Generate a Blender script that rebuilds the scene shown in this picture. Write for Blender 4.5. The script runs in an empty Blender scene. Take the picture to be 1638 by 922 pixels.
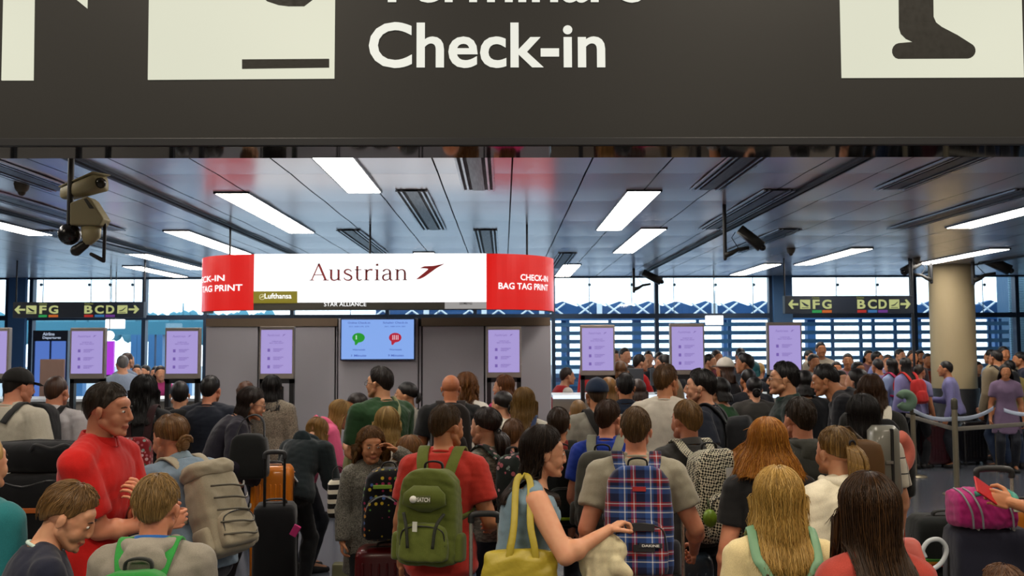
import bpy, bmesh, math, random
import numpy as np
from mathutils import Matrix, Vector, Euler

# ------------------------------------------------------------------ camera, world, exposure
SC = bpy.context.scene
COL = SC.collection
FPX, CX, CY = 1500.0, 819.0, 461.0
CAM_Z = 1.85
cam_data = bpy.data.cameras.new('camera')
cam = bpy.data.objects.new('camera', cam_data)
COL.objects.link(cam)
cam_data.sensor_width = 36.0
cam_data.lens = FPX / 1638.0 * 36.0
cam_data.clip_start = 0.05
cam_data.clip_end = 400
cam_data.dof.use_dof = True
cam_data.dof.focus_distance = 3.3
cam_data.dof.aperture_fstop = 9.0
PITCH, YAW, ROLL = math.radians(3.51), math.radians(-0.53), math.radians(-0.2)
CAM_R = Matrix.Rotation(YAW, 3, 'Z') @ Matrix.Rotation(math.pi / 2 + PITCH, 3, 'X') @ Matrix.Rotation(ROLL, 3, 'Z')
cam.matrix_world = Matrix.Translation((0, 0, CAM_Z)) @ CAM_R.to_4x4()
SC.camera = cam
vs = SC.view_settings
vs.view_transform = 'Standard'
vs.look = 'None'
vs.gamma = 1.0
vs.use_curve_mapping = False
vs.exposure = 0.0
SC.cycles.use_denoising = True
SC.cycles.max_bounces = 6
SC.cycles.diffuse_bounces = 3
SC.cycles.glossy_bounces = 3
SC.cycles.transmission_bounces = 4
SC.cycles.transparent_max_bounces = 8
SC.cycles.sample_clamp_indirect = 6
SC.cycles.caustics_reflective = False
SC.cycles.caustics_refractive = False
world = bpy.data.worlds.new('world')
SC.world = world
world.use_nodes = True
world.node_tree.nodes['Background'].inputs[0].default_value = (0.92, 0.965, 1.0, 1)
world.node_tree.nodes['Background'].inputs[1].default_value = 3.0


def P(px, py, Y):
    """world point seen at pixel (px, py) on the vertical plane y = Y"""
    d = CAM_R @ Vector(((px - CX) / FPX, (CY - py) / FPX, -1))
    k = Y / d.y
    return Vector((d.x * k, Y, CAM_Z + d.z * k))


def PZ(px, py, z):
    """world point seen at pixel (px, py) on the horizontal plane z"""
    d = CAM_R @ Vector(((px - CX) / FPX, (CY - py) / FPX, -1))
    k = (z - CAM_Z) / d.z
    return Vector((d.x * k, d.y * k, z))


def area_light(name, loc, sx, sy, power, col, rot=(0, 0, 0)):
    l = bpy.data.lights.new(name, 'AREA')
    l.shape = 'RECTANGLE'
    l.size, l.size_y, l.energy, l.color = sx, sy, power, col
    o = bpy.data.objects.new(name, l)
    o.location, o.rotation_euler = loc, rot
    COL.objects.link(o)
    return o


# lamps recessed in the high ceiling of the front hall
for _x in (-5.2, -1.7, 1.7, 5.2):
    for _y in (-3.0, 1.2):
        area_light('unseen_hall_lamp', (_x, _y, 4.93), 1.3, 0.5, 80, (1.0, 0.87, 0.70))


for _x in (-5.0, -1.9, 1.9, 5.0):  # unseen row, added to light the heads behind the big sign
    area_light('unseen_hall_lamp', (_x, 3.75, 4.9), 1.3, 0.4, 42, (1.0, 0.87, 0.70))


# ------------------------------------------------------------------ colour and material helpers
def lin(c):
    return c / 12.92 if c <= 0.04045 else ((c + 0.055) / 1.055) ** 2.4


def C(h):
    h = h.lstrip('#')
    return tuple(lin(int(h[i:i + 2], 16) / 255) for i in (0, 2, 4)) + (1,)


MATS = {}


def newmat(name):
    m = bpy.data.materials.new(name)
    m.use_nodes = True
    nt = m.node_tree
    return m, nt, nt.nodes['Principled BSDF']


def nd(nt, typ, **kw):
    n = nt.nodes.new(typ)
    for k, v in kw.items():
        if k.startswith('i_'):
            n.inputs[k[2:].replace('_', ' ')].default_value = v
        else:
            setattr(n, k, v)
    return n


def ramp(nt, src, stops, interp='CONSTANT'):
    r = nt.nodes.new('ShaderNodeValToRGB')
    r.color_ramp.interpolation = interp
    els = r.color_ramp.elements
    while len(els) < len(stops):
        els.new(0.5)
    for e, (p, c) in zip(els, stops):
        e.position, e.color = p, c
    nt.links.new(src, r.inputs[0])
    return r.outputs[0]


def math_n(nt, op, a, b=None):
    n = nt.nodes.new('ShaderNodeMath')
    n.operation = op
    for i, v in enumerate((a, b)):
        if v is None:
            continue
        if isinstance(v, (int, float)):
            n.inputs[i].default_value = v
        else:
            nt.links.new(v, n.inputs[i])
    return n.outputs[0]


def mixc(nt, f, a, b):
    n = nt.nodes.new('ShaderNodeMix')
    n.data_type = 'RGBA'
    for i, v in ((0, f), (6, a), (7, b)):
        if isinstance(v, (int, float, tuple)):
            n.inputs[i].default_value = v
        else:
            nt.links.new(v, n.inputs[i])
    return n.outputs[2]


def add_bump(nt, bsdf, scale, strength, dist=0.01, detail=3, stretch=(1, 1, 1)):
    tc = nt.nodes.new('ShaderNodeTexCoord')
    mp = nd(nt, 'ShaderNodeMapping')
    mp.inputs['Scale'].default_value = stretch
    nt.links.new(tc.outputs['Object'], mp.inputs[0])
    nz = nd(nt, 'ShaderNodeTexNoise')
    nz.inputs['Scale'].default_value = scale
    nz.inputs['Detail'].default_value = detail
    nt.links.new(mp.outputs[0], nz.inputs['Vector'])
    b = nd(nt, 'ShaderNodeBump')
    b.inputs['Strength'].default_value = strength
    b.inputs['Distance'].default_value = dist
    nt.links.new(nz.outputs[0], b.inputs['Height'])
    nt.links.new(b.outputs[0], bsdf.inputs['Normal'])
    return nz


def plain(hexc, rough=0.5, metal=0.0, coat=0.0, spec=0.5):
    key = ('plain', hexc, rough, metal, coat)
    if key in MATS:
        return MATS[key]
    m, nt, b = newmat('plain_' + hexc)
    b.inputs['Base Color'].default_value = C(hexc)
    b.inputs['Roughness'].default_value = rough
    b.inputs['Metallic'].default_value = metal
    b.inputs['Specular IOR Level'].default_value = spec
    b.inputs['Coat Weight'].default_value = coat
    nz = nd(nt, 'ShaderNodeTexNoise')
    nz.inputs['Scale'].default_value = 14
    r = ramp(nt, nz.outputs[0], [(0.3, (rough * .85,) * 3 + (1,)), (0.7, (min(1, rough * 1.15),) * 3 + (1,))], 'LINEAR')
    nt.links.new(r, b.inputs['Roughness'])
    MATS[key] = m
    return m


def glow(hexc, strength=1.0):
    key = ('glow', hexc, strength)
    if key in MATS:
        return MATS[key]
    m, nt, b = newmat('lit_' + hexc)
    b.inputs['Base Color'].default_value = (0.02, 0.02, 0.02, 1)
    b.inputs['Roughness'].default_value = 0.3
    b.inputs['Emission Color'].default_value = C(hexc)
    b.inputs['Emission Strength'].default_value = strength
    MATS[key] = m
    return m


def cloth(hexc, kind='plain', rough=0.88):
    key = ('cloth', hexc, kind)
    if key in MATS:
        return MATS[key]
    m, nt, b = newmat('cloth_%s_%s' % (kind, hexc))
    b.inputs['Roughness'].default_value = rough
    b.inputs['Specular IOR Level'].default_value = 0.25
    b.inputs['Sheen Weight'].default_value = 0.15
    tc = nt.nodes.new('ShaderNodeTexCoord')
    obj = tc.outputs['Object']
    sep = nt.nodes.new('ShaderNodeSeparateXYZ')
    nt.links.new(obj, sep.inputs[0])
    base = C(hexc)
    dark = tuple(c * 0.88 for c in base[:3]) + (1,)
    light = tuple(min(1, c * 1.12 + .002) for c in base[:3]) + (1,)
    if kind == 'melange':
        nz = nd(nt, 'ShaderNodeTexNoise')
        nz.inputs['Scale'].default_value = 130
        nt.links.new(obj, nz.inputs['Vector'])
        col = ramp(nt, nz.outputs[0], [(0.35, tuple(c * .45 for c in base[:3]) + (1,)), (0.65, tuple(min(1, c * 1.5) for c in base[:3]) + (1,))], 'LINEAR')
    elif kind == 'stripe':      # black and cream bands
        f = math_n(nt, 'FRACT', math_n(nt, 'MULTIPLY', sep.outputs[2], 15.0))
        col = ramp(nt, f, [(0, base), (0.55, C('#e6e0cc'))])
    elif kind == 'hound':
        sc = nd(nt, 'ShaderNodeTexChecker')
        sc.inputs['Scale'].default_value = 95
        sc.inputs['Color1'].default_value = C('#dcd6bc')
        sc.inputs['Color2'].default_value = C('#15140f')
        mp = nd(nt, 'ShaderNodeMapping')
        mp.inputs['Rotation'].default_value = (0, 0.6, 0.3)
        nt.links.new(obj, mp.inputs[0])
        nt.links.new(mp.outputs[0], sc.inputs[0])
        col = sc.outputs[0]
    elif kind == 'plaid':
        fx = math_n(nt, 'FRACT', math_n(nt, 'MULTIPLY', sep.outputs[0], 8.5))
        fz = math_n(nt, 'FRACT', math_n(nt, 'MULTIPLY', sep.outputs[2], 9.5))
        nv, bl, rd, wh = C('#141a3a'), C('#2b4a86'), C('#8e2220'), C('#c9ced8')
        st = [(0, nv), (0.22, bl), (0.42, wh), (0.47, bl), (0.55, nv), (0.68, rd), (0.78, wh), (0.815, rd), (0.88, nv)]
        col = mixc(nt, 0.5, ramp(nt, fx, st), ramp(nt, fz, st))
    elif kind in ('floral', 'dots'):
        vo = nd(nt, 'ShaderNodeTexVoronoi')
        vo.inputs['Scale'].default_value = 34 if kind == 'floral' else 27
        vo.inputs['Randomness'].default_value = 0.9 if kind == 'floral' else 0.35
        nt.links.new(obj, vo.inputs['Vector'])
        csep = nt.nodes.new('ShaderNodeSeparateColor')
        nt.links.new(vo.outputs['Color'], csep.inputs[0])
        if kind == 'floral':
            hue = ramp(nt, csep.outputs[0], [(0, base), (0.3, C('#3f5b45')), (0.5, C('#b5646c')), (0.72, C('#c9a0a0')), (0.86, C('#7b8f86'))])
            thr = 0.42
        else:
            hue = ramp(nt, csep.outputs[0], [(0, C('#c9b02c')), (0.2, C('#a32f5c')), (0.4, C('#5f8f3a')), (0.55, C('#b8432a')), (0.7, C('#48639c')), (0.85, C('#c98a2c'))])
            thr = 0.27
        msk = math_n(nt, 'LESS_THAN', vo.outputs['Distance'], thr)
        col = mixc(nt, msk, base, hue)
    elif kind == 'check':     # white top with thin dark window check
        fz = math_n(nt, 'FRACT', math_n(nt, 'MULTIPLY', sep.outputs[2], 11))
        fx = math_n(nt, 'FRACT', math_n(nt, 'MULTIPLY', sep.outputs[0], 9))
        a = math_n(nt, 'MAXIMUM', math_n(nt, 'LESS_THAN', fz, 0.08), math_n(nt, 'LESS_THAN', fx, 0.06))
        col = mixc(nt, a, base, C('#3a3a38'))
    elif kind == 'print':
        nz = nd(nt, 'ShaderNodeTexNoise')
        nz.inputs['Scale'].default_value = 45
        nz.inputs['Detail'].default_value = 4
        mp = nd(nt, 'ShaderNodeMapping')
        mp.inputs['Scale'].default_value = (0.6, 0.6, 2.2)
        nt.links.new(obj, mp.inputs[0])
        nt.links.new(mp.outputs[0], nz.inputs['Vector'])
        col = ramp(nt, nz.outputs[0], [(0.42, base), (0.55, tuple(c * .45 for c in base[:3]) + (1,))], 'LINEAR')
    else:
        nz = nd(nt, 'ShaderNodeTexNoise')
        nz.inputs['Scale'].default_value = 420
        nt.links.new(obj, nz.inputs['Vector'])
        col = ramp(nt, nz.outputs[0], [(0.35, dark), (0.65, light)], 'LINEAR')
    nt.links.new(col, b.inputs['Base Color'])
    add_bump(nt, b, 9, 0.5, 0.025, 2.5, (1, 1, 0.5))
    MATS[key] = m
    return m


def skin(hexc='#c98f6c'):
    key = ('skin', hexc)
    if key in MATS:
        return MATS[key]
    m, nt, b = newmat('skin_' + hexc)
    base = C(hexc)
    tc = nt.nodes.new('ShaderNodeTexCoord')
    nz = nd(nt, 'ShaderNodeTexNoise')
    nz.inputs['Scale'].default_value = 18
    nt.links.new(tc.outputs['Object'], nz.inputs['Vector'])
    col = ramp(nt, nz.outputs[0], [(0.3, (base[0] * .92, base[1] * .8, base[2] * .78, 1)), (0.7, base)], 'LINEAR')
    nt.links.new(col, b.inputs['Base Color'])
    b.inputs['Roughness'].default_value = 0.5
    b.inputs['Specular IOR Level'].default_value = 0.35
    b.inputs['Subsurface Weight'].default_value = 0.08
    b.inputs['Subsurface Radius'].default_value = (0.02, 0.008, 0.004)
    MATS[key] = m
    return m


def hairmat(hexc, light=None, scale=90):
    key = ('hair', hexc, light)
    if key in MATS:
        return MATS[key]
    m, nt, b = newmat('hair_' + hexc)
    base = C(hexc)
    hi = C(light) if light else tuple(min(1, c * 1.9 + .006) for c in base[:3]) + (1,)
    lo = tuple(c * 0.5 for c in base[:3]) + (1,)
    uv = nt.nodes.new('ShaderNodeUVMap')
    mp = nd(nt, 'ShaderNodeMapping')
    mp.inputs['Scale'].default_value = (scale, 2.5, 1)
    nt.links.new(uv.outputs[0], mp.inputs[0])
    nz = nd(nt, 'ShaderNodeTexNoise')
    nz.inputs['Scale'].default_value = 1.0
    nz.inputs['Detail'].default_value = 3
    nt.links.new(mp.outputs[0], nz.inputs['Vector'])
    col = ramp(nt, nz.outputs[0], [(0.3, lo), (0.5, base), (0.72, hi)], 'LINEAR')
    nt.links.new(col, b.inputs['Base Color'])
    b.inputs['Roughness'].default_value = 0.42
    b.inputs['Specular IOR Level'].default_value = 0.35
    bp = nd(nt, 'ShaderNodeBump')
    bp.inputs['Strength'].default_value = 0.45
    bp.inputs['Distance'].default_value = 0.004
    nt.links.new(nz.outputs[0], bp.inputs['Height'])
    nt.links.new(bp.outputs[0], b.inputs['Normal'])
    MATS[key] = m
    return m


# ------------------------------------------------------------------ mesh helpers
class G:
    """collects closed shapes; verts (n,3) and faces"""

    def __init__(s):
        s.v, s.f, s.n = [], [], 0

    def add(s, v, f):
        v = np.asarray(v, float)
        s.v.append(v)
        s.f.extend([tuple(i + s.n for i in q) for q in f])
        s.n += len(v)
        return s

    def ell(s, c, r, R=None, seg=16, ring=10):
        v, f = _sphere(seg, ring)
        v = v * np.asarray(r, float)
        if R is not None:
            v = v @ np.asarray(R).T
        return s.add(v + np.asarray(c, float), f)

    def cap(s, p0, p1, r0, r1=None, seg=12):
        r1 = r0 if r1 is None else r1
        p0, p1 = np.asarray(p0, float), np.asarray(p1, float)
        d = p1 - p0
        L = np.linalg.norm(d)
        d = d / max(L, 1e-9)
        a = np.cross(d, [0, 0, 1] if abs(d[2]) < .9 else [1, 0, 0])
        a /= np.linalg.norm(a)
        b = np.cross(d, a)
        prof = [(-r0 * math.cos(t), r0 * math.sin(t)) for t in (0.35, 0.8, 1.25, 1.5708)]
        prof += [(L + r1 * math.cos(t), r1 * math.sin(t)) for t in (1.5708, 1.25, 0.8, 0.35)]
        th = np.arange(seg) / seg * 2 * math.pi
        rings = [p0 + d * z + r * (np.outer(np.cos(th), a) + np.outer(np.sin(th), b)) for z, r in prof]
        return s.rings([p0 - d * r0] + rings + [p1 + d * r1])

    def rings(s, items):
        """first and last may be single points; the others rings of equal length"""
        v, f, idx = [], [], []
        n = 0
        for it in items:
            it = np.asarray(it, float)
            if it.ndim == 1:
                idx.append([n]); v.append(it[None]); n += 1
            else:
                idx.append(list(range(n, n + len(it)))); v.append(it); n += len(it)
        for A, B in zip(idx, idx[1:]):
            if len(A) == 1 and len(B) > 1:
                m = len(B)
                f += [(A[0], B[(j + 1) % m], B[j]) for j in range(m)]
            elif len(B) == 1 and len(A) > 1:
                m = len(A)
                f += [(A[j], A[(j + 1) % m], B[0]) for j in range(m)]
            else:
                m = len(A)
                f += [(A[j], A[(j + 1) % m], B[(j + 1) % m], B[j]) for j in range(m)]
        return s.add(np.concatenate(v), f)

    def loft(s, secs, seg=24, p=2.3):
        """secs: (centre, xaxis, yaxis) with radii inside the axes"""
        th = np.arange(seg) / seg * 2 * math.pi
        ct, st = np.cos(th), np.sin(th)
        cx = np.sign(ct) * np.abs(ct) ** (2 / p)
        cy = np.sign(st) * np.abs(st) ** (2 / p)
        rs = [np.asarray(c) + np.outer(cx, x) + np.outer(cy, y) for c, x, y in secs]
        return s.rings([np.asarray(secs[0][0], float)] + rs + [np.asarray(secs[-1][0], float)])

    def box(s, lo, hi):
        (a, b, c), (d, e, f_) = lo, hi
        v = [(a, b, c), (d, b, c), (d, e, c), (a, e, c), (a, b, f_), (d, b, f_), (d, e, f_), (a, e, f_)]
        return s.add(v, [(0, 3, 2, 1), (4, 5, 6, 7), (0, 1, 5, 4), (1, 2, 6, 5), (2, 3, 7, 6), (3, 0, 4, 7)])

    def tube(s, pts, r, seg=8, closed=False):
        pts = np.asarray(pts, float)
        n = len(pts)
        rr = np.full(n, r, float) if np.isscalar(r) else np.asarray(r, float)
        items, prev = [], None
        th = np.arange(seg) / seg * 2 * math.pi
        for i in range(n):
            d = pts[min(i + 1, n - 1)] - pts[max(i - 1, 0)]
            d /= max(np.linalg.norm(d), 1e-9)
            if prev is None:
                a = np.cross(d, [0, 0, 1] if abs(d[2]) < .9 else [1, 0, 0])
            else:
                a = prev - d * np.dot(prev, d)
            a /= max(np.linalg.norm(a), 1e-9)
            prev = a
            b = np.cross(d, a)
            items.append(pts[i] + rr[i] * (np.outer(np.cos(th), a) + np.outer(np.sin(th), b)))
        return s.rings([pts[0]] + items + [pts[-1]])

    def ribbon(s, pts, wid, thick, wdir):
        """flat strap: rectangular section swept along pts; wdir = width direction (one or per point)"""
        pts = np.asarray(pts, float)
        n = len(pts)
        wd = np.asarray(wdir, float)
        if wd.ndim == 1:
            wd = np.tile(wd, (n, 1))
        ww = np.full(n, wid, float) if np.isscalar(wid) else np.asarray(wid, float)
        items = []
        for i in range(n):
            d = pts[min(i + 1, n - 1)] - pts[max(i - 1, 0)]
            d /= max(np.linalg.norm(d), 1e-9)
            w = wd[i] - d * np.dot(wd[i], d)
            w /= max(np.linalg.norm(w), 1e-9)
            t = np.cross(d, w)
            h, k = ww[i] / 2, thick / 2
            items.append(np.array([pts[i] + w * h * x + t * k * y for x, y in ((1, -.5), (.85, 1), (-.85, 1), (-1, -.5), (-.85, -1), (.85, -1))]))
        return s.rings([pts[0]] + items + [pts[-1]])

    def verts(s):
        return np.concatenate(s.v) if s.v else np.zeros((0, 3))


_SPH = {}


def _sphere(seg, ring):
    k = (seg, ring)
    if k not in _SPH:
        v = [(0, 0, 1)]
        for i in range(1, ring):
            t = math.pi * i / ring
            for j in range(seg):
                a = 2 * math.pi * j / seg
                v.append((math.sin(t) * math.cos(a), math.sin(t) * math.sin(a), math.cos(t)))
        v.append((0, 0, -1))
        f = [(0, 1 + j, 1 + (j + 1) % seg) for j in range(seg)]
        for i in range(ring - 2):
            b = 1 + i * seg
            f += [(b + j, b + seg + j, b + seg + (j + 1) % seg, b + (j + 1) % seg) for j in range(seg)]
        b = 1 + (ring - 2) * seg
        l = len(v) - 1
        f += [(b + j, l, b + (j + 1) % seg) for j in range(seg)]
        _SPH[k] = (np.array(v, float), f)
    return _SPH[k]


def to_mesh(name, v, f, smooth=True, mats=(), midx=None, uv=None):
    me = bpy.data.meshes.new(name)
    me.from_pydata(np.asarray(v, float).tolist(), [], [list(q) for q in f])
    if smooth:
        me.polygons.foreach_set('use_smooth', [True] * len(me.polygons))
    for m in mats:
        me.materials.append(m)
    if midx is not None:
        me.polygons.foreach_set('material_index', np.asarray(midx, dtype=np.int32))
    if uv is not None:
        l = me.uv_layers.new(name='UVMap')
        li = np.zeros(len(me.loops), dtype=np.int32)
        me.loops.foreach_get('vertex_index', li)
        l.data.foreach_set('uv', np.asarray(uv, float)[li].ravel())
    me.update()
    return me


def arrays(me):
    v = np.zeros(len(me.vertices) * 3)
    me.vertices.foreach_get('co', v)
    n = len(me.loops)
    li = np.zeros(n, dtype=np.int32)
    me.loops.foreach_get('vertex_index', li)
    st = np.zeros(len(me.polygons), dtype=np.int32)
    tot = np.zeros(len(me.polygons), dtype=np.int32)
    me.polygons.foreach_get('loop_start', st)
    me.polygons.foreach_get('loop_total', tot)
    if len(tot) and tot.min() == 4 and tot.max() == 4:
        f = li.reshape(-1, 4)
    else:
        f = [tuple(li[a:a + b]) for a, b in zip(st, tot)]
    return v.reshape(-1, 3), f


def evaluate(v, f, mods):
    me = to_mesh('tmp', v, f)
    o = bpy.data.objects.new('tmp', me)
    COL.objects.link(o)
    for typ, kw in mods:
        m = o.modifiers.new('m', typ)
        for k, x in kw.items():
            setattr(m, k, x)
    dg = bpy.context.evaluated_depsgraph_get()
    dg.update()
    e = o.evaluated_get(dg)
    r = bpy.data.meshes.new_from_object(e, depsgraph=dg)
    out = arrays(r)
    bpy.data.objects.remove(o)
    bpy.data.meshes.remove(me)
    bpy.data.meshes.remove(r)
    return out


def blob(g, voxel, smooth=4):
    return evaluate(g.verts(), g.f, [('REMESH', dict(mode='VOXEL', voxel_size=voxel)), ('SMOOTH', dict(factor=.6, iterations=smooth))])


def normals(v, f):
    f = np.asarray(f)
    n = np.cross(v[f[:, 2]] - v[f[:, 0]], v[f[:, 3]] - v[f[:, 1]])
    out = np.zeros_like(v)
    for k in range(4):
        np.add.at(out, f[:, k], n)
    return out / np.maximum(np.linalg.norm(out, axis=1, keepdims=True), 1e-9)


def wrinkle(v, f, amp, seed, freq=55.0):
    rs = np.random.RandomState(seed)
    n = normals(v, f)
    w = np.zeros(len(v))
    for i in range(9):
        k = rs.normal(size=3) * freq * (0.5 + rs.rand())
        k[2] *= 1.3
        ph = rs.rand() * 6.28
        q = v @ k + 1.7 * np.sin(v @ (rs.normal(size=3) * freq * .35) + rs.rand() * 6)
        w += np.abs(np.sin(q * .5 + ph)) ** 1.5 - .5
    return v + n * (w * amp / 3.0)[:, None]


def link(name, me, parent=None, mw=None):
    o = bpy.data.objects.new(name, me)
    COL.objects.link(o)
    if parent is not None:
        o.parent = parent
    if mw is not None:
        o.matrix_world = mw
    return o


def obj(name, g, m, parent=None, smooth=False, bevel=0, seg=2, label=None):
    """links collected shapes as one mesh object"""
    me = to_mesh(name, g.verts(), g.f, smooth, [m])
    if bevel:
        bm = bmesh.new()
        bm.from_mesh(me)
        bmesh.ops.recalc_face_normals(bm, faces=bm.faces)
        ed = [e for e in bm.edges if e.is_manifold and e.calc_face_angle(0) > 0.5]
        bmesh.ops.bevel(bm, geom=ed, offset=bevel, segments=seg, affect='EDGES', profile=0.5, clamp_overlap=True)
        bm.to_mesh(me)
        bm.free()
        me.polygons.foreach_set('use_smooth', [seg > 2] * len(me.polygons))
    o = link(name, me, parent)
    if label:
        o['label'] = label
    return o


def thing(name, label, cat, loc=(0, 0, 0), rz=0, group=None, mw=None):
    o = bpy.data.objects.new(name, None)
    COL.objects.link(o)
    o.empty_display_size = 0.1
    if mw is not None:
        o.matrix_world = mw
    else:
        o.location = loc
        o.rotation_euler = (0, 0, rz)
    o['label'], o['category'] = label, cat
    if group:
        o['group'] = group
    return o


def tag(o, label=None, cat=None, group=None, kind=None):
    if label:
        o['label'] = label
    if cat:
        o['category'] = cat
    if group:
        o['group'] = group
    if kind:
        o['kind'] = kind
    return o


def struct(name, g, m, bevel=0):
    o = obj(name, g, m, None, False, bevel)
    o['kind'] = 'structure'
    return o


def text(name, s, parent, loc, size, m, rot=(math.pi / 2, 0, 0), bold=0.0, align='LEFT', extr=0.001, sx=1.0, space=1.0, shear=0):
    cu = bpy.data.curves.new(name, 'FONT')
    cu.body = s
    cu.size = size
    cu.offset = bold
    cu.extrude = extr
    cu.align_x = align
    cu.space_character = space
    cu.shear = shear
    cu.materials.append(m)
    cu.resolution_u = 4
    tmp = bpy.data.objects.new(name, cu)
    COL.objects.link(tmp)
    dg = bpy.context.evaluated_depsgraph_get()
    me = bpy.data.meshes.new_from_object(tmp.evaluated_get(dg), depsgraph=dg)
    bpy.data.objects.remove(tmp)
    bpy.data.curves.remove(cu)
    o = link(name, me, parent)
    o.location = loc
    o.rotation_euler = rot
    o.scale = (sx, 1, 1)
    return o


def poly_plate(pts, y0, y1, yaxis=1):
    """closed prism from a 2d outline (x, z) between two y values"""
    g = G()
    n = len(pts)
    v = [(x, y0, z) for x, z in pts] + [(x, y1, z) for x, z in pts]
    f = [tuple(range(n)), tuple(range(2 * n - 1, n - 1, -1))]
    f += [(i, i + n, (i + 1) % n + n, (i + 1) % n) for i in range(n)]
    return g.add(v, f)


# ------------------------------------------------------------------ people
def rx(a):
    return np.array([[1, 0, 0], [0, math.cos(a), -math.sin(a)], [0, math.sin(a), math.cos(a)]])


def ry(a):
    return np.array([[math.cos(a), 0, math.sin(a)], [0, 1, 0], [-math.sin(a), 0, math.cos(a)]])


def rz_(a):
    return np.array([[math.cos(a), -math.sin(a), 0], [math.sin(a), math.cos(a), 0], [0, 0, 1]])


_HEAD, _HAND = {}, {}


def head_mesh(var, hi):
    """face looks along +y, origin at ear level; returns verts, quads, lips mask"""
    k = (var, hi)
    if k in _HEAD:
        return _HEAD[k]
    g = G()
    fem, kid = var == 'f', var == 'k'
    jw = .050 if fem else (.049 if kid else .056)
    g.ell((0, -.018, .035), (.074, .092, .082))
    g.ell((0, .02, .005), (.068, .068, .075))
    g.ell((0, .036, -.022), (.062, .054, .060))
    g.ell((0, .030, -.035), (jw + .006, .055, .062))
    g.ell((0, .048, -.078), (.034 if fem else .040, .036, .027))
    g.ell((0, .077, -.092), (.017, .013, .013))
    for s in (-1, 1):
        g.cap((s * (jw - .004), .004, -.045), (s * .022, .060, -.082), .022, .020)
        g.ell((s * .036, .052, -.028), (.028, .026, .034))
        g.ell((s * .010, .094, -.028), (.0085, .010, .008))
        g.ell((s * .0765, -.006, -.006), (.0065, .0165, .028), rx(-.2) @ rz_(-s * .35))
        g.ell((s * .0815, -.014, .004), (.0045, .012, .018), rx(-.2) @ rz_(-s * .5))
    g.ell((0, .056 if not (kid or fem) else .053, .040), (.054, .028, .030))
    nl = .019 if not (kid or fem) else .010
    g.cap((0, .086, .022), (0, .090 + nl * .7, -.020), .0070, .0110 if not (kid or fem) else .0092)
    g.ell((0, .081, -.055), (.023, .014, .007))
    g.ell((0, .080, -.064), (.020, .013, .0075))
    for s in (-1, 1):
        g.ell((s * .030, .070, .006), (.018, .0125, .014))
    g.cap((0, -.02, -.03), (0, -.03, -.12), .05, .05)
    v, f = blob(g, .0042 if hi else .0085, 9 if hi else 3)
    if len(v) == 0:
        raise RuntimeError('head')
    fc = v[np.asarray(f)].mean(1)
    lips = (np.abs(fc[:, 0]) < .024) & (fc[:, 1] > .084 - np.abs(fc[:, 0]) * .35) & (fc[:, 2] > -.067) & (fc[:, 2] < -.054)
    _HEAD[k] = (v, np.asarray(f), lips)
    return _HEAD[k]


def hand_mesh(curl, hi):
    """right-hand-neutral: wrist at origin, fingers along +y, palm faces -z, thumb on +x"""
    k = (round(curl, 2), hi)
    if k in _HAND:
        return _HAND[k]
    g = G()
    g.cap((0, -.03, 0), (0, .01, 0), .025, .026)
    g.ell((0, .045, 0), (.040, .050, .015))
    g.cap((-.028, .02, 0), (-.030, .075, 0), .012, .011)
    g.cap((.026, .02, -.003), (.030, .080, 0), .014, .011)
    for i, (x, L, r) in enumerate(((.031, .068, .0085), (.0105, .078, .0088), (-.0105, .072, .0082), (-.031, .056, .0072))):
        p = np.array([x, .082 if i < 3 else .074, 0.])
        a = 0.25 + curl * .9
        for j, fr in enumerate((.45, .32, .25)):
            q = p + np.array([x * .10 * (1 - curl), math.cos(a), -math.sin(a)]) * L * fr
            g.cap(p, q, r * (1 - .08 * j), r * (.92 - .08 * j), 10)
            p = q
            a += .25 + curl * (1.0 if j == 0 else .7)
    p = np.array([.030, .018, -.006])
    dirs = [(.75, .62, -.35), (.35, .82, -.45 - curl * .3), (-.1 - curl * .5, .85, -.4 - curl * .3)]
    for j, (d, L) in enumerate(zip(dirs, (.036, .032, .026))):
        d = np.array(d)
        q = p + d / np.linalg.norm(d) * L
        g.cap(p, q, .0125 - .001 * j, .0115 - .0012 * j, 10)
        p = q
    v, f = blob(g, .0036 if hi else .007, 2)
    _HAND[k] = (v, np.asarray(f))
    return _HAND[k]


HAIRLINE = [(0, 62), (35, 66), (55, 80), (72, 104), (88, 98), (104, 108), (130, 130), (180, 141)]
HL_LONG = [(0, 60), (35, 66), (55, 78), (72, 100), (92, 104), (110, 112), (140, 122), (180, 126)]


def interp(tab, x):
    return np.interp(x, [a for a, _ in tab], [b for _, b in tab])


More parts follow.
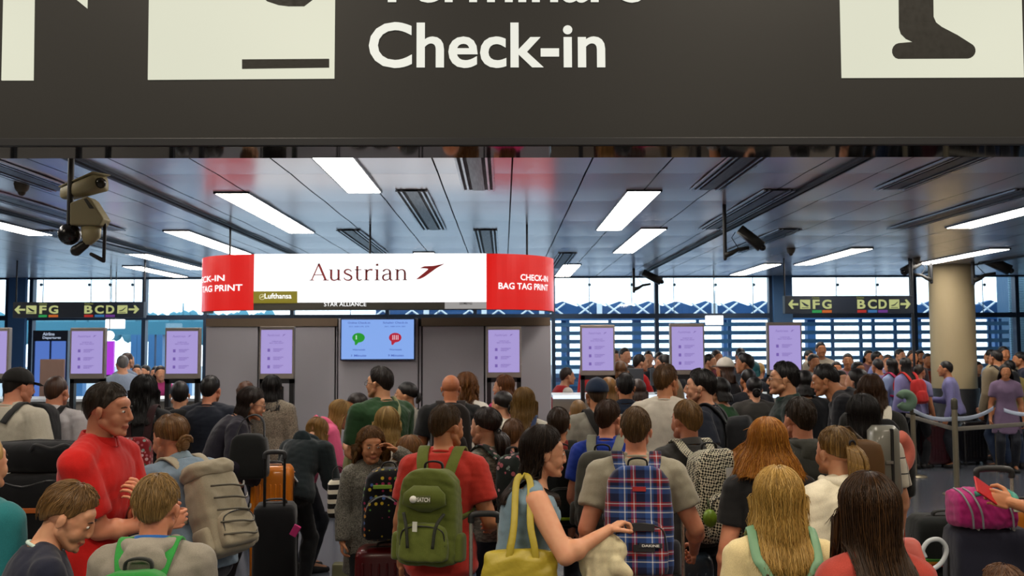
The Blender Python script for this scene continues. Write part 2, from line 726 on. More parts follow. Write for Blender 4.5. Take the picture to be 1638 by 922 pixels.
def hair_geo(st, Rh, hc, hs, push, rs, near):
    """hair mesh in body space. st: style dict(kind, len, th, noise, front); returns verts, faces, uv"""
    kind = st.get('kind', 'short')
    th0 = st.get('th', .012)
    nz = st.get('noise', .003)
    L = st.get('len', 0.0)
    A = 96 if near else 48
    NP = 16 if near else 10
    NH = (26 if near else 12) if L > 0 else 0
    az = np.linspace(0, 360, A, endpoint=False)
    aa = np.minimum(az, 360 - az)
    tab = HL_LONG if kind != 'short' else HAIRLINE
    edge = interp(tab, aa) + st.get('low', 0)
    c0 = np.array([0, -.018, .035])
    rad0 = np.array([.074, .092, .082])
    ph = rs.rand(6) * 6.28
    lob = sum(np.sin(np.radians(az) * k + ph[i]) for i, k in enumerate((7, 13, 23, 37))) / 4
    lob2 = sum(np.sin(np.radians(az) * k + ph[i]) for i, k in enumerate((5, 11, 19))) / 3
    side = np.clip((aa - st.get('open', 62)) / 14.0, 0, 1)       # no hair hanging in front of the face
    hl = L * side * (1 + .05 * lob2 + .05 * lob)
    if st.get('taper'):
        hl = hl * (1 - st['taper'] * np.abs(az - 180) / 120)
    V, U = [], []

    def cap_pt(azr, phr, extra, i_l):
        t = th0 * np.clip((1 - extra ** (1.7 if kind == 'short' else 3)), 0.10 if kind == 'short' else .25, 1)
        sd = np.ones((A, 3))
        if kind == 'short':
            sd[:, 0] = .45
            sd[:, 1] = .75
        r = rad0 + t[:, None] * sd + (nz * i_l)[:, None]
        d = np.stack([np.sin(azr) * np.sin(phr), np.cos(azr) * np.sin(phr), np.cos(phr)], 1)
        p = c0 + d * r
        if kind in ('short', 'cut'):
            front = np.clip(np.cos(azr), 0, 1) * np.clip(1 - np.abs(np.degrees(phr) - 45) / 45, 0, 1)
            p[:, 2] += front * st.get('quiff', .006)
        if kind == 'short':
            fb = np.clip(-np.cos(azr) * 1.3, 0, 1) * (p[:, 2] < c0[2])
            p[:, 1] -= .010 * fb * np.clip((c0[2] - p[:, 2]) / .06, 0, 1)
            p[:, 2] += (p[:, 2] - c0[2]) * .32 * fb
        if st.get('part'):
            p[:, 2] -= .006 * np.exp(-(p[:, 0] / .006) ** 2) * (p[:, 1] > -.05)
        return p

    azr = np.radians(az)
    for j in range(NP + 1):
        s = j / NP
        phd = edge * s
        if NH:
            phd = np.where(side > 0, np.minimum(edge, 96) * s, edge * s)
        phr = np.radians(np.maximum(phd, .5))
        ex = np.full(A, s)
        if NH:
            ex = np.where(side > 0, ex * .35, ex)
        jit = lob * (.4 + .6 * s) + .8 * np.sin(az * .21 * 3 + j * 2.1) * (nz > .004)
        p = cap_pt(azr, phr, ex, jit)
        p = (p * hs) @ Rh.T + hc
        V.append(p)
        U.append(np.stack([az / 360, np.full(A, s * .14)], 1))
    if NH:
        anchor = V[-1]
        sq = st.get('squeeze', .72)
        bx, by = hc[0], hc[1]
        out = anchor[:, :2] - np.array([bx, by - .02])
        ang = np.arctan2(out[:, 0], -out[:, 1])        # 0 = behind
        rr = np.linalg.norm(out, axis=1)
        for j in range(1, NH + 1):
            s = j / NH
            d = hl * s
            a2 = ang * (1 - (1 - sq) * min(1, s * 1.6))
            r2 = rr * (1 - .10 * math.sin(min(1, s * 2) * math.pi)) + st.get('flare', .02) * s
            r2 = r2 + nz * lob * (1 + s) + .4 * nz * np.sin(s * 9 + lob * 6)
            wv = st.get('wave', 0) * np.sin(s * st.get('wn', 14) + lob2 * 5)
            x = bx + np.sin(a2) * (r2 + wv)
            y = by - .02 - np.cos(a2) * (r2 + wv)
            z = anchor[:, 2] - d
            p = np.stack([x, y, z], 1)
            p = push(p, .012)
            V.append(p)
            U.append(np.stack([az / 360, np.full(A, .14 + s * L * 1.6)], 1))
    rows = len(V)
    v = np.concatenate(V)
    u = np.concatenate(U)
    f = []
    for j in range(rows - 1):
        for i in range(A):
            i2 = (i + 1) % A
            if j >= NP and not (hl[i] > .02 and hl[i2] > .02):
                continue
            f.append((j * A + i, (j + 1) * A + i, (j + 1) * A + i2, j * A + i2))
    # strands laid over the sheet
    g = G()
    gu = []
    ns = st.get('strands', 0) if near else 0
    for _ in range(ns):
        i = rs.randint(A)
        off = .002 + .006 * rs.rand()
        if NH and side[i] > .5:
            js = list(range(rs.randint(1, 5), rows - rs.randint(0, 2), 2))
        else:
            j0 = rs.randint(1, max(2, NP - 4))
            js = list(range(j0, min(NP, j0 + rs.randint(3, 6)) + 1))
        if len(js) < 3:
            continue
        drift = rs.normal() * .15
        pts = []
        for q, j in enumerate(js):
            ii = (i + int(round(drift * q * 2))) % A
            if j > NP and hl[ii] < .02:
                break
            p = V[j][ii]
            o_ = p - hc
            if j > NP:
                o_ = np.array([o_[0], o_[1], 0])
            o_ = o_ / max(np.linalg.norm(o_), 1e-6)
            lift = off + (st.get('spike', 0) * q / len(js) if kind == 'short' else 0)
            pts.append(p + o_ * lift)
        if len(pts) < 3:
            continue
        if rs.rand() < .5 and NH:
            pts[-1] = pts[-1] + np.array([rs.normal() * .01, rs.normal() * .01, -.03 * rs.rand()])
        w = rs.uniform(.0006, .0015)
        n0 = g.n
        g.tube(pts, [w * x for x in [.5] + [1] * (len(pts) - 2) + [.25]], 4)
        gu.append(np.tile([rs.rand(), rs.rand()], (g.n - n0, 1)) + np.stack([np.zeros(g.n - n0), np.linspace(0, .05, g.n - n0)], 1))
    return v, f, u, g, (np.concatenate(gu) if gu else None)


ARM = {'down': (.045, .03, -.31), 'phone': (-.045, .17, -.15), 'strap': (-.02, .085, -.085), 'handle': (.01, .11, -.26),
       'back': (.05, -.09, -.29), 'pocket': (.03, .045, -.26), 'head': (-.055, .10, .09), 'fwd': (.0, .24, -.16), 'fold': (-.10, .11, -.13),
       'desk': (-.02, .2, -.2), 'high': (.0, .15, .02)}


class Person:
    pass


def limb_ik(S, T, l1, l2, pole):
    d = T - S
    L = np.linalg.norm(d)
    m = (l1 + l2) * .995
    if L > m:
        T = S + d / L * m
        d = T - S
        L = m
    a = (l1 * l1 - l2 * l2 + L * L) / (2 * L)
    h = math.sqrt(max(l1 * l1 - a * a, 0))
    n = d / L
    q = pole - n * np.dot(pole, n)
    q /= max(np.linalg.norm(q), 1e-9)
    return S + n * a + q * h, T


def skeleton(H, sp):
    """joint positions in body space (facing +y, feet at z=0)"""
    k = Person()
    k.H = H
    fem = sp.get('sex', 'm') == 'f'
    kid = sp.get('kid', False)
    b = sp.get('b', 1.0)
    lean, hunch = math.radians(sp.get('lean', 2)), math.radians(sp.get('hunch', 4))
    sit = sp.get('sit')
    hipz = (.53 if not sit else .30) * H
    k.P0 = np.array([0, -math.sin(lean) * .12 * H, hipz])
    if lean > .4:
        k.P0[2] -= .03 * H
    k.a1, k.a2 = lean, lean + hunch
    k.u1 = np.array([0, math.sin(k.a1), math.cos(k.a1)])
    k.u2 = np.array([0, math.sin(k.a2), math.cos(k.a2)])
    am = (k.a1 + k.a2) / 2
    k.um = np.array([0, math.sin(am), math.cos(am)])

    def spine(t):
        if t < .08:
            return k.P0 + k.u1 * t * H
        if t < .16:
            return k.P0 + k.u1 * .08 * H + k.um * (t - .08) * H
        return k.P0 + k.u1 * .08 * H + k.um * .08 * H + k.u2 * (t - .16) * H

    def ang(t):
        return k.a1 if t < .06 else (k.a2 if t > .18 else k.a1 + (k.a2 - k.a1) * (t - .06) / .12)
    k.spine, k.ang = spine, ang
    sw = (.094 if fem else .102) * (.96 if kid else 1) * b
    k.sw = sw
    # torso sections: t, half width, half depth, forward shift
    k.tor = [(-.085, .070, .062, 0), (-.06, .086 if not fem else .092, .070, -.004), (0, .089 if not fem else .096, .070, -.004), (.045, .083, .062, 0),
             (.095, .080 if not fem else .070, .057, .002), (.15, .086 if not fem else .076, .062, .004), (.20, .093 if not fem else .084, .067, .005),
             (.235, sw * .90, .060, .002), (.258, sw * .72, .050, -.001), (.276, .050, .040, -.004), (.30, .034, .034, -.004)]
    bw = b
    k.tor = [(t, w * bw, d * (bw ** (1.3 if b > 1 else 1)), o) for t, w, d, o in k.tor]
    hs = sp.get('hs', .93 if kid else (.96 if fem else 1.0))
    k.hs = hs
    hp = math.radians(sp.get('hp', 0))
    na = k.a2 * .6 + hp * .45 + .10
    nb = spine(.285)
    hyaw = -math.radians(sp.get('hy', 0))
    neck = np.array([math.sin(math.radians(sp.get('rl', 0))) * .3, math.sin(na), math.cos(na)])
    neck[0] += -math.sin(hyaw) * 0
    nl = (.034 * H + .014)
    k.nb = nb
    k.Rh = rz_(hyaw) @ rx(-hp) @ ry(math.radians(sp.get('rl', 0)))
    k.hc = nb + neck * (nl + .045 * hs) + k.Rh @ np.array([0, .02, .022]) * hs
    k.top = (k.hc + k.Rh @ np.array([0, -.018, .117 * hs]))[2]
    k.top = k.hc[2] + hs * (np.linalg.norm((k.Rh * np.array([.074, .092, .082]))[2]) + (k.Rh @ np.array([0, -.018, .035]))[2])
    k.sh, k.el, k.wr = {}, {}, {}
    for s, nm in ((-1, 'l'), (1, 'r')):
        S = spine(.240) + np.array([s * sw * H, 0, 0])
        a = sp.get(nm, 'down')
        off = ARM[a] if isinstance(a, str) else a
        S = S + np.array([0, .01 * H, 0]) * (1 if off[1] > .1 else 0)
        T = S + np.array([s * off[0], off[1], off[2]]) * H
        pole = np.array([s * .45, -1, -.5]) if off[2] < .05 else np.array([s * .9, .1, -.5])
        pl = sp.get('pole' + nm)
        if pl:
            pole = np.array([s * pl[0], pl[1], pl[2]])
        E, W = limb_ik(S, T, .172 * H, .148 * H, pole)
        k.sh[nm], k.el[nm], k.wr[nm] = S, E, W
    # legs
    k.leg = {}
    for s, nm in ((-1, 'l'), (1, 'r')):
        hj = k.P0 + np.array([s * .052 * H, 0, -.045 * H])
        if sit:
            kn = hj + np.array([s * .03 * H, .24 * H, .0])
            an = np.array([kn[0], kn[1] + .02, .045 * H])
        else:
            st = sp.get('step', 0) * s
            an = np.array([s * .058 * H, -.01 * H + st * .10 * H, .043 * H])
            kn, _ = limb_ik(hj, an, .235 * H, .232 * H, np.array([s * .1, 1, 0]))
        k.leg[nm] = (hj, kn, an)
    return k


def tor_secs(k, sp, infl, t0=-.085, t1=.30, flare=0):
    H = k.H
    tt = [x[0] for x in k.tor]
    secs = []
    ts = sorted(set([t0] + [t for t in tt if t0 < t < t1] + [t1]))
    for t in ts:
        w = np.interp(t, tt, [x[1] for x in k.tor]) * H + infl
        d = np.interp(t, tt, [x[2] for x in k.tor]) * H + infl
        o = np.interp(t, tt, [x[3] for x in k.tor]) * H
        if t < .06:
            w = w + flare * (.06 - t) / .14
            d = d + flare * (.06 - t) / .14
        a = k.ang(t)
        ya = np.array([0, math.cos(a), -math.sin(a)])
        secs.append((k.spine(max(t, -.2)) + ya * o, np.array([w, 0, 0]), ya * d))
    return secs


def push_fn(k):
    H = k.H
    tt = [x[0] for x in k.tor]

    def push(p, m):
        q = p.copy()
        z0 = k.P0[2]
        # parametrise by height along the (nearly straight) spine
        us = np.linspace(-.08, .30, 40)
        sp_ = np.array([k.spine(t) for t in us])
        t = np.interp(q[:, 2], sp_[:, 2], us) if sp_[-1, 2] > sp_[0, 2] else np.full(len(q), .2)
        c = np.array([k.spine(x) for x in t])
        w = np.interp(t, tt, [x[1] for x in k.tor]) * H + .018 + m
        d = np.interp(t, tt, [x[2] for x in k.tor]) * H + .018 + m
        w = w + np.where((t > .19) & (t < .275), .02, 0)
        dx, dy = (q[:, 0] - c[:, 0]) / w, (q[:, 1] - c[:, 1]) / d
        r = np.sqrt(dx * dx + dy * dy)
        inside = (r < 1) & (q[:, 2] < sp_[-1, 2])
        front = (q[:, 1] > c[:, 1] + .03)
        # push mostly in depth so that hair lies on the back (or on the chest)
        need = np.sqrt(np.clip(1 - dx * dx * .8, .04, 1)) * d
        yy = c[:, 1] + np.where(front, need, -need)
        q[:, 1] = np.where(inside, yy, q[:, 1])
        return q
    return push


def join_geo(parts):
    """parts: (v, f, mat index) -> v, f, midx"""
    V, F, M, n = [], [], [], 0
    for v, f, m in parts:
        V.append(v)
        f = np.asarray(f)
        F.extend((f + n).tolist())
        M.extend(m.tolist() if hasattr(m, 'tolist') else [m] * len(f))
        n += len(v)
    return np.concatenate(V), F, M


def hand_R(fwd, palm):
    """rotation whose +y is fwd and whose -z faces palm"""
    y = fwd / np.linalg.norm(fwd)
    z = -(palm - y * np.dot(palm, y))
    z /= max(np.linalg.norm(z), 1e-9)
    x = np.cross(y, z)
    return np.stack([x, y, z], 1)


SKINS = {'fair': '#cf9a78', 'pink': '#cf8e6e', 'tan': '#b97f58', 'asian': '#c4906a', 'brown': '#7c5138'}
PEOPLE = {}
SEED = [100]


def person(pid, label, px, py, D, face, group=None, **sp):
    """px, py: pixel of the top of the head; D: distance; face: heading in degrees, 0 = away from camera, 90 = to the right"""
    SEED[0] += 1
    rs = np.random.RandomState(SEED[0])
    near = sp.get('near', D < 5.9)
    mid = D < 9.5
    top = P(px, py, D)
    hair_th = 0 if sp.get('hair', {}).get('kind') == 'bald' else .012
    H = 1.6
    for _ in range(6):
        k = skeleton(H, sp)
        H += (top.z - hair_th - k.top) / .95
    k = skeleton(H, sp)
    yaw = -math.radians(face)
    ca, sa = math.cos(yaw), math.sin(yaw)
    hx, hy = k.hc[0], k.hc[1]
    ox, oy = hx * ca - hy * sa, hx * sa + hy * ca
    x0 = top.x - ox
    y0 = D - oy
    root = thing('person', label, 'person', (x0, y0, 0), yaw, group)
    PEOPLE[pid] = (root, k)
    sk = skin(SKINS.get(sp.get('skin', 'fair'), sp.get('skin')))
    vox = .009 if near else (.013 if mid else .019)
    lowbody = near and False
    # ---- body
    g = G()
    g.loft(tor_secs(k, sp, 0))
    fem = sp.get('sex', 'm') == 'f'
    b = sp.get('b', 1.0)
    hn = k.hc + k.Rh @ np.array([0, -.03, -.02]) * k.hs
    nr = (.050 if fem or sp.get('kid') else .056) * (b ** .5) * (H / 1.72) ** .5
    g.cap(k.nb - k.u2 * .03, hn, nr * 1.05, nr)
    bust = fem and not sp.get('kid')
    parts_arm = []
    ab = sp.get('armb', b)
    for nm, s in (('l', -1), ('r', 1)):
        S, E, W = k.sh[nm], k.el[nm], k.wr[nm]
        g.cap(S + np.array([-s * .012 * H, 0, 0]), E, .033 * H * ab, .024 * H * ab)
        g.cap(E, W, .0245 * H * ab, .0155 * H)
        mid_ = E + (W - E) * .25
        g.ell(mid_, (.027 * H * ab,) * 3)
        g.cap(k.spine(.28) + np.array([s * .02 * H, -.004 * H, 0]), S + np.array([-s * .01, 0, .006 * H]), .030 * H, .028 * H)
        hj, kn, an = k.leg[nm]
        g.cap(hj, kn, .050 * H, .031 * H)
        g.cap(kn, an, .032 * H, .020 * H)
        g.ell(kn + (an - kn) * .3 + np.array([0, -.008 * H, 0]), (.031 * H, .034 * H, .06 * H))
        g.cap(an, an + np.array([s * .01, .085 * H, -.025 * H]), .021 * H, .017 * H)
    if bust:
        for s in (-1, 1):
            g.ell(k.spine(.19) + np.array([s * .043 * H, .052 * H, 0]), (.036 * H, .034 * H, .038 * H))
    bv, bf = blob(g, vox, 4)
    var = 'k' if sp.get('kid') else ('f' if fem else 'm')
    hv, hf, lips = head_mesh(var, near)
    hv = (hv * k.hs) @ k.Rh.T + k.hc
    parts = [(bv, bf, 0), (hv, hf, lips.astype(int) if near else 0)]
    k.handR = {}
    for nm, s in (('l', -1), ('r', 1)):
        W, E = k.wr[nm], k.el[nm]
        fw = W - E
        fw /= np.linalg.norm(fw)
        pose = sp.get('h' + nm, ('relax',))
        if isinstance(pose, str):
            pose = (pose,)
        curl = {'relax': .35, 'grip': 1.0, 'open': .1, 'half': .6}[pose[0]]
        palm = np.array(pose[1], float) if len(pose) > 1 else np.array([-s, .25, -.1])
        if len(pose) > 2:
            fw = fw + np.array(pose[2], float)
            fw /= np.linalg.norm(fw)
        vv, ff = hand_mesh(curl, near)
        R = hand_R(fw, palm)
        # the thumb side must point up/forward: mirror when needed
        vv = vv.copy()
        thumb = R @ np.array([1, 0, 0])
        ff2 = ff
        if thumb[1] + thumb[2] * .8 - s * thumb[0] * .3 < 0:
            vv[:, 0] *= -1
            ff2 = ff[:, ::-1]
        sc = H / 1.75 * 1.02 if not sp.get('kid') else H / 1.7
        vv = (vv * sc) @ R.T + W
        parts.append((vv, ff2, 0))
        k.handR[nm] = (R, W + R @ np.array([0, .075 * sc, -.02]))
    v, f, mi = join_geo(parts)
    lipm = skin(sp.get('lips', '#b56a58'))
    body = link('body', to_mesh('body', v, f, True, [sk, lipm], mi), root)

    # ---- face details
    if near or sp.get('facey'):
        for s in (-1, 1):
            ge = G().ell((0, 0, 0), (.0120, .0090, .0062))
            R = k.Rh
            e = obj('eye', G().add((ge.verts() + np.array([s * .030, .0762, .008])) * k.hs @ R.T + k.hc, ge.f), plain('#e4ddd2', .3), root, True)
            gi = G().ell((s * .0305, .0838, .008), (.0050, .0022, .0050))
            obj('iris', G().add(gi.verts() * k.hs @ R.T + k.hc, gi.f), plain('#2a1c14', .25), e, True)
            gb = G().tube([(s * .013, .0855, .026), (s * .03, .0845, .030), (s * .046, .074, .025)], [.002, .003, .0015], 6)
            obj('eyebrow', G().add(gb.verts() * k.hs @ R.T + k.hc, gb.f), plain(sp.get('brow', '#2a1a10'), .8), root, True)

    # ---- top
    tp = sp.get('top', dict(c='#444444'))
    tm = cloth(tp['c'], tp.get('p', 'plain'))
    infl = tp.get('infl', .012)
    sl = tp.get('sl', 'short')
    t0 = tp.get('t0', -.05)
    g = G()
    t1 = tp.get('t1', .288)
    g.loft(tor_secs(k, sp, infl, t0, t1, tp.get('flare', .01)), 28)
    if bust:
        for s in (-1, 1):
            g.ell(k.spine(.19) + np.array([s * .043 * H, .052 * H, 0]), (.036 * H + infl, .034 * H + infl * .7, .038 * H + infl))
        g.ell(k.spine(.185) + np.array([0, .045 * H, 0]), (.045 * H, .030 * H + infl, .036 * H))
    for nm, s in (('l', -1), ('r', 1)):
        S, E, W = k.sh[nm], k.el[nm], k.wr[nm]
        if sl == 'none':
            g.cap(k.spine(.272) + np.array([s * .028 * H, -.004 * H, 0]), k.spine(.262) + np.array([s * (k.sw * H - .035), 0, 0]), .030 * H + .003, .026 * H + .003)
            continue
        g.cap(k.spine(.275) + np.array([s * .026 * H, -.004 * H, 0]), S + np.array([-s * .008, 0, .004 * H]), .029 * H + infl * .7, .030 * H + infl)
        ra, rb, rc = .033 * H * ab + infl, .026 * H * ab + infl, .018 * H * ab + infl
        if sl == 'short':
            q = S + (E - S) * tp.get('sf', .62)
            nrm = (E - S) / np.linalg.norm(E - S)
            g.cap(S, q - nrm * rb, ra, rb * 1.12)
            # open flat hem: short cylinder
            a = np.cross(nrm, [0, 1, .1]); a /= np.linalg.norm(a); bb = np.cross(nrm, a)
            g.loft([(S + (E - S) * .15, a * ra, bb * ra), (q, a * rb * 1.18, bb * rb * 1.18)], 14, 2)
        else:
            q = E + (W - E) * (1.0 if sl == 'long' else .35)
            g.cap(S, E, ra, rb)
            nrm = (q - E) / np.linalg.norm(q - E)
            a = np.cross(nrm, [0, 1, .1]); a /= np.linalg.norm(a); bb = np.cross(nrm, a)
            g.ell(E, (rb * 1.05,) * 3)
            rq = rc if sl == 'long' else rb
            g.loft([(E, a * rb, bb * rb), (E + (q - E) * .6, a * (rb + rc) * .52, bb * (rb + rc) * .52), (q, a * rq * 1.02, bb * rq * 1.02)], 14, 2)
    if tp.get('skirt'):
        hz = k.spine(0)
        z1 = tp['skirt'] * H
        g.loft([(hz + np.array([0, 0, .02]), np.array([.1 * H, 0, 0]), np.array([0, .078 * H, 0])), (np.array([hz[0], hz[1], z1]), np.array([.125 * H, 0, 0]), np.array([0, .10 * H, 0]))], 28)
    v, f = blob(g, vox, 5)
    v = wrinkle(v, f, tp.get('wr', .0035) if mid else .002, SEED[0], 45)
    nmz = tp.get('n', 'shirt')
    shirt = link(nmz, to_mesh(nmz, v, f, True, [tm]), root)
    # neckline / collar
    ca_ = k.ang(.28)
    nc = k.spine(.285)
    axy = np.array([0, math.cos(ca_), -math.sin(ca_)])
    if tp.get('collar'):
        th = np.linspace(0, 2 * math.pi, 33)
        w = nr + .012
        pts = [nc + np.array([math.sin(t) * (w + .004), 0, 0]) + axy * math.cos(t) * (w + .012) + k.u2 * (.018 + .010 * -math.cos(t)) for t in th]
        gg = G().ribbon(pts, .042, .006, [k.u2 * 1.0 + (np.array([math.sin(t), 0, 0]) + axy * math.cos(t)) * -.35 for t in th])
        obj('collar', gg, cloth(tp['collar'], 'plain'), root, True)
    elif sl != 'none' and near:
        th = np.linspace(0, 2 * math.pi, 33)
        w = nr + .009
        pts = [nc + np.array([math.sin(t) * (w + .006), 0, 0]) + axy * math.cos(t) * (w + .008) + k.u2 * (.004 - .012 * math.cos(t)) for t in th]
        obj('neckband', G().tube(pts, .007, 8), cloth(tp.get('nb', tp['c']), 'plain'), root, True)
    if tp.get('hood'):
        gg = G()
        th = np.linspace(-2.4, 2.4, 15)
        pts = [nc + np.array([math.sin(t) * .085, 0, 0]) - axy * (math.cos(t) * .075 - .0) + k.u2 * (.015 - .012 * math.cos(t)) for t in th]
        gg.tube(pts, [.02 + .018 * max(0, math.cos(t)) for t in th], 12)
        gg.ell(nc - axy * .10 - k.u2 * .05, (.085, .03, .075))
        v, f = blob(gg, .009, 4)
        v = wrinkle(v, f, .004, SEED[0] + 7, 60)
        link('hood', to_mesh('hood', v, f, True, [cloth(tp['hood'])]), root)

    # ---- trousers, shoes
    bt = sp.get('bot', dict(c='#23262e'))
    if bt:
        g = G()
        g.loft(tor_secs(k, sp, .009, -.085, .04, 0), 24)
        for nm, s in (('l', -1), ('r', 1)):
            hj, kn, an = k.leg[nm]
            g.cap(hj, kn, .050 * H + .010, .031 * H + .012)
            if bt.get('len', 'long') == 'long':
                g.cap(kn + (kn - an) * .05, an + np.array([0, 0, .015]), .036 * H + .012, .025 * H + .012)
                g.ell(kn + (an - kn) * .3 + np.array([0, -.008 * H, 0]), (.034 * H + .012, .037 * H + .012, .08 * H))
            elif bt['len'] == 'short':
                nrm = (kn - hj) / np.linalg.norm(kn - hj)
                q = hj + (kn - hj) * .9
                g.loft([(hj, np.array([.055 * H, 0, 0]), np.array([0, .055 * H, 0])), (q, np.array([.052 * H, 0, 0]), np.array([0, .052 * H, 0]))], 14, 2)
        v, f = blob(g, max(vox, .012), 4)
        v = wrinkle(v, f, .003, SEED[0] + 3, 40)
        link('trousers' if bt.get('len', 'long') == 'long' else 'shorts', to_mesh('trousers', v, f, True, [cloth(bt['c'], bt.get('p', 'plain'))]), root)
    for nm, s in (('l', -1), ('r', 1)):
        hj, kn, an = k.leg[nm]
        fx, fy = an[0], an[1]
        z = .043 * H
        g = G()
        g.loft([((fx, fy - .035 * H, .02 * H), (.022 * H, 0, 0), (0, 0, .018 * H)), ((fx, fy, .025 * H), (.026 * H, 0, 0), (0, 0, .024 * H)),
                ((fx + s * .004, fy + .05 * H, .019 * H), (.028 * H, 0, 0), (0, 0, .018 * H)), ((fx + s * .006, fy + .105 * H, .014 * H), (.023 * H, 0, 0), (0, 0, .012 * H))], 14, 2.6)
        g.cap((fx, fy - .004 * H, .02 * H), (fx, fy - .004 * H, z + .008), .025 * H, .026 * H)
        obj('shoe', g, plain(sp.get('shoe', '#1d1c1c'), .6), root, True)

    # ---- hair
    hst = sp.get('hair', dict(c='#2a1d14'))
    kd = hst.get('kind', 'short')
    hm = hairmat(hst['c'], hst.get('hi')) if 'c' in hst else None
    if kd not in ('bald',):
        v, f, u, sg, su = hair_geo(hst, k.Rh, k.hc, k.hs, push_fn(k), rs, near)
        # thickness: inner copy, slightly shrunk towards the head centre
        n = len(v)
        cc = np.tile(k.hc + np.array([0, -.01, 0]), (n, 1))
        cc[:, 2] = np.where(v[:, 2] < k.hc[2], v[:, 2], k.hc[2])
        dirv = cc - v
        dirv /= np.maximum(np.linalg.norm(dirv, axis=1, keepdims=True), 1e-6)
        vi = v + dirv * .008
        F = [tuple(reversed(q)) for q in f] + [tuple(i + n for i in q) for q in f]
        ec = {}
        for q in f:
            for a, b2 in zip(q, q[1:] + q[:1]):
                e = (min(a, b2), max(a, b2))
                if e in ec:
                    ec[e] = None
                else:
                    ec[e] = (a, b2)
        F += [(a, b2, b2 + n, a + n) for e, ab2 in ec.items() if ab2 for a, b2 in (ab2,)]
        V = np.concatenate([v, vi])
        U = np.concatenate([u, u])
        m = len(V)
        gx = [(V, F, U)]
        if sg.n:
            gx.append((sg.verts(), sg.f, su))
        extra = G()
        eu = []

        def addx(fn):
            n0 = extra.n
            fn()
            cnt = extra.n - n0
            eu.append(np.stack([np.linspace(0, 1, cnt), np.linspace(0, 1, cnt) * .3], 1))
        hs = k.hs
        if kd in ('pony', 'lowpony'):
            A0 = k.hc + k.Rh @ (np.array([0, -.105, .055 if kd == 'pony' else -.02]) * hs)
            Lh = hst.get('tail', .26)
            sx_ = hst.get('sx', 0)
            for q in range(40 if near else 10):
                a = rs.rand() * 6.28
                r = math.sqrt(rs.rand()) * .030
                pts = []
                for j in range(9):
                    s = j / 8
                    e = r * (1 + 1.0 * math.sin(min(1, s * 1.4) * 2.4)) * (1 - .35 * s)
                    p = A0 + np.array([math.cos(a) * e + sx_ * s, math.sin(a) * e * .8 - .035 * math.sin(min(1, s * 3) * 1.57), -Lh * s ** 1.15 + .015 * math.sin(s * 3.1) + math.sin(a) * .4 * e])
                    p[1] -= .01 * rs.rand() * s
                    pts.append(p)
                pts = np.array(pts)
                pts[2:] = push_fn(k)(pts[2:], .012)
                addx(lambda: extra.tube(pts, [.004, .008, .0095, .010, .010, .0095, .008, .006, .002], 6))
            gt = G().tube([A0 + np.array([math.cos(t) * .016, -.012, math.sin(t) * .016]) for t in np.linspace(0, 6.28, 13)], .005, 6)
            obj('hair_tie', gt, plain('#1b1a20', .8), root, True)
        if kd == 'bun':
            A0 = k.hc + k.Rh @ (np.array(hst.get('bp', [0, -.125, -.02])) * hs)
            for q in range(16):
                t = np.linspace(0, 4.5, 10) + rs.rand() * 6
                r = .030 + .008 * rs.rand()
                pts = [A0 + np.array([math.cos(x) * r, -.018 * math.cos(x * .5) + rs.normal() * .003, math.sin(x) * r * 1.1]) * (.55 + .45 * (q % 4) / 3) for x in t]
                addx(lambda: extra.tube(pts, [.003] + [.009] * 8 + [.003], 6))
            addx(lambda: extra.ell(A0, (.03, .022, .034)))
        if extra.n:
            gx.append((extra.verts(), extra.f, np.concatenate(eu)))
        VV, FF, UU, n = [], [], [], 0
        for a, b2, c2 in gx:
            VV.append(a); UU.append(c2)
            FF += [tuple(i + n for i in q) for q in b2]
            n += len(a)
        link('hair', to_mesh('hair', np.concatenate(VV), FF, True, [hm], None, np.concatenate(UU)), root)
    if sp.get('glasses'):
        g = G()
        for s in (-1, 1):
            t = np.linspace(0, 6.2832, 17)
            pts = np.array([(s * .031 + math.cos(x) * .021, .094, .006 + math.sin(x) * .015) for x in t])
            g.tube(pts, .0016, 5)
            g.tube(np.array([(s * .053, .092, .012), (s * .076, .05, .012), (s * .082, -.01, .004)]), .0016, 5)
        g.tube(np.array([(-.01, .095, .01), (0, .098, .012), (.01, .095, .01)]), .0016, 5)
        obj('glasses', G().add(g.verts() * k.hs @ k.Rh.T + k.hc, g.f), plain('#15130f', .4), root, True)
    if sp.get('cap'):
        g = G()
        c0 = np.array([0, -.018, .042])
        items = [c0 + np.array([0, 0, .099])]
        for j in range(1, 9):
            ph = j / 8 * 1.65
            th = np.arange(32) / 32 * 6.2832
            items.append(c0 + np.stack([np.sin(th) * .088 * math.sin(ph), np.cos(th) * .107 * math.sin(ph), np.full(32, .098 * math.cos(ph))], 1))
        items.append(c0 + np.array([0, 0, .02]))
        g.rings(items)
        g.ell(c0 + np.array([0, 0, .1]), (.007, .007, .004))
        v = g.verts() * k.hs @ k.Rh.T + k.hc
        hat = obj('cap', G().add(v, g.f), cloth(sp['cap']), root, True)
        g = G()
        g.loft([(c0 + np.array([0, .07, .005]), (.07, 0, 0), (0, .0, .004)), (c0 + np.array([0, .12, .0]), (.068, 0, 0), (0, 0, .004)), (c0 + np.array([0, .165, -.012]), (.045, 0, 0), (0, 0, .003))], 16, 2.4)
        obj('brim', G().add(g.verts() * k.hs @ k.Rh.T + k.hc, g.f), cloth(sp['cap']), hat, True)
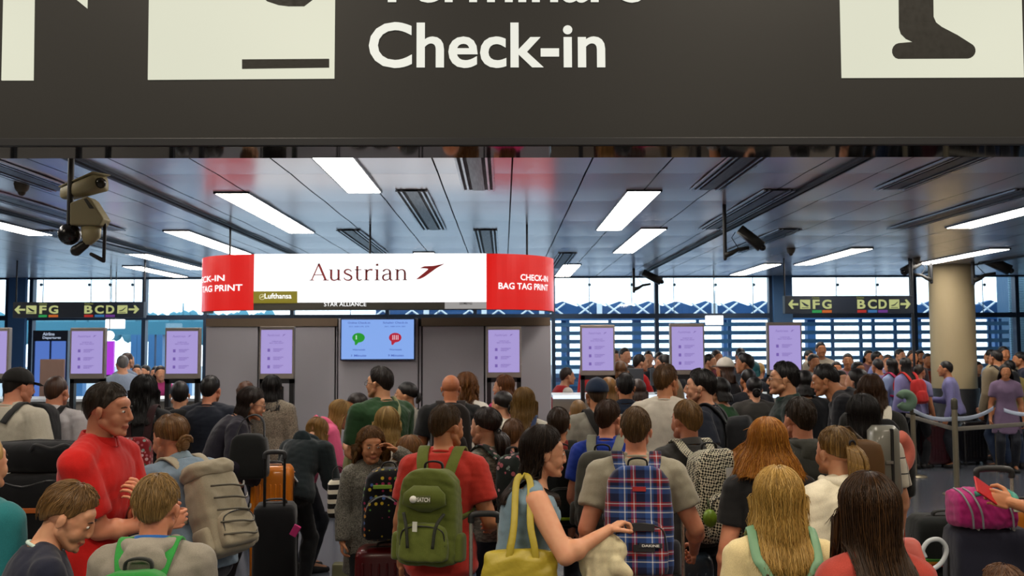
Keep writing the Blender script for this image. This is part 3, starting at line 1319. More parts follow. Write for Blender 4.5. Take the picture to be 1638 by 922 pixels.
    if sp.get('watch'):
        nm = sp['watch']
        W, E = k.wr[nm], k.el[nm]
        d = (W - E) / np.linalg.norm(W - E)
        R = hand_R(d, np.array([0, 0, -1.]))
        c = W - d * .02
        pts = [c + R @ np.array([math.cos(t) * .030, 0, math.sin(t) * .030]) for t in np.linspace(0, 6.2832, 21)]
        wb = obj('watch', G().ribbon(pts, .018, .004, d), plain('#d8d8d4', .3, .6), root, True)
        dd = np.array([.4, .9, .35]) if nm == 'l' else np.array([-.4, .9, .35])
        wf = sp.get('watchdir', dd)
        wf = np.array(wf) - d * np.dot(wf, d)
        wf /= np.linalg.norm(wf)
        obj('watch_face', G().cap(c + wf * .030, c + wf * .036, .017), plain('#f0f0ec', .2), wb, True)
    return root, k


# ------------------------------------------------------------------ the hall
YW, YC, ZC = 17.7, 4.3, 3.15        # window wall, near edge of the low ceiling, its height
XL, XR, YB, ZH = -14.0, 14.0, -6.0, 5.0

m_floor, nt, b = newmat('floor_stone')
tc = nt.nodes.new('ShaderNodeTexCoord')
br = nd(nt, 'ShaderNodeTexBrick')
br.offset = 0.0
for k_, v_ in (('Scale', 1.0), ('Brick Width', 1.36), ('Row Height', 1.36), ('Mortar Size', .004)):
    br.inputs[k_].default_value = v_
br.inputs['Color1'].default_value = C('#485060')
br.inputs['Color2'].default_value = C('#4c5464')
br.inputs['Mortar'].default_value = C('#24262b')
nt.links.new(tc.outputs['Object'], br.inputs['Vector'])
nz = nd(nt, 'ShaderNodeTexNoise')
nz.inputs['Scale'].default_value = 60
nt.links.new(tc.outputs['Object'], nz.inputs['Vector'])
nt.links.new(mixc(nt, .12, br.outputs[0], nz.outputs[1]), b.inputs['Base Color'])
nt.links.new(ramp(nt, nz.outputs[0], [(0.2, (.17,) * 3 + (1,)), (0.8, (.26,) * 3 + (1,))], 'LINEAR'), b.inputs['Roughness'])
b.inputs['Specular IOR Level'].default_value = 1.0
b.inputs['Coat Weight'].default_value = 0.6
b.inputs['Coat Roughness'].default_value = 0.2
struct('floor', G().box((XL, YB, -.1), (XR, YW, 0)), m_floor)

m_wall = plain('#8d8a86', .7)
m_steel = plain('#23354b', .45, .3)
struct('wall_left', G().box((XL - .2, YB, 0), (XL, YW, ZH)), m_wall)
struct('wall_right', G().box((XR, YB, 0), (XR + .2, YW, ZH)), m_wall)
struct('wall_back', G().box((XL, YB - .2, 0), (XR, YB, ZH)), m_wall)
struct('wall_upper', G().box((XL, YC, ZC + .02), (XR, YC + .12, ZH)), plain('#5a5a5e', .6))
m_ceil, nt, b = newmat('ceiling_metal')
b.inputs['Base Color'].default_value = C('#e2dee2')
b.inputs['Metallic'].default_value = 0.45
b.inputs['Roughness'].default_value = 0.24
nzc = add_bump(nt, b, 1.6, .12, .03, 1)
struct('ceiling_hall', G().box((XL, YB, ZH), (XR, YC + .12, ZH + .1)), plain('#8c8a88', .8))
m_dark = plain('#101318', .7)
struct('trim_1', G().box((XL, YC + .12, ZC + .075), (XR, YW + .1, ZC + .10)), m_dark)
# bowed metal panels
g = G()
PW, PL, GAP = .556, 1.36, .012
SLOTS = [(-.2, 4.5, 7.7), (-.76, 7.7, 10.35), (-.2, 10.35, 13.0), (-1.72, 10.35, 13.0), (1.68, 4.5, 7.7), (2.3, 7.7, 10.35),
         (3.2, 4.5, 7.7), (-4.3, 7.7, 10.35), (-3.6, 4.5, 7.7), (4.4, 7.7, 10.35), (1.68, 10.35, 13), (3.2, 10.35, 13.), (-.2, 13, 15.6), (-5.1, 10.35, 13), (-6.6, 7.7, 10.35), (.9, 13, 15.6), (6.4, 7.7, 10.3)]
LAMPS = [(-1.16, 5.2, 7.8), (-2.28, 7.82, 10.6), (-3.64, 10.4, 13.15), (-5.07, 13.0, 15.6), (-5.95, 15.0, 17.3), (-5.30, 8.0, 10.75),
         (1.18, 7.75, 10.4), (1.67, 10.3, 13.0), (1.10, 14.9, 17.4), (5.05, 7.75, 10.3), (4.83, 12.5, 15.05), (4.31, 14.9, 17.2), (6.74, 12.6, 15.0), (-1.10, 12.9, 15.4),
         (-8.4, 10.4, 13.0), (8.6, 10.3, 12.8), (8.9, 6.0, 8.6), (-8.2, 5.4, 8.0), (-3.4, 4.5, 6.2), (1.4, 4.5, 6.3), (3.9, 4.5, 6.3)]  # strips ending this list are unseen, added to brighten people behind the sign


def panel(x0, x1, y0, y1):
    NY = 6
    v, f = [], []
    for j in range(NY + 1):
        t = j / NY
        z = ZC - .006 * math.sin(math.pi * t)
        for x in (x0, x1):
            v.append((x, y0 + (y1 - y0) * t, z))
    for j in range(NY):
        f.append((2 * j, 2 * j + 2, 2 * j + 3, 2 * j + 1))
    g.add(v, f)
    g.add([(x0, y0, ZC), (x1, y0, ZC), (x1, y0, ZC + .03), (x0, y0, ZC + .03)], [(0, 1, 2, 3)])


nrow = 10
for i in range(-25, 26):
    x0 = i * PW - .49 + GAP / 2
    x1 = x0 + PW - GAP
    if x0 < XL or x1 > XR:
        continue
    for j in range(nrow):
        y0 = 4.32 + .0 + j * PL - .28 + .28
        y0 = 7.72 + (j - 3) * PL + .33 * 0
        y0 = 7.72 + (j - 2.5) * PL
        if y0 + PL > YW + .3:
            continue
        y0_, y1_ = max(y0, YC + .12) + .001, min(y0 + PL, YW) - .001
        # leave room for lamps and slots that run along this strip
        cuts = [(a, b_) for a, b_, c_ in [(lx, ya, yb) for lx, ya, yb in []]]
        panel(x0, x1, y0_, y1_)
ob = obj('ceiling', g, m_ceil, None, False)
ob['kind'] = 'structure'

m_lamp = glow('#fff6ea', 17)
m_rim = plain('#3c424c', .35, .6)
for i, (x, ya, yb) in enumerate(LAMPS):
    where = ['directly above the airline sign, nearest one', 'left of the sign, second from the top beam', 'left, its end above the sign\'s left rod', 'left, third one back above the left info sign',
             'left, farthest back by the windows', 'at the far left edge above the left info sign', 'right of centre, nearest broad one', 'right of centre, just behind the nearest broad one',
             'right of centre, farthest by the red end of the sign', 'at the right edge, nearest one', 'right, above the right info sign', 'right, near the blue window post', 'in front of the round column', 'behind the top of the white sign',
             'beyond the left edge of the view', 'beyond the right edge of the view', 'beyond the right edge near the front', 'beyond the left edge near the front', 'added unseen behind the big sign at the left', 'added unseen behind the big sign in the middle', 'added unseen behind the big sign at the right'][i]
    r = thing('ceiling_light', 'white strip ceiling light ' + where, 'ceiling light', (x, ya, ZC), 0, 'strip lights in the low ceiling')
    g = G().box((-.135, .02, -.022), (.135, yb - ya - .02, -.012))
    obj('diffuser', g, m_lamp, r)
    g = G()
    g.box((-.15, 0, -.02), (-.137, yb - ya, .01)).box((.137, 0, -.02), (.15, yb - ya, .01)).box((-.15, 0, -.02), (.15, .014, .01)).box((-.15, yb - ya - .014, -.02), (.15, yb - ya, .01))
    obj('rim', g, m_rim, r)
VLB = ['nearest one above the middle of the view', 'right of the lamp above the airline sign', 'behind the nearest middle one, over the airline name', 'above the left half of the airline sign', 'nearest one right of centre', 'right of centre behind the broad lamps',
       'near the beam at the upper right', 'left, in front of the left lamps', 'upper left beside the beige camera', 'behind the upper right one', 'right of centre above the dark camera', 'right, above the right info sign', 'farthest middle one behind the white sign',
       'left, over the left info sign', 'far left behind the beige camera', 'far one above the middle windows', 'far right in front of the round column']
for i, (x, ya, yb) in enumerate(SLOTS):
    r = thing('ceiling_vent', 'slotted ceiling air vent with silver rails, ' + VLB[i], 'ceiling vent', (x, ya, ZC), 0, 'slotted vents in the ceiling')
    obj('slot_plate', G().box((-.13, 0.02, -.016), (.13, yb - ya - .02, -.010)), m_dark, r)
    g = G()
    for q in (-.125, -.085, .085, .125):
        g.box((q - .008, .01, -.026), (q + .008, yb - ya - .01, -.012))
    obj('rail', g, plain('#a7abb4', .3, .8), r)
    obj('grille', G().box((-.05, .02, -.022), (.05, yb - ya - .02, -.015)), plain('#4a4f58', .4, .5), r)
for x in (2.47, -4.75, 7.6, -2.95):
    r = tag(obj('ceiling_track', G().box((x - .02, YC + .2, ZC - .035), (x + .02, 16.9, ZC - .012)).box((x + .05, YC + .2, ZC - .03), (x + .065, 16.9, ZC - .012)), plain('#1c2027', .5, .3)),
            'thin dark rail along the metal ceiling, ' + {2.47: 'right of centre near the dark camera', -4.75: 'left behind the beige camera', 7.6: 'far right near the round column', -2.95: 'left of the airline sign'}[x], 'ceiling track', 'dark rails along the ceiling')

# ---- window wall
m_glass = bpy.data.materials.new('glass')
m_glass.use_nodes = True
nt = m_glass.node_tree
nt.nodes.clear()
o_ = nt.nodes.new('ShaderNodeOutputMaterial')
mx = nt.nodes.new('ShaderNodeMixShader')
tr = nt.nodes.new('ShaderNodeBsdfTransparent')
tr.inputs[0].default_value = (.86, .95, 1, 1)
gl = nt.nodes.new('ShaderNodeBsdfGlossy')
gl.inputs['Roughness'].default_value = .03
mx.inputs[0].default_value = .07
nt.links.new(tr.outputs[0], mx.inputs[1])
nt.links.new(gl.outputs[0], mx.inputs[2])
nt.links.new(mx.outputs[0], o_.inputs[0])

X = lambda px, Y=YW: P(px, 500, Y).x
ztr = P(1000, 506, YW).z
g = G()
g.box((XL, YW - .06, ztr - .045), (XR, YW + .06, ztr + .045))
g.box((XL, YW - .05, ZC - .03), (XR, YW + .05, ZC + .2))
g.box((XL, YW - .06, 0), (XR, YW + .06, .25))
for px in (-60, 14, 52, 232, 330, 468, 620, 760, 885, 1050, 1232, 1462, 1625, 1700):
    x = X(px)
    g.box((x - .035, YW - .07, .0), (x + .035, YW + .07, ZC))
tag(obj('window_1', g, m_steel), kind='structure')
win = bpy.data.objects['window_1']
obj('glass_pane', G().box((XL, YW - .012, .25), (XR, YW, ZC - .02)), m_glass, win)
g = G()
for px in (943, 1011, 1079, 1145, 1206, 1340, 1404, 1575, 560, 700, 66, 143, 176, 212):
    x = X(px)
    g.cap((x, YW + .05, ztr), (x, YW + .05, ZC), .008, .008, 6)
    g.ell((x, YW - .03, P(px, 456, YW).z), (.03, .02, .03))
obj('cable_fixings', g, plain('#5d7f95', .4), win, True)
# wide blue posts
for px0, px1, nm in ((1234, 1264, 'trim_2'), (20, 47, 'trim_3'), (1612, 1640, 'trim_4')):
    g = G().box((X(px0), YW - .16, 0), (X(px1), YW - .08, ZC))
    if nm != 'trim_4':
        struct(nm, g, plain('#3c648f', .5))
# outdoors: louvre blades, truss, low buildings
m_blade = plain('#4f82ab', .6)
XL2, XR2 = X(884, 18.4), X(1612, 18.4)
r = thing('sun_louvre', 'rows of horizontal blue-grey louvre blades outside the windows', 'sun louvre', (XL2, 18.4, 0))
z = P(1000, 590, 18.4).z - .138 * 9
pitch = (P(1000, 513, 18.4).z - P(1000, 567, 18.4).z) / 4
z0 = P(1000, 519.7, 18.4).z
g = G()
for i in range(-1, 18):
    zz = z0 - i * pitch
    if zz < .2:
        break
    g.box((0, -.02, zz - .039), (XR2 - XL2, .02, zz + .039))
obj('blade', g, m_blade, r)
g = G()
for px in (908, 975, 1115, 1165, 1330, 1375, 1395, 1430, 1580, 1597):
    x = X(px, 18.5) - XL2
    g.box((x - .03, .05, 0), (x + .03, .1, P(1000, 512, 18.5).z))
obj('blade_post', g, plain('#3f6f9b', .5), r)
# footbridge band with crosses
YT = 20.5
za, zb = P(1000, 505, YT).z, P(1000, 486, YT).z
x0, x1 = X(600, YT), X(1612, YT)
r = thing('footbridge', 'blue glazed footbridge with white crossed braces outside the windows', 'footbridge', (x0, YT, 0))
g = G()
st_ = (x1 - x0) / 22
for i in range(22):
    xa = i * st_
    g.add([(xa, .1, za), (xa + st_, .1, za), (xa + st_, .1, zb - .05), (xa + st_ * .5, .1, zb + .06), (xa, .1, zb - .05),
           (xa, .3, za), (xa + st_, .3, za), (xa + st_, .3, zb - .05), (xa + st_ * .5, .3, zb + .06), (xa, .3, zb - .05)],
          [(0, 1, 2, 3, 4), (9, 8, 7, 6, 5), (0, 5, 6, 1), (1, 6, 7, 2), (2, 7, 8, 3), (3, 8, 9, 4), (4, 9, 5, 0)])
obj('glazed_wall', g, plain('#1d4f80', .6), r)
g = G()
m_white = plain('#e8eef2', .7)
for i in range(22):
    xa = i * st_
    g.cap((xa, 0, za), (xa + st_ * .55, 0, zb), .022, .022, 6).cap((xa + st_ * .55, 0, za), (xa, 0, zb), .022, .022, 6)
    if i % 2:
        g.box((xa + st_ * .68, -.04, za - .05), (xa + st_ * .86, .04, zb))
obj('brace', g, m_white, r)
g = G()
# deck under it and blue columns
for px in (620, 905, 1020, 1165, 1300, 1470, 1600):
    x = X(px, YT) - x0
    g.box((x - .09, .1, 0), (x + .09, .3, za))
g.box((0, -.02, za - .1), (x1 - x0, .3, za))
obj('deck', g, plain('#2d5f92', .6), r)
# left: terminal front
r = thing('terminal_canopy', 'teal glazed canopy of the forecourt seen through the left windows', 'canopy', (X(-60, 22), 22, 0))
zc0, zc1 = P(150, 536, 22).z, P(150, 515, 22).z
obj('canopy_band', G().box((0, 0, zc0), (X(330, 22) - X(-60, 22), .4, zc1)), plain('#3f7f95', .5), r)
g = G()
for px in (60, 130, 215, 225, 243, 256, 300):
    x = X(px, 22) - X(-60, 22)
    g.box((x - .07, 0, 0), (x + .07, .2, zc0))
obj('canopy_post', g, plain('#3c6f9e', .5), r)
r = thing('tree_line', 'distant skyline with low trees and a mast beyond the left windows', 'skyline', (X(225, 60), 60, 0))
g = G()
rs = np.random.RandomState(5)
zt = P(270, 503, 60).z
for i in range(44):
    x = i * .42 - 10
    g.ell((x, rs.rand(), zt + rs.rand() * .35 - 1), (.5, .4, 1.0), None, 8, 6)
g.cap((X(293, 60) - X(225, 60), 0, zt), (X(293, 60) - X(225, 60), 0, P(293, 486, 60).z), .06, .04, 6)
v, f = g.verts(), g.f
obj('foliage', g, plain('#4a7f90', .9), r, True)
tag(obj('ground_outside', G().box((-60, YW + .1, -.12), (60, 90, -.02)), plain('#8b9299', .9)), kind='structure')
r = tag(obj('parapet_outside', G().box((X(880, 19.5), 19.5, 0), (X(1640, 19.5), 19.7, P(1000, 600, 19.5).z)), plain('#34506e', .8)), 'low blue-grey parapet wall outside behind the crowd', 'wall')
r = thing('shuttered_wing', 'wing of the building with fine pale blue shutters at the right edge', 'building', (X(1616, 19.0), 19.0, 0))
obj('wing_wall', G().box((0, .05, 0), (4, .5, 4)), plain('#2f5675', .6), r)
g = G()
for i in range(90):
    g.box((0, 0, .4 + i * .035), (4, .05, .4 + i * .035 + .018))
obj('shutter', g, plain('#7fa3b8', .5), r)

# ---- round column
zx = P(1523, 500, 15.4)
colr = (P(1557, 500, 15.4).x - P(1490, 500, 15.4).x) / 2
r = tag(bpy.data.objects.new('round_column', None), 'thick round beige column reaching the ceiling behind the queue belts', 'column')
COL.objects.link(r)
r.location = (zx.x, 15.4, 0)
r['kind'] = 'structure'
th = np.arange(48) / 48 * 6.2832
cir = lambda R, z: np.stack([np.cos(th) * R, np.sin(th) * R, np.full(48, z)], 1)
obj('shaft', G().rings([cir(colr, 0), cir(colr, ZC + .05)]), plain('#b7a682', .75), r, True)
obj('base_cover', G().rings([cir(colr + .03, 0), cir(colr + .03, P(1523, 621, 15.4).z), (0, 0, P(1523, 621, 15.4).z)]), plain('#16171a', .5), r, True)

# ------------------------------------------------------------------ the big overhead sign
YS = 3.2
zs0 = P(819, 234, YS).z
yb_ = PZ(819, 252, zs0).y
big = thing('overhead_sign', 'huge dark overhead sign lettered Check-in with lit pictogram panels', 'sign', (0, YS, zs0))
zl = P(819, 220, YS).z - zs0
ztop = 1.15
m_face, nt, b = newmat('sign_face')
b.inputs['Base Color'].default_value = C('#232322')
b.inputs['Roughness'].default_value = .42
b.inputs['Specular IOR Level'].default_value = .4
add_bump(nt, b, 600, .12, .001, 2)
obj('face_panel', G().box((-3.2, 0, zl), (3.2, .03, ztop)), m_face, big)
obj('lower_trim', G().box((-3.2, -.012, 0.0), (3.2, .03, zl - .002)), plain('#26272a', .4, .3), big, bevel=.003)
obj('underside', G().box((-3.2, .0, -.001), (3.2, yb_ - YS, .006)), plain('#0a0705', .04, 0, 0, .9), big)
obj('housing', G().box((-3.2, .031, .008), (3.2, yb_ - YS, ztop)), plain('#191919', .6), big)
g = G()
for x in (-1.6, 1.6):
    g.cap((x, .12, ztop), (x, .12, ZH - zs0), .03, .03)
obj('hanger', g, plain('#222222', .5), big, True)
m_pan = glow('#dfe0ca', .93)
m_blk = plain('#17160f', .6)


def SP(px, py):
    p = P(px, py, YS)
    return (p.x, p.z - zs0)


def plate(name, pix, m, parent, y0, y1, f=None):
    f = f or SP
    return obj(name, poly_plate([f(*q) for q in pix], y0, y1), m, parent)


pz = plate('pictogram_panel', [(240, -90), (537, -90), (535, 126), (237, 128)], m_pan, big, -.004, .002)
plate('bar', [(388, 96), (527, 95), (527, 109), (388, 111)], m_blk, pz, -.007, -.003)
plate('pictogram_shape', [(400, -60), (415, -8), (428, 3), (446, 9), (462, 11), (487, 11), (500, 1), (520, -40), (520, -60)], m_blk, pz, -.007, -.003)
pz = plate('pictogram_panel', [(1341, -90), (1631, -90), (1637, 124), (1346, 125)], m_pan, big, -.004, .002)
boot = [(1436, -60), (1437, 45), (1440, 55), (1448, 63), (1459, 68), (1436, 70)]
boot += [(1437 - 11 * math.sin(t), 82.5 - 12.5 * math.cos(t)) for t in np.linspace(.1, math.pi - .1, 8)]
boot += [(1546 + 13 * math.sin(t), 82 + 12.5 * math.cos(t)) for t in np.linspace(.1, 2.4, 8)]
boot += [(1530, 57), (1505, 44), (1496, 37), (1492, 28), (1491, -60)]
plate('boot_shape', boot, m_blk, pz, -.007, -.003)
plate('arrow_bar', [(8, -90), (57, -90), (54, 129), (3, 129)], m_pan, big, -.004, .002)
plate('arrow_tip', [(100, -30), (141, -30), (140, 14), (124, 1)], m_pan, big, -.004, .002)


def fit(o, x0, x1, z0, z1, y=0, square=False):
    """scale lettering so that it fills the given box in its parent's x / z"""
    me = o.data
    v = np.zeros(len(me.vertices) * 3)
    me.vertices.foreach_get('co', v)
    v = v.reshape(-1, 3)
    lo, hi = v.min(0), v.max(0)
    s = np.array([(x1 - x0) / (hi[0] - lo[0]), (z1 - z0) / (hi[1] - lo[1]), 1])
    v = (v - np.array([lo[0], lo[1], 0])) * s
    out = np.stack([v[:, 0] + x0, y - v[:, 2], v[:, 1] + z0], 1)
    me.vertices.foreach_set('co', out.ravel())
    me.update()
    o.location, o.rotation_euler, o.scale = (0, 0, 0), (0, 0, 0), (1, 1, 1)
    return o


m_let = glow('#eeeee2', .95)
t_ = text('lettering', 'Check-in', big, (0, 0, 0), .2, m_let, bold=.0035, extr=.002)
fit(t_, SP(590, 100)[0], SP(968, 100)[0], SP(780, 109)[1], SP(780, 36)[1], -.003)
t_ = text('lettering', 'Terminal 3', big, (0, 0, 0), .2, m_let, bold=.0035, extr=.002)
fit(t_, SP(596, 100)[0], SP(1036, 100)[0], SP(780, 4.5)[1], SP(780, -68)[1], -.003)

# ------------------------------------------------------------------ lozenge airline sign
YA = 9.3
q0, q1 = P(407, 407, YA), P(778, 407, YA)
za0, za1 = P(600, 497, YA).z, P(600, 406.5, YA).z
RA = .70
air = thing('hanging_airline_sign', 'long round-ended lit sign, white with Austrian lettering between red ends', 'sign', (q0.x, YA, za0))
W_ = q1.x - q0.x
HZ = za1 - za0


def arc(side, t, R=RA):
    """t from 0 (front) to pi (back)"""
    cx = 0 if side < 0 else W_
    return cx + side * math.sin(t) * R, RA - math.cos(t) * R


def wallband(pts, z0, z1):
    n = len(pts)
    v = [(x, y, z0) for x, y in pts] + [(x, y, z1) for x, y in pts]
    return v, [(i, i + 1, i + 1 + n, i + n) for i in range(n - 1)]


m_red = glow('#d8100c', 1.0)
m_sw = glow('#ffffff', 1.25)
outl = [arc(-1, t) for t in np.linspace(math.pi, 0, 25)] + [arc(1, t) for t in np.linspace(0, math.pi, 25)]
TE = 1.75
core = G()
_in = [arc(-1, t, RA - .04) for t in np.linspace(TE, 0, 19)] + [arc(1, t, RA - .04) for t in np.linspace(0, TE, 19)]
_out = [arc(-1, t, RA) for t in np.linspace(TE, 0, 19)] + [arc(1, t, RA) for t in np.linspace(0, TE, 19)]
_sec = [np.array([(o_[0], o_[1], .004), (o_[0], o_[1], HZ - .004), (i_[0], i_[1], HZ - .004), (i_[0], i_[1], .004)]) for o_, i_ in zip(_out, _in)]
core.rings([_sec[0].mean(0)] + _sec + [_sec[-1].mean(0)])
obj('sign_core', core, plain('#3a3838', .6), air)
for s, nm in ((-1, 'red_end'), (1, 'red_end')):
    v, f = wallband([arc(s, t, RA + .006) for t in np.linspace(0, TE, 25)], .008, HZ)
    obj(nm, G().add(v, f), m_red, air)
zbar = P(600, 484, YA).z - za0
obj('white_panel', G().box((0, -.008, zbar), (W_, .01, HZ + .002)), m_sw, air)
bar = obj('partner_bar', G().box((0, -.010, .008), (W_, .01, zbar - .001)), plain('#3d3a30', .6), air)
AP = lambda px, py: (P(px, py, YA).x - q0.x, P(px, py, YA).z - za0)
gb_ = obj('partner_plate', poly_plate([(0, AP(407, 485.5)[1]), (AP(476, 485.5)[0], AP(407, 485.5)[1]), (AP(476, 466)[0], AP(407, 466.5)[1]), (0, AP(407, 466.5)[1])], -.016, -.008), glow('#8f8205', .75), air)
t_ = text('lettering', 'Lufthansa', gb_, (0, 0, 0), .1, m_sw, bold=.001, extr=.001)
fit(t_, AP(430, 0)[0], AP(472, 0)[0], AP(0, 479.5)[1], AP(0, 471)[1], -.018)
cxz = AP(420, 475.5)
g = G().tube([(cxz[0] + math.cos(t) * .026, -.019, cxz[1] + math.sin(t) * .026) for t in np.linspace(0, 6.2832, 25)], .0025, 6)
g.cap((cxz[0] - .018, -.019, cxz[1] - .006), (cxz[0] + .018, -.019, cxz[1] + .006), .003, .005, 6)
g.cap((cxz[0] - .002, -.019, cxz[1] + .002), (cxz[0] + .01, -.019, cxz[1] + .016), .003, .002, 6)
obj('crane_emblem', g, glow('#e6dfb0', .9), gb_, True)
t_ = text('lettering', 'STAR ALLIANCE', bar, (0, 0, 0), .1, m_sw, bold=.0, extr=.001)
fit(t_, AP(523, 0)[0], AP(589, 0)[0], AP(0, 492)[1], AP(0, 485.5)[1], -.012)
gp = obj('grey_plate', G().box((AP(712, 0)[0], -.014, .014), (W_, -.008, zbar - .002)), glow('#a9a6a4', .8), air)
t_ = text('lettering', 'SIEMENS', gp, (0, 0, 0), .1, plain('#2c2c2c'), bold=.001, extr=.001)
fit(t_, AP(735, 0)[0], AP(755, 0)[0], AP(0, 490)[1], AP(0, 486)[1], -.016)
# serif airline name, drawn stroke by stroke (widths thick / thin)
CAPH = 26.0


def glyph(strokes):
    g = G()
    for st in strokes:
        if st[0] == 'l':
            (x0, z0), (x1, z1), w = st[1], st[2], st[3]
            d = math.hypot(x1 - x0, z1 - z0)
            nx_, nz_ = -(z1 - z0) / d * w / 2, (x1 - x0) / d * w / 2
            g.add(poly_plate([(x0 + nx_, z0 + nz_), (x1 + nx_, z1 + nz_), (x1 - nx_, z1 - nz_), (x0 - nx_, z0 - nz_)], -.5, .5).verts(), poly_plate([(0, 0)] * 4, 0, 1).f)
        else:
            pts, ws = st[1], st[2]
            n = len(pts)
            V_ = []
            for i in range(n):
                a, b2 = pts[max(i - 1, 0)], pts[min(i + 1, n - 1)]
                d = math.hypot(b2[0] - a[0], b2[1] - a[1])
                nx_, nz_ = -(b2[1] - a[1]) / d, (b2[0] - a[0]) / d
                w = np.interp(i / (n - 1), np.linspace(0, 1, len(ws)), ws) / 2
                V_.append((pts[i][0] + nx_ * w, pts[i][1] + nz_ * w, pts[i][0] - nx_ * w, pts[i][1] - nz_ * w))
            v = []
            for a in V_:
                v += [(a[0], -.5, a[1]), (a[2], -.5, a[3]), (a[2], .5, a[3]), (a[0], .5, a[1])]
            f = []
            for i in range(n - 1):
                o2 = i * 4
                f += [(o2 + k2, o2 + (k2 + 1) % 4, o2 + 4 + (k2 + 1) % 4, o2 + 4 + k2) for k2 in range(4)]
            f += [(0, 1, 2, 3), (4 * n - 1, 4 * n - 2, 4 * n - 3, 4 * n - 4)]
            g.add(v, f)
    return g


def bez(p0, p1, p2, p3, n=10):
    return [tuple((1 - t) ** 3 * np.array(p0) + 3 * (1 - t) ** 2 * t * np.array(p1) + 3 * (1 - t) * t * t * np.array(p2) + t ** 3 * np.array(p3)) for t in np.linspace(0, 1, n)]


T_, t2, xh = 2.9, 1.3, 17.5
LET = {
    'A': (24, [('l', (1.5, 0), (11.5, 27), 1.5), ('l', (11, 27), (21, 0), 3.0), ('l', (5.5, 9), (17, 9), 1.3), ('l', (-1, .6), (5, .6), 1.2), ('l', (17, .6), (25, .6), 1.2)]),
    'u': (18, [('l', (3, xh), (3, 4), T_), ('c', bez((3, 5), (3, -1.5), (10, -1), (13, 4)), [T_, 2, t2]), ('l', (13, xh), (13, 0), T_), ('l', (0, xh - .5), (3, xh - .5), 1.2), ('l', (10.5, xh - .5), (13, xh - .5), 1.2), ('l', (13, .6), (16.5, .6), 1.2)]),
    's': (14, [('c', bez((11, 14), (10, 19), (2, 18.5), (2, 13.5)) + bez((2, 13.5), (2, 9.5), (11.5, 9.5), (11.5, 4.5))[1:] + bez((11.5, 4.5), (11.5, -1.5), (2, -1), (1.2, 4.5))[1:], [1.4, 2, 2.6, 2.9, 2.6, 2, 1.4])]),
    't': (12, [('l', (4, 23), (4, 4), T_), ('c', bez((4, 5), (4, -1.5), (8.5, -.5), (10, 2)), [T_, 2, t2]), ('l', (.5, xh - .5), (9.5, xh - .5), 1.3)]),
    'r': (13, [('l', (3.2, xh), (3.2, 0), T_), ('c', bez((3.5, 12), (5, 17), (8, 18), (11.5, 16.5)), [1.3, 2, 3.0]), ('l', (0, xh - .5), (3, xh - .5), 1.2), ('l', (0, .6), (7, .6), 1.2)]),
    'i': (8.5, [('l', (3.6, xh), (3.6, 0), T_), ('l', (3.6, 26.5), (3.6, 23.2), 3.3), ('l', (.5, xh - .5), (3.4, xh - .5), 1.2), ('l', (.3, .6), (7, .6), 1.2)]),
    'a': (17, [('c', bez((2.2, 14), (3.5, 19), (11.5, 19), (11.5, 12.5)), [2.6, 1.4, T_]), ('l', (11.5, 13), (11.5, 2.5), T_), ('c', bez((11.5, 2.5), (12, 0), (14, 0), (15, 1)), [T_, t2]),
               ('c', bez((11.5, 10.5), (4, 9.5), (1.8, 8), (1.8, 4.5)) + bez((1.8, 4.5), (1.8, -1.5), (8, -1), (11.5, 3.5))[1:], [1.2, 2.7, 2.2, 1.2])]),
    'n': (18, [('l', (3.2, xh), (3.2, 0), T_), ('c', bez((3.5, 13), (6, 18.5), (13.5, 19), (13.5, 11)), [1.2, 1.8, T_]), ('l', (13.5, 12), (13.5, 0), T_), ('l', (0, xh - .5), (3, xh - .5), 1.2), ('l', (0, .6), (6.6, .6), 1.2), ('l', (10.3, .6), (16.6, .6), 1.2)]),
}


def serif_word(word, parent, x0, x1, z0, z1, y, m, thick=.004):
    g = G()
    cx = 0
    for ch in word:
        w, stl = LET[ch]
        gg = glyph(stl)
        g.add(gg.verts() + np.array([cx, 0, 0]), gg.f)
        cx += w + 1.2
    v = g.verts()
    lo, hi = v.min(0), v.max(0)
    sx, sz = (x1 - x0) / (hi[0] - lo[0]), (z1 - z0) / 27.0
    v = np.stack([(v[:, 0] - lo[0]) * sx + x0, v[:, 1] * thick + y, v[:, 2] * sz + z0], 1)
    return obj('lettering', G().add(v, g.f), m, parent)


def swoosh(parent, x0, x1, z0, z1, y, m, thick=.002):
    o = [(0, 0), (.40, .60), (.42, .66), (.30, .70), (.12, .70), (.28, .83), (.62, .86), (1.0, 1.0), (.72, .72), (.30, .16), (.14, .02)]
    return obj('arrow_emblem', poly_plate([(x0 + a * (x1 - x0), z0 + c * (z1 - z0)) for a, c in o], y - thick, y + thick), m, parent)


m_logo = plain('#8c1018', .5)
wp = [c for c in air.children if c.name.startswith('white_panel')][0]
serif_word('Austrian', wp, AP(500, 0)[0], AP(653, 0)[0], AP(0, 450.5)[1], AP(0, 423.5)[1], -.010, m_logo)
swoosh(wp, AP(667, 0)[0], AP(712, 0)[0], AP(0, 449)[1], AP(0, 424)[1], -.011, plain('#c01018', .5))
m_wl = glow('#ffffff', 1.15)


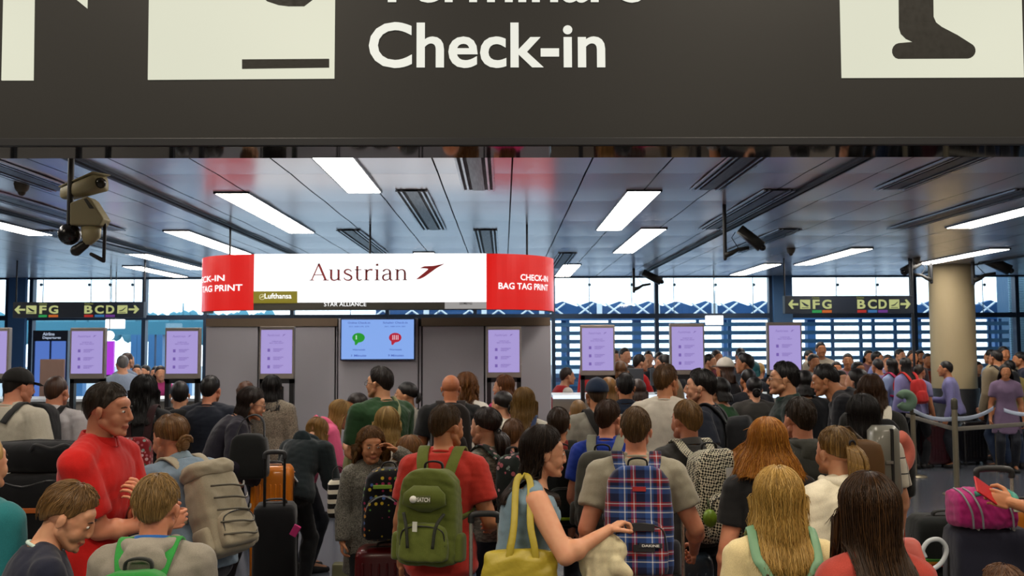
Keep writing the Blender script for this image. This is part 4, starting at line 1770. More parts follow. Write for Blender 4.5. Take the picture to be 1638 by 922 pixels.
def arctext(side, s, a0, a1, z0, z1):
    """lettering bent round a red end; a0, a1 are arc angles from the front"""
    par = [c for c in air.children if c.name.startswith('red_end')][0 if side < 0 else 1]
    o = text('lettering', s, par, (0, 0, 0), .12, m_wl, bold=.002, extr=.0)
    me = o.data
    bm = bmesh.new(); bm.from_mesh(me)
    bmesh.ops.triangulate(bm, faces=bm.faces)
    bmesh.ops.subdivide_edges(bm, edges=[e for e in bm.edges if e.calc_length() > .02], cuts=2)
    bm.to_mesh(me); bm.free()
    v = np.zeros(len(me.vertices) * 3)
    me.vertices.foreach_get('co', v)
    v = v.reshape(-1, 3)
    lo, hi = v.min(0), v.max(0)
    u = (v[:, 0] - lo[0]) / (hi[0] - lo[0])
    w = (v[:, 1] - lo[1]) / (hi[1] - lo[1])
    t = a0 + (a1 - a0) * u
    R = RA + .012
    cx = 0 if side < 0 else W_
    out = np.stack([cx + np.sin(t) * R, RA - np.cos(t) * R, z0 + (z1 - z0) * w], 1)
    me.vertices.foreach_set('co', out.ravel())
    me.update()
    o.location, o.rotation_euler = (0, 0, 0), (0, 0, 0)


zl1, zl1t, zl2, zl2t = AP(0, 450)[1], AP(0, 440)[1], AP(0, 465)[1], AP(0, 454.5)[1]
arctext(1, 'CHECK-IN', .50, 1.08, zl1, zl1t)
arctext(1, 'BAG TAG PRINT', .17, 1.08, zl2, zl2t)
arctext(-1, 'CHECK-IN', -1.45, -.45, zl1, zl1t)
arctext(-1, 'BAG TAG PRINT', -1.45, -.16, zl2 - .01, zl2t - .01)
g = G()
for px in (368, 843, 592):
    x = P(px, 400, YA + RA).x - q0.x
    g.cap((x, RA, .1), (x, RA, ZC - za0), .011, .011, 8)
g.box((P(368, 400, YA + RA).x - q0.x, RA - .02, HZ - .08), (P(843, 400, YA + RA).x - q0.x, RA + .02, HZ - .04))
obj('hanging_rod', g, plain('#24262b', .5), air, True)

# ------------------------------------------------------------------ grey partition block with displays
YP = 10.3
zp = P(600, 509, YP).z
bx0, bx1 = P(330, 500, YP).x, P(880, 500, YP).x
m_part = plain('#b6b3ba', .45, .12)
part = thing('partition_block', 'long grey metal-clad partition block under the airline sign', 'partition', (bx0, YP, 0))
Wp = bx1 - bx0
obj('core', G().box((.02, .03, 0), (Wp - .02, 1.1, zp - .01)), plain('#2c2a2b', .6), part)
bd = [(330, 413), (415, 536), (538, 540), (541.5, 669), (670.5, 674), (676, 774), (776, 880)]
zf = P(600, 522, YP).z
for a, c_ in bd:
    xa, xb = P(a, 500, YP).x - bx0, P(c_, 500, YP).x - bx0
    top_ = zf if not (541 < a < 670) else zp
    obj('cladding_panel', G().box((xa + .002, 0, .06), (xb - .002, .03, top_ - .004)), m_part, part, bevel=.002)
for a, c_ in ((330, 540), (674, 880)):
    xa, xb = P(a, 500, YP).x - bx0, P(c_, 500, YP).x - bx0
    obj('fascia', G().box((xa, -.01, zf), (xb, .03, zp)), plain('#7b6a58', .5, .2), part)
obj('end_cap', G().cap((Wp - .02, .25, .05), (Wp - .02, .25, zp - .05), .04, .04), m_part, part, True)
# wall TV
tv0, tv1 = P(544, 577, YP - .06), P(664, 509.5, YP - .06)
tv = thing('wall_screen', 'wide blue-lit wall screen showing a green and a red speech bubble', 'screen', (tv0.x, YP - .06, tv0.z))
w_, h_ = tv1.x - tv0.x, tv1.z - tv0.z
obj('casing', G().box((0, 0, 0), (w_, .06, h_)), plain('#1b2b52', .4), tv, bevel=.004)
scr = obj('screen', G().box((.013, -.003, .013), (w_ - .013, .001, h_ - .012)), glow('#86acf0', .95), tv)
for cx_, col_, s_ in ((.245, '#1f9a2c', 'L'), (.735, '#b81c38', 'OS')):
    pts = []
    for t in np.linspace(0, 2 * math.pi, 29)[:-1]:
        pts.append((w_ * cx_ + math.cos(t) * .068, h_ * .54 + math.sin(t) * .052))
    pts = [p if not (4.25 < t < 4.5) else (p[0] - .01, p[1] - .03) for p, t in zip(pts, np.linspace(0, 2 * math.pi, 29)[:-1])]
    bb = obj('speech_bubble', poly_plate(pts, -.006, -.003), glow(col_, .9), scr)
    if s_ == 'L':
        obj('mark', G().box((w_ * cx_ - .03, -.008, h_ * .50), (w_ * cx_ - .018, -.006, h_ * .60)), glow('#bfe0d0', .9), bb)
    else:
        g = G()
        for dx in (-.03, -.012, .008, .026):
            g.box((w_ * cx_ + dx, -.008, h_ * .49), (w_ * cx_ + dx + .009, -.006, h_ * .60))
        obj('mark', g, glow('#e8c0cc', .9), bb)
mt = glow('#4a66c0', .9)
for s_, x_, z_, wd, hh in (('Online Check-in', .10, .875, .30, .045), ('257, 258-270, 279', .115, .79, .27, .03), ('Schalter Check-in', .57, .875, .33, .045), ('261, 268-274, 281', .59, .79, .28, .03),
                           ('Wartezeit', .165, .235, .17, .04), ('1 Minute', .15, .09, .20, .05), ('Wartezeit', .655, .235, .17, .04), ('9 Minuten', .64, .09, .21, .05)):
    t_ = text('lettering', s_, scr, (0, 0, 0), .1, mt, bold=.002, extr=.0005)
    fit(t_, w_ * x_, w_ * (x_ + wd), h_ * z_, h_ * (z_ + hh), -.0045)


def kiosk(px, ptop, pbot, Y, label, wpx=51, tilt=0):
    """self check-in machine: lilac display on dark posts over a counter body"""
    xa, xb = P(px - wpx / 2, 550, Y).x, P(px + wpx / 2, 550, Y).x
    z0, z1 = P(px, pbot, Y).z, P(px, ptop, Y).z
    w = xb - xa
    r = thing('check_in_kiosk', label, 'kiosk', ((xa + xb) / 2, Y, 0), 0, 'self check-in kiosks')
    obj('display_frame', G().box((-w / 2 - .015, 0, z0 - .055), (w / 2 + .015, .07, z1 + .035)), plain('#8f857c', .45, .2), r, bevel=.008)
    s = obj('screen', G().box((-w / 2 + .004, -.004, z0), (w / 2 - .004, .002, z1)), glow('#b0a0e0', .86), r)
    h = z1 - z0
    mt = glow('#7d62b8', .8)
    serif_word('Austrian', s, -w * .30, w * .10, z0 + h * .855, z0 + h * .905, -.006, mt, .001)
    swoosh(s, w * .18, w * .30, z0 + h * .855, z0 + h * .905, -.006, mt, .001)
    for st, zz, ww, hh in (('CHECK-IN', .725, .30, .022), ('BAG TAG PRINT', .685, .44, .022)):
        t = text('lettering', st, s, (0, 0, 0), .1, mt, bold=.002, extr=.0004)
        fit(t, -w * ww / 2, w * ww / 2, z0 + h * zz, z0 + h * (zz + hh), -.005)
    g = G()
    for q in range(3):
        zc = z0 + h * (.53 - q * .19)
        g.box((-w * .28, -.005, zc - h * .03), (-w * .20, -.0045, zc + h * .04))
        for e in range(3):
            g.box((-w * .10, -.005, zc + h * (.03 - e * .028)), (w * (.22 - .06 * e), -.0045, zc + h * (.04 - e * .028)))
    obj('printed_lines', g, mt, s)
    g = G()
    for q in (-1, 1):
        g.box((q * (w / 2 - .01) - .022, .01, .75), (q * (w / 2 - .01) + .022, .07, z0 - .05))
    g.box((-w / 2 - .012, .01, z0 - .10), (w / 2 + .012, .07, z0 - .05))
    obj('post', g, plain('#17171a', .4), r)
    obj('body', G().box((-w / 2 - .03, -.12, 0), (w / 2 + .03, .09, .95)), plain('#3a3a3e', .4, .3), r, bevel=.012)
    obj('counter_shelf', G().box((-w / 2 - .05, -.2, .95), (w / 2 + .05, .09, .975)), plain('#c8c8cc', .3), r, bevel=.004)
    obj('slot', G().box((-w * .3, -.124, .6), (w * .3, -.119, .63)), plain('#0c0c0d', .4), r)
    return r


kiosk(442.5, 528, 598, 9.55, 'lilac kiosk display on the left part of the grey block')
kiosk(806, 528, 596, 9.55, 'lilac kiosk display at the right end of the grey block')
kiosk(291.5, 530, 598, 9.7, 'lilac kiosk display just left of the grey block')
kiosk(139.5, 530, 598, 9.7, 'lilac kiosk display below the left info sign')
kiosk(-14, 530, 598, 9.7, 'lilac kiosk display cut by the left edge of the picture')
kiosk(956, 525, 593, 10.2, 'lilac kiosk display nearest the red-clothed desk clerk, right of the grey block')
kiosk(1099.5, 523, 592, 10.2, 'lilac kiosk display between the two others right of the grey block')
kiosk(1255.5, 521, 592, 10.2, 'lilac kiosk display under the blue window post')


# ------------------------------------------------------------------ wayfinding signs, cameras
def info_sign(px0, px1, py0, py1, Y, label, k):
    a, c_ = P(px0, py1, Y), P(px1, py0, Y)
    r = thing('wayfinding_sign', label, 'sign', (a.x, Y, a.z), 0, None)
    W, Hh = c_.x - a.x, c_.z - a.z
    obj('panel', G().box((0, 0, 0), (W, .12, Hh)), plain('#1a2535', .5), r, bevel=.004)
    ml = glow('#c4ca86', .8)
    u = lambda px: (px - px0) / (px1 - px0) * W
    v_ = lambda f: Hh * f
    bx = k
    for s, xx in ((-1, bx['la']), (1, bx['ra'])):
        x0, x1 = u(xx[0]), u(xx[1])
        if s < 0:
            x0, x1 = x1, x0
        L = x1 - x0
        pts = [(x0, v_(.46)), (x0, v_(.58)), (x0 + L * .62, v_(.58)), (x0 + L * .45, v_(.76)), (x0 + L * .62, v_(.78)), (x1, v_(.52)), (x0 + L * .62, v_(.26)), (x0 + L * .45, v_(.28)), (x0 + L * .62, v_(.46))]
        obj('arrow', poly_plate(pts, -.006, .0), ml, r)
    for x_, fl in ((bx['lb'], -1), (bx['rb'], 1)):
        s = obj('plane_box', G().box((u(x_[0]), -.005, v_(.26)), (u(x_[1]), .0, v_(.78))), ml, r)
        xa, xb = u(x_[0]), u(x_[1])
        w = xb - xa
        g = poly_plate([(xa + w * .12, v_(.44)), (xa + w * .5, v_(.50)), (xa + w * .88, v_(.68)), (xa + w * .82, v_(.60)), (xa + w * .55, v_(.44)), (xa + w * .3, v_(.40))] if fl > 0 else
                       [(xa + w * .12, v_(.68)), (xa + w * .45, v_(.58)), (xa + w * .88, v_(.44)), (xa + w * .7, v_(.38)), (xa + w * .4, v_(.46)), (xa + w * .2, v_(.58))], -.008, -.005)
        obj('plane_shape', g, plain('#1a2535'), s)
        obj('baseline', G().box((xa + w * .15, -.008, v_(.31)), (xa + w * .85, -.005, v_(.345))), plain('#1a2535'), s)
    for ch, x_ in bx['lt']:
        t = text('lettering', ch, r, (0, 0, 0), .1, ml, bold=.003, extr=.002)
        fit(t, u(x_[0]), u(x_[1]), v_(.26), v_(.78), -.004)
    for col, x_ in bx['col']:
        obj('colour_bar', G().box((u(x_[0]), -.006, v_(.04)), (u(x_[1]), .0, v_(.19))), glow(col, .8), r)
    for x_ in bx['gate']:
        t = text('lettering', 'Gate', r, (0, 0, 0), .05, glow('#8f9650', .6), bold=.001, extr=.001)
        fit(t, u(x_[0]), u(x_[1]), v_(.84), v_(.95), -.004)
    g = G()
    for x in (W * .008, W * .992):
        g.cap((x, .06, Hh), (x, .06, ZC - a.z), .012, .012, 8)
    obj('hanger', g, plain('#22262e'), r, True)


info_sign(20, 230, 483, 509, 14, 'dark hanging sign with lit FG and BCD gate letters at the left', dict(
    la=(23, 40), ra=(206, 223), lb=(42, 58), rb=(188, 204), lt=[('F', (63, 74)), ('G', (78, 93)), ('B', (135, 148)), ('C', (152, 166)), ('D', (170, 183))],
    col=[('#1c9a4e', (62, 75)), ('#c8621c', (78, 93)), ('#b3241c', (135, 149)), ('#2f6ea8', (152, 167)), ('#6a2f8a', (169, 184))], gate=[(62, 75), (135, 149)]))
info_sign(1256, 1460, 473, 502, 14, 'dark hanging sign with lit FG and BCD gate letters left of the round column', dict(
    la=(1261, 1277), ra=(1440, 1456), lb=(1280, 1296), rb=(1422, 1438), lt=[('F', (1300, 1311)), ('G', (1315, 1330)), ('B', (1371, 1384)), ('C', (1388, 1402)), ('D', (1405, 1418))],
    col=[('#1c9a4e', (1299, 1314)), ('#c8621c', (1315, 1330)), ('#b3241c', (1371, 1385)), ('#2f6ea8', (1388, 1402)), ('#6a2f8a', (1404, 1419))], gate=[(1299, 1311), (1370, 1382)]))

# left surveillance camera cluster
Yk = 5.0
k0 = P(111, 375, Yk)
m_beige = plain('#9a8f6a', .55)
camr = thing('surveillance_camera', 'beige surveillance camera with a dark dome on a ceiling pole at the left', 'camera', (k0.x, Yk, k0.z))
U = lambda px, py, y=0: ((P(px, py, Yk + y) - k0).x, y, (P(px, py, Yk + y) - k0).z)
obj('pole', G().cap((0, 0, .02), (0, 0, ZC - k0.z), .016, .016), plain('#2a2620', .5), camr, True)
obj('dome', G().ell((0, 0, 0), (.058, .058, .058), None, 24, 16), plain('#171614', .25), camr, True)
a, c_ = np.array(U(101, 313, .10)), np.array(U(160, 293, -.06))
d = (c_ - a) / np.linalg.norm(c_ - a)
wv = np.cross(d, [0, 0, 1]); wv /= np.linalg.norm(wv); uv_ = np.cross(wv, d)
obj('camera_housing', G().loft([(a, wv * .02, uv_ * .015), (a + d * .04, wv * .045, uv_ * .034), (c_ - d * .0, wv * .052, uv_ * .044)], 16, 4), m_beige, camr, True)
obj('lens', G().cap(c_ - d * .02, c_ + d * .003, .030, .030), plain('#2b281d', .2), camr, True)
obj('sun_shield', G().loft([(a + d * .02 + uv_ * .04, wv * .04, uv_ * .004), (c_ + d * .015 + uv_ * .048, wv * .058, uv_ * .004)], 12, 4), m_beige, camr, True)
pts = [U(118, 327), U(145, 316), U(153, 322), U(172, 352), U(166, 363), U(118, 362)]
obj('bracket_body', poly_plate([(x, z) for x, y, z in pts], -.05, .05), m_beige, camr, bevel=.008)
obj('slot', poly_plate([(U(141, 321)[0], U(141, 321)[2]), (U(145, 320)[0], U(145, 320)[2]), (U(157, 336)[0], U(157, 336)[2]), (U(150, 336)[0], U(150, 336)[2])], -.054, -.049), plain('#2b281d'), camr)
obj('lower_joint', G().loft([(U(146, 363), (.05, 0, 0), (0, .04, 0)), (U(146, 380), (.045, 0, 0), (0, .035, 0)), (U(140, 392), (.02, 0, 0), (0, .02, 0))], 16, 2.6), plain('#b3a67c', .5), camr, True)
obj('small_camera', G().cap(U(122, 401), U(136, 391), .030, .024), plain('#1f1c18', .4), camr, True)
g = G().cap(U(168, 360), U(166, 418), .009, .009).cap(U(146, 407), U(165, 417), .010, .012)
obj('bracket_arm', g, plain('#1f1c22', .5), camr, True)


def cctv(px, py, pr, Y, label, s=1.0, flip=1, ang=-.6):
    """pole at px from the ceiling to py, camera on a curved arm, pointing down"""
    b0 = P(px, py, Y)
    r = thing('surveillance_camera', label, 'camera', (b0.x, Y, b0.z))
    obj('pole', G().cap((0, 0, 0), (0, 0, ZC - b0.z), .018 * s, .018 * s), plain('#1e2024', .5), r, True)
    g = G().tube([(0, 0, .03 * s), (flip * .06 * s, 0, .05 * s), (flip * .12 * s, 0, .085 * s), (flip * .22 * s, 0, .10 * s)], [.03 * s, .022 * s, .017 * s, .017 * s], 10)
    obj('arm', g, plain('#232220', .5), r, True)
    c0 = np.array([flip * .24 * s, 0, .19 * s])
    d = np.array([flip * math.cos(ang), -.25, math.sin(ang)]); d /= np.linalg.norm(d)
    w = np.array([0, 1., 0]); w = w - d * np.dot(w, d); w /= np.linalg.norm(w); u = np.cross(d, w)
    obj('camera_housing', G().loft([(c0 - d * .13 * s, w * .04 * s, u * .045 * s), (c0 + d * .13 * s, w * .045 * s, u * .05 * s)], 16, 4), plain('#191815', .4), r, True)
    obj('lens', G().cap(c0 + d * .12 * s, c0 + d * .14 * s, .03 * s, .03 * s), plain('#0c0c10', .15), r, True)
    pts = [c0 - d * .12 * s + np.array([-flip * .05, 0, -.02]) * s, c0 - d * .1 * s + np.array([-flip * .10, 0, -.06]) * s, c0 + np.array([-flip * .10, 0, -.12]) * s, (flip * .18 * s, 0, .085 * s)]
    obj('cable', G().tube(pts, .004 * s, 6), plain('#141414'), r, True)


cctv(1160, 414, 0, 8.6, 'dark surveillance camera on a ceiling pole right of centre', 1.0, 1, -.75)
cctv(1014, 467, 0, 15.8, 'small dark surveillance camera hanging before the middle windows', 1.3, 1, -.5)
cctv(1490, 452, 0, 14.7, 'dark surveillance camera on the left side of the round column', 1.3, -1, -.5)
cctv(1557, 454, 0, 14.7, 'dark surveillance camera on the right side of the round column', 1.6, 1, -.5)
pp = P(1463, 600, 14.2)
tag(obj('thin_pole', G().cap((pp.x, 14.2, .9), (pp.x, 14.2, ZC), .02, .02), plain('#1c222c'), None, True), 'thin dark pole at the right end of the right info sign', 'pole')
for px, py, Y, lb in ((35, 303, 7.4, 'small smoke detector on the ceiling at the left edge'), (1265, 399, 12.6, 'small smoke detector on the ceiling behind the dark camera'), (1466, 413, 14, 'small smoke detector on the ceiling left of the round column')):
    c_ = P(px, py, Y)
    r = thing('smoke_detector', lb, 'smoke detector', (c_.x, Y, ZC))
    obj('base', G().cap((0, 0, -.03), (0, 0, -.012), .055, .06), plain('#6a6152'), r, True)
    obj('sensor', G().cap((0, 0, -.075), (0, 0, -.04), .03, .035), plain('#54493c'), r, True)

# ------------------------------------------------------------------ check-in desk, far furniture
Yd = 11.2
zd = P(1000, 634, Yd).z
xa, xb = P(884, 600, Yd).x, P(1345, 600, Yd).x
dk = thing('check_in_desk', 'long grey check-in desk with a bright lit top edge behind the kiosks', 'desk', (xa, Yd, 0))
obj('front_panel', G().box((0, 0, 0), (xb - xa, .08, zd - .03)), plain('#a89c8e', .6), dk)
obj('lit_edge', G().box((0, -.02, zd - .028), (xb - xa, .0, zd + .012)), glow('#dce8f8', 1.3), dk)
obj('desk_top', G().box((0, 0, zd - .02), (xb - xa, .7, zd + .01)), plain('#c2c6cc', .35), dk)
for px, lb in ((1010, 'dark desk monitor beside the red-clothed clerk'), (1060, 'dark desk monitor right of the standing clerk'), (1180, 'dark desk monitor below the white-capped traveller')):
    c_ = P(px, 628, Yd + .3)
    r = thing('desk_monitor', lb, 'monitor', (c_.x, Yd + .3, zd + .01))
    obj('stand', G().cap((0, 0, .0), (0, 0, .12), .02, .02).box((-.09, -.06, 0), (.09, .06, .012)), plain('#2a2c30'), r)
    obj('screen_case', G().box((-.15, -.02, .1), (.15, .02, .31)), plain('#43484f', .5), r, bevel=.008)
Yl = 11.0
xa, xb = P(-60, 600, Yl).x, P(326, 600, Yl).x
zl_ = P(100, 640, Yl).z
dk = thing('check_in_desk', 'pale check-in desk behind the kiosks at the left', 'desk', (xa, Yl, 0))
obj('front_panel', G().box((0, 0, 0), (xb - xa, .08, zl_ - .02)), plain('#8f8a84', .6), dk)
obj('desk_top', G().box((0, -.04, zl_ - .02), (xb - xa, .6, zl_ + .01)), plain('#cdd4dc', .3), dk)
c_ = P(82, 640, 11.3)
tag(obj('notice_board', G().box((P(63, 600, 11.9).x, 11.9, 0), (P(102, 600, 11.9).x, 11.94, P(80, 575, 11.9).z)), plain('#8c6f62', .7), None, False, .01), 'brown upright board behind the two men at the left', 'board')
r = thing('door_unit', 'blue-lit glass doorway under a dark panel with white writing at the left', 'doorway', (P(51, 600, 16.5).x, 16.5, 0))
xw = P(107, 600, 16.5).x - P(51, 600, 16.5).x
zt0, zt1 = P(80, 546, 16.5).z, P(80, 529, 16.5).z
hd = obj('header_panel', G().box((0, 0, zt0), (xw, .1, zt1)), plain('#101a2e', .4), r)
for s_, z_ in (('Airline', .52), ('Departures', .14)):
    t_ = text('lettering', s_, hd, (0, 0, 0), .08, glow('#b9c8e0', .8), bold=.002)
    fit(t_, xw * .28, xw * (.62 if s_ == 'Airline' else .80), zt0 + (zt1 - zt0) * z_, zt0 + (zt1 - zt0) * (z_ + .3), -.004)
obj('glass_leaf', G().box((.03, .03, 0), (xw / 2 - .01, .05, zt0)).box((xw / 2 + .01, .03, 0), (xw - .03, .05, zt0)), glow('#5f86e0', .7), r)
obj('door_frame', G().box((0, 0, 0), (.03, .1, zt0)).box((xw - .03, 0, 0), (xw, .1, zt0)).box((xw / 2 - .01, 0, 0), (xw / 2 + .01, .1, zt0)), plain('#16284a', .4), r)
r = thing('magenta_display', 'narrow glowing magenta display right of the left kiosk', 'display', (P(169, 600, 15).x, 15, 0))
xw = P(181, 600, 15).x - P(169, 600, 15).x
obj('screen', G().box((0, 0, P(170, 600, 15).z), (xw, .05, P(170, 546, 15).z)), glow('#b93ae0', .9), r)
obj('stand', G().box((0, .01, 0), (xw, .06, P(170, 600, 15).z)), plain('#26222a'), r)
c_ = P(175, 537, 15)
r = thing('globe_lamp', 'round white globe lamp above the magenta display', 'lamp', (c_.x, 15, c_.z))
obj('globe', G().ell((0, 0, 0), (.075, .075, .075)), glow('#ffffff', 2.0), r, True)
obj('hanger', G().cap((0, 0, .07), (0, 0, ZC - c_.z), .006, .006, 6), plain('#222'+'222'), r, True)
for px0, px1, py0, py1, lb in ((168, 197, 511, 526, 'glowing white panel imitating outdoor brightness above the magenta display'), (1130, 1157, 505, 520, 'bright white light box hanging between the two right kiosk displays')):  # panel above the magenta display glows in place of outdoor brightness
    a_, b2_ = P(px0, py1, 16.2), P(px1, py0, 16.2)
    r = thing('bright_panel', lb, 'light', (a_.x, 16.2, a_.z), 0, None)
    obj('diffuser', G().box((0, 0, 0), (b2_.x - a_.x, .1, b2_.z - a_.z)), glow('#ffffff', 1.6), r, bevel=.01)
    obj('hanger', G().cap(((b2_.x - a_.x) / 2, .05, b2_.z - a_.z), ((b2_.x - a_.x) / 2, .05, ZC - a_.z), .008), plain('#333333'), r)
c_ = P(1485, 592, 15.2)
r = thing('red_cabinet', 'red cabinet standing left of the round column', 'cabinet', (P(1476, 600, 16.1).x, 16.1, 0))
zz = P(1480, 594, 16.1).z
obj('carcass', G().box((0, 0, 0), (.34, .3, zz)), plain('#8f2a18', .5), r, bevel=.006)
obj('door', G().box((.02, -.015, .05), (.32, .0, zz - .04)), plain('#9c2c18', .45), r, bevel=.004)
xa, zz = P(930, 600, 13.1).x, P(940, 585, 13.1).z
r = thing('red_office_chair', 'tall red padded chair beside the desk clerk in the red vest', 'chair', (P(940, 600, 13.1).x, 13.1, 0))
obj('backrest', G().loft([((-.02, 0, .5), (.16, 0, 0), (0, .05, 0)), ((0, .03, 1.0), (.17, 0, 0), (0, .045, 0)), ((.03, .06, zz), (.13, 0, 0), (0, .03, 0))], 20, 3.5), plain('#b01018', .7), r, True)
obj('seat', G().loft([((0, -.22, .45), (.24, 0, 0), (0, .25, 0)), ((0, -.22, .54), (.24, 0, 0), (0, .25, 0))], 20, 4), plain('#a01018', .7), r, True)
obj('base', G().cap((0, -.2, .08), (0, -.2, .45), .03, .03).tube([(-.25, -.2, .05), (0, -.2, .09), (.25, -.2, .05)], .02).tube([(0, -.45, .05), (0, -.2, .09), (0, .05, .05)], .02), plain('#222222'), r, True)

# ------------------------------------------------------------------ queue posts and belts
m_post = plain('#a0957c', .35, .6)
POSTS = {'a': (1463, 763), 'b': (1475, 726), 'c': (1531, 792), 'd': (1583, 722), 'e': (1597, 752), 'f': (1428, 740), 'g': (1665, 775), 'h': (1427, 700), 'i': (1660, 715), 'j': (1512, 708)}
PLB = {'a': 'metal queue post with a visible round foot left of centre of the belt area', 'b': 'metal queue post just behind the round-footed one', 'c': 'nearest and tallest metal queue post among the belts', 'd': 'metal queue post right behind the lilac-shirted boy',
       'e': 'metal queue post second from the right edge', 'f': 'metal queue post next to the white-topped woman with the grey case', 'g': 'metal queue post just outside the right edge', 'h': 'far metal queue post behind the green neck pillow',
       'i': 'far metal queue post outside the right edge', 'j': 'far metal queue post in front of the round column'}
PPOS = {}
for k_, (px, py) in POSTS.items():
    p = PZ(px, py, 0)
    PPOS[k_] = p
    r = thing('queue_post', PLB[k_], 'queue post', (p.x, p.y, 0), 0, 'metal belt posts of the queue')
    hp_ = 1.14 if k_ == 'c' else .96
    obj('pole', G().cap((0, 0, .02), (0, 0, hp_ - .03), .034, .034, 16), m_post, r, True)
    obj('foot', G().loft([((0, 0, 0.0), (.17, 0, 0), (0, .17, 0)), ((0, 0, .012), (.165, 0, 0), (0, .165, 0)), ((0, 0, .03), (.05, 0, 0), (0, .05, 0))], 24, 2), m_post, r, True)
    obj('belt_head', G().cap((0, 0, hp_ - .08), (0, 0, hp_ + .005), .040, .040, 16), plain('#5a5648', .4, .4), r, True)
BL = [('a', 'c', .93, '#bcc8dc', .07), ('c', 'e', .93, '#bcc8dc', .07), ('b', 'd', .93, '#bcc8dc', .07), ('e', 'g', .93, '#bcc8dc', .07), ('f', 'a', .93, '#bcc8dc', .05), ('h', 'j', .93, '#bcc8dc', .06), ('j', 'i', .93, '#bcc8dc', .06),
      ('h', 'b', .93, '#c8d2e2', .05), ('f', 'c', .80, '#8d867a', .0), ('c', 'g', .80, '#8d867a', .0), ('b', 'd', .80, '#8d867a', .0), ('d', 'i', .80, '#8d867a', .0)]
for a, b_, z, col, sag in BL:
    A_, B_ = PPOS[a], PPOS[b_]
    pts = [(A_.x + (B_.x - A_.x) * t, A_.y + (B_.y - A_.y) * t, z - sag * 4 * t * (1 - t) * .8) for t in np.linspace(.03, .97, 14)]
    o = obj('queue_belt', G().ribbon(pts, .055, .004, (0, 0, 1)), cloth(col), None, True)
    nm_ = {'a': 'round-footed post', 'b': 'post behind the round-footed one', 'c': 'tallest post', 'd': 'post behind the lilac-shirted boy', 'e': 'second post from the right', 'f': 'post by the grey case', 'g': 'right edge', 'h': 'far neck-pillow post', 'i': 'far right edge', 'j': 'far column post'}
    tag(o, ('pale blue belt' if sag else 'lower grey belt') + ' from ' + nm_[a] + ' to ' + nm_[b_], 'queue belt', 'belts between the queue posts')


# ------------------------------------------------------------------ bags
def smooth_path(pts, n=6):
    pts = [np.asarray(p, float) for p in pts]
    P_ = [2 * pts[0] - pts[1]] + pts + [2 * pts[-1] - pts[-2]]
    out = []
    for i in range(1, len(P_) - 2):
        a, b, c, d = P_[i - 1:i + 3]
        for j in range(n):
            t = j / n
            out.append(.5 * (2 * b + (c - a) * t + (2 * a - 5 * b + 4 * c - d) * t * t + (3 * b - a - 3 * c + d) * t ** 3))
    out.append(pts[-1])
    return np.array(out)


def rbox(g, lo, hi, seg=28, p=5.0, taper_top=.8, bulge=.06):
    """soft rounded bag volume: horizontal superellipse sections; +/- y is depth"""
    cx, cy = (lo[0] + hi[0]) / 2, (lo[1] + hi[1]) / 2
    w, d = (hi[0] - lo[0]) / 2, (hi[1] - lo[1]) / 2
    H = hi[2] - lo[2]
    secs = []
    for t in (0, .03, .10, .3, .55, .75, .88, .96, 1.0):
        k = 1 - .12 * max(0, (.1 - t) / .1) ** 2
        top = 1 - (1 - taper_top) * max(0, (t - .45) / .55) ** 2
        if t > .9:
            top *= 1 - .45 * ((t - .9) / .1) ** 2
        if t < .03:
            k *= .8
        b_ = 1 + bulge * math.sin(math.pi * min(1, t * 1.1))
        secs.append(((cx, cy, lo[2] + H * t), (w * k * top, 0, 0), (0, d * k * b_ * (top * .5 + .5), 0)))
    return g.loft(secs, seg, p)


BAGS = {}


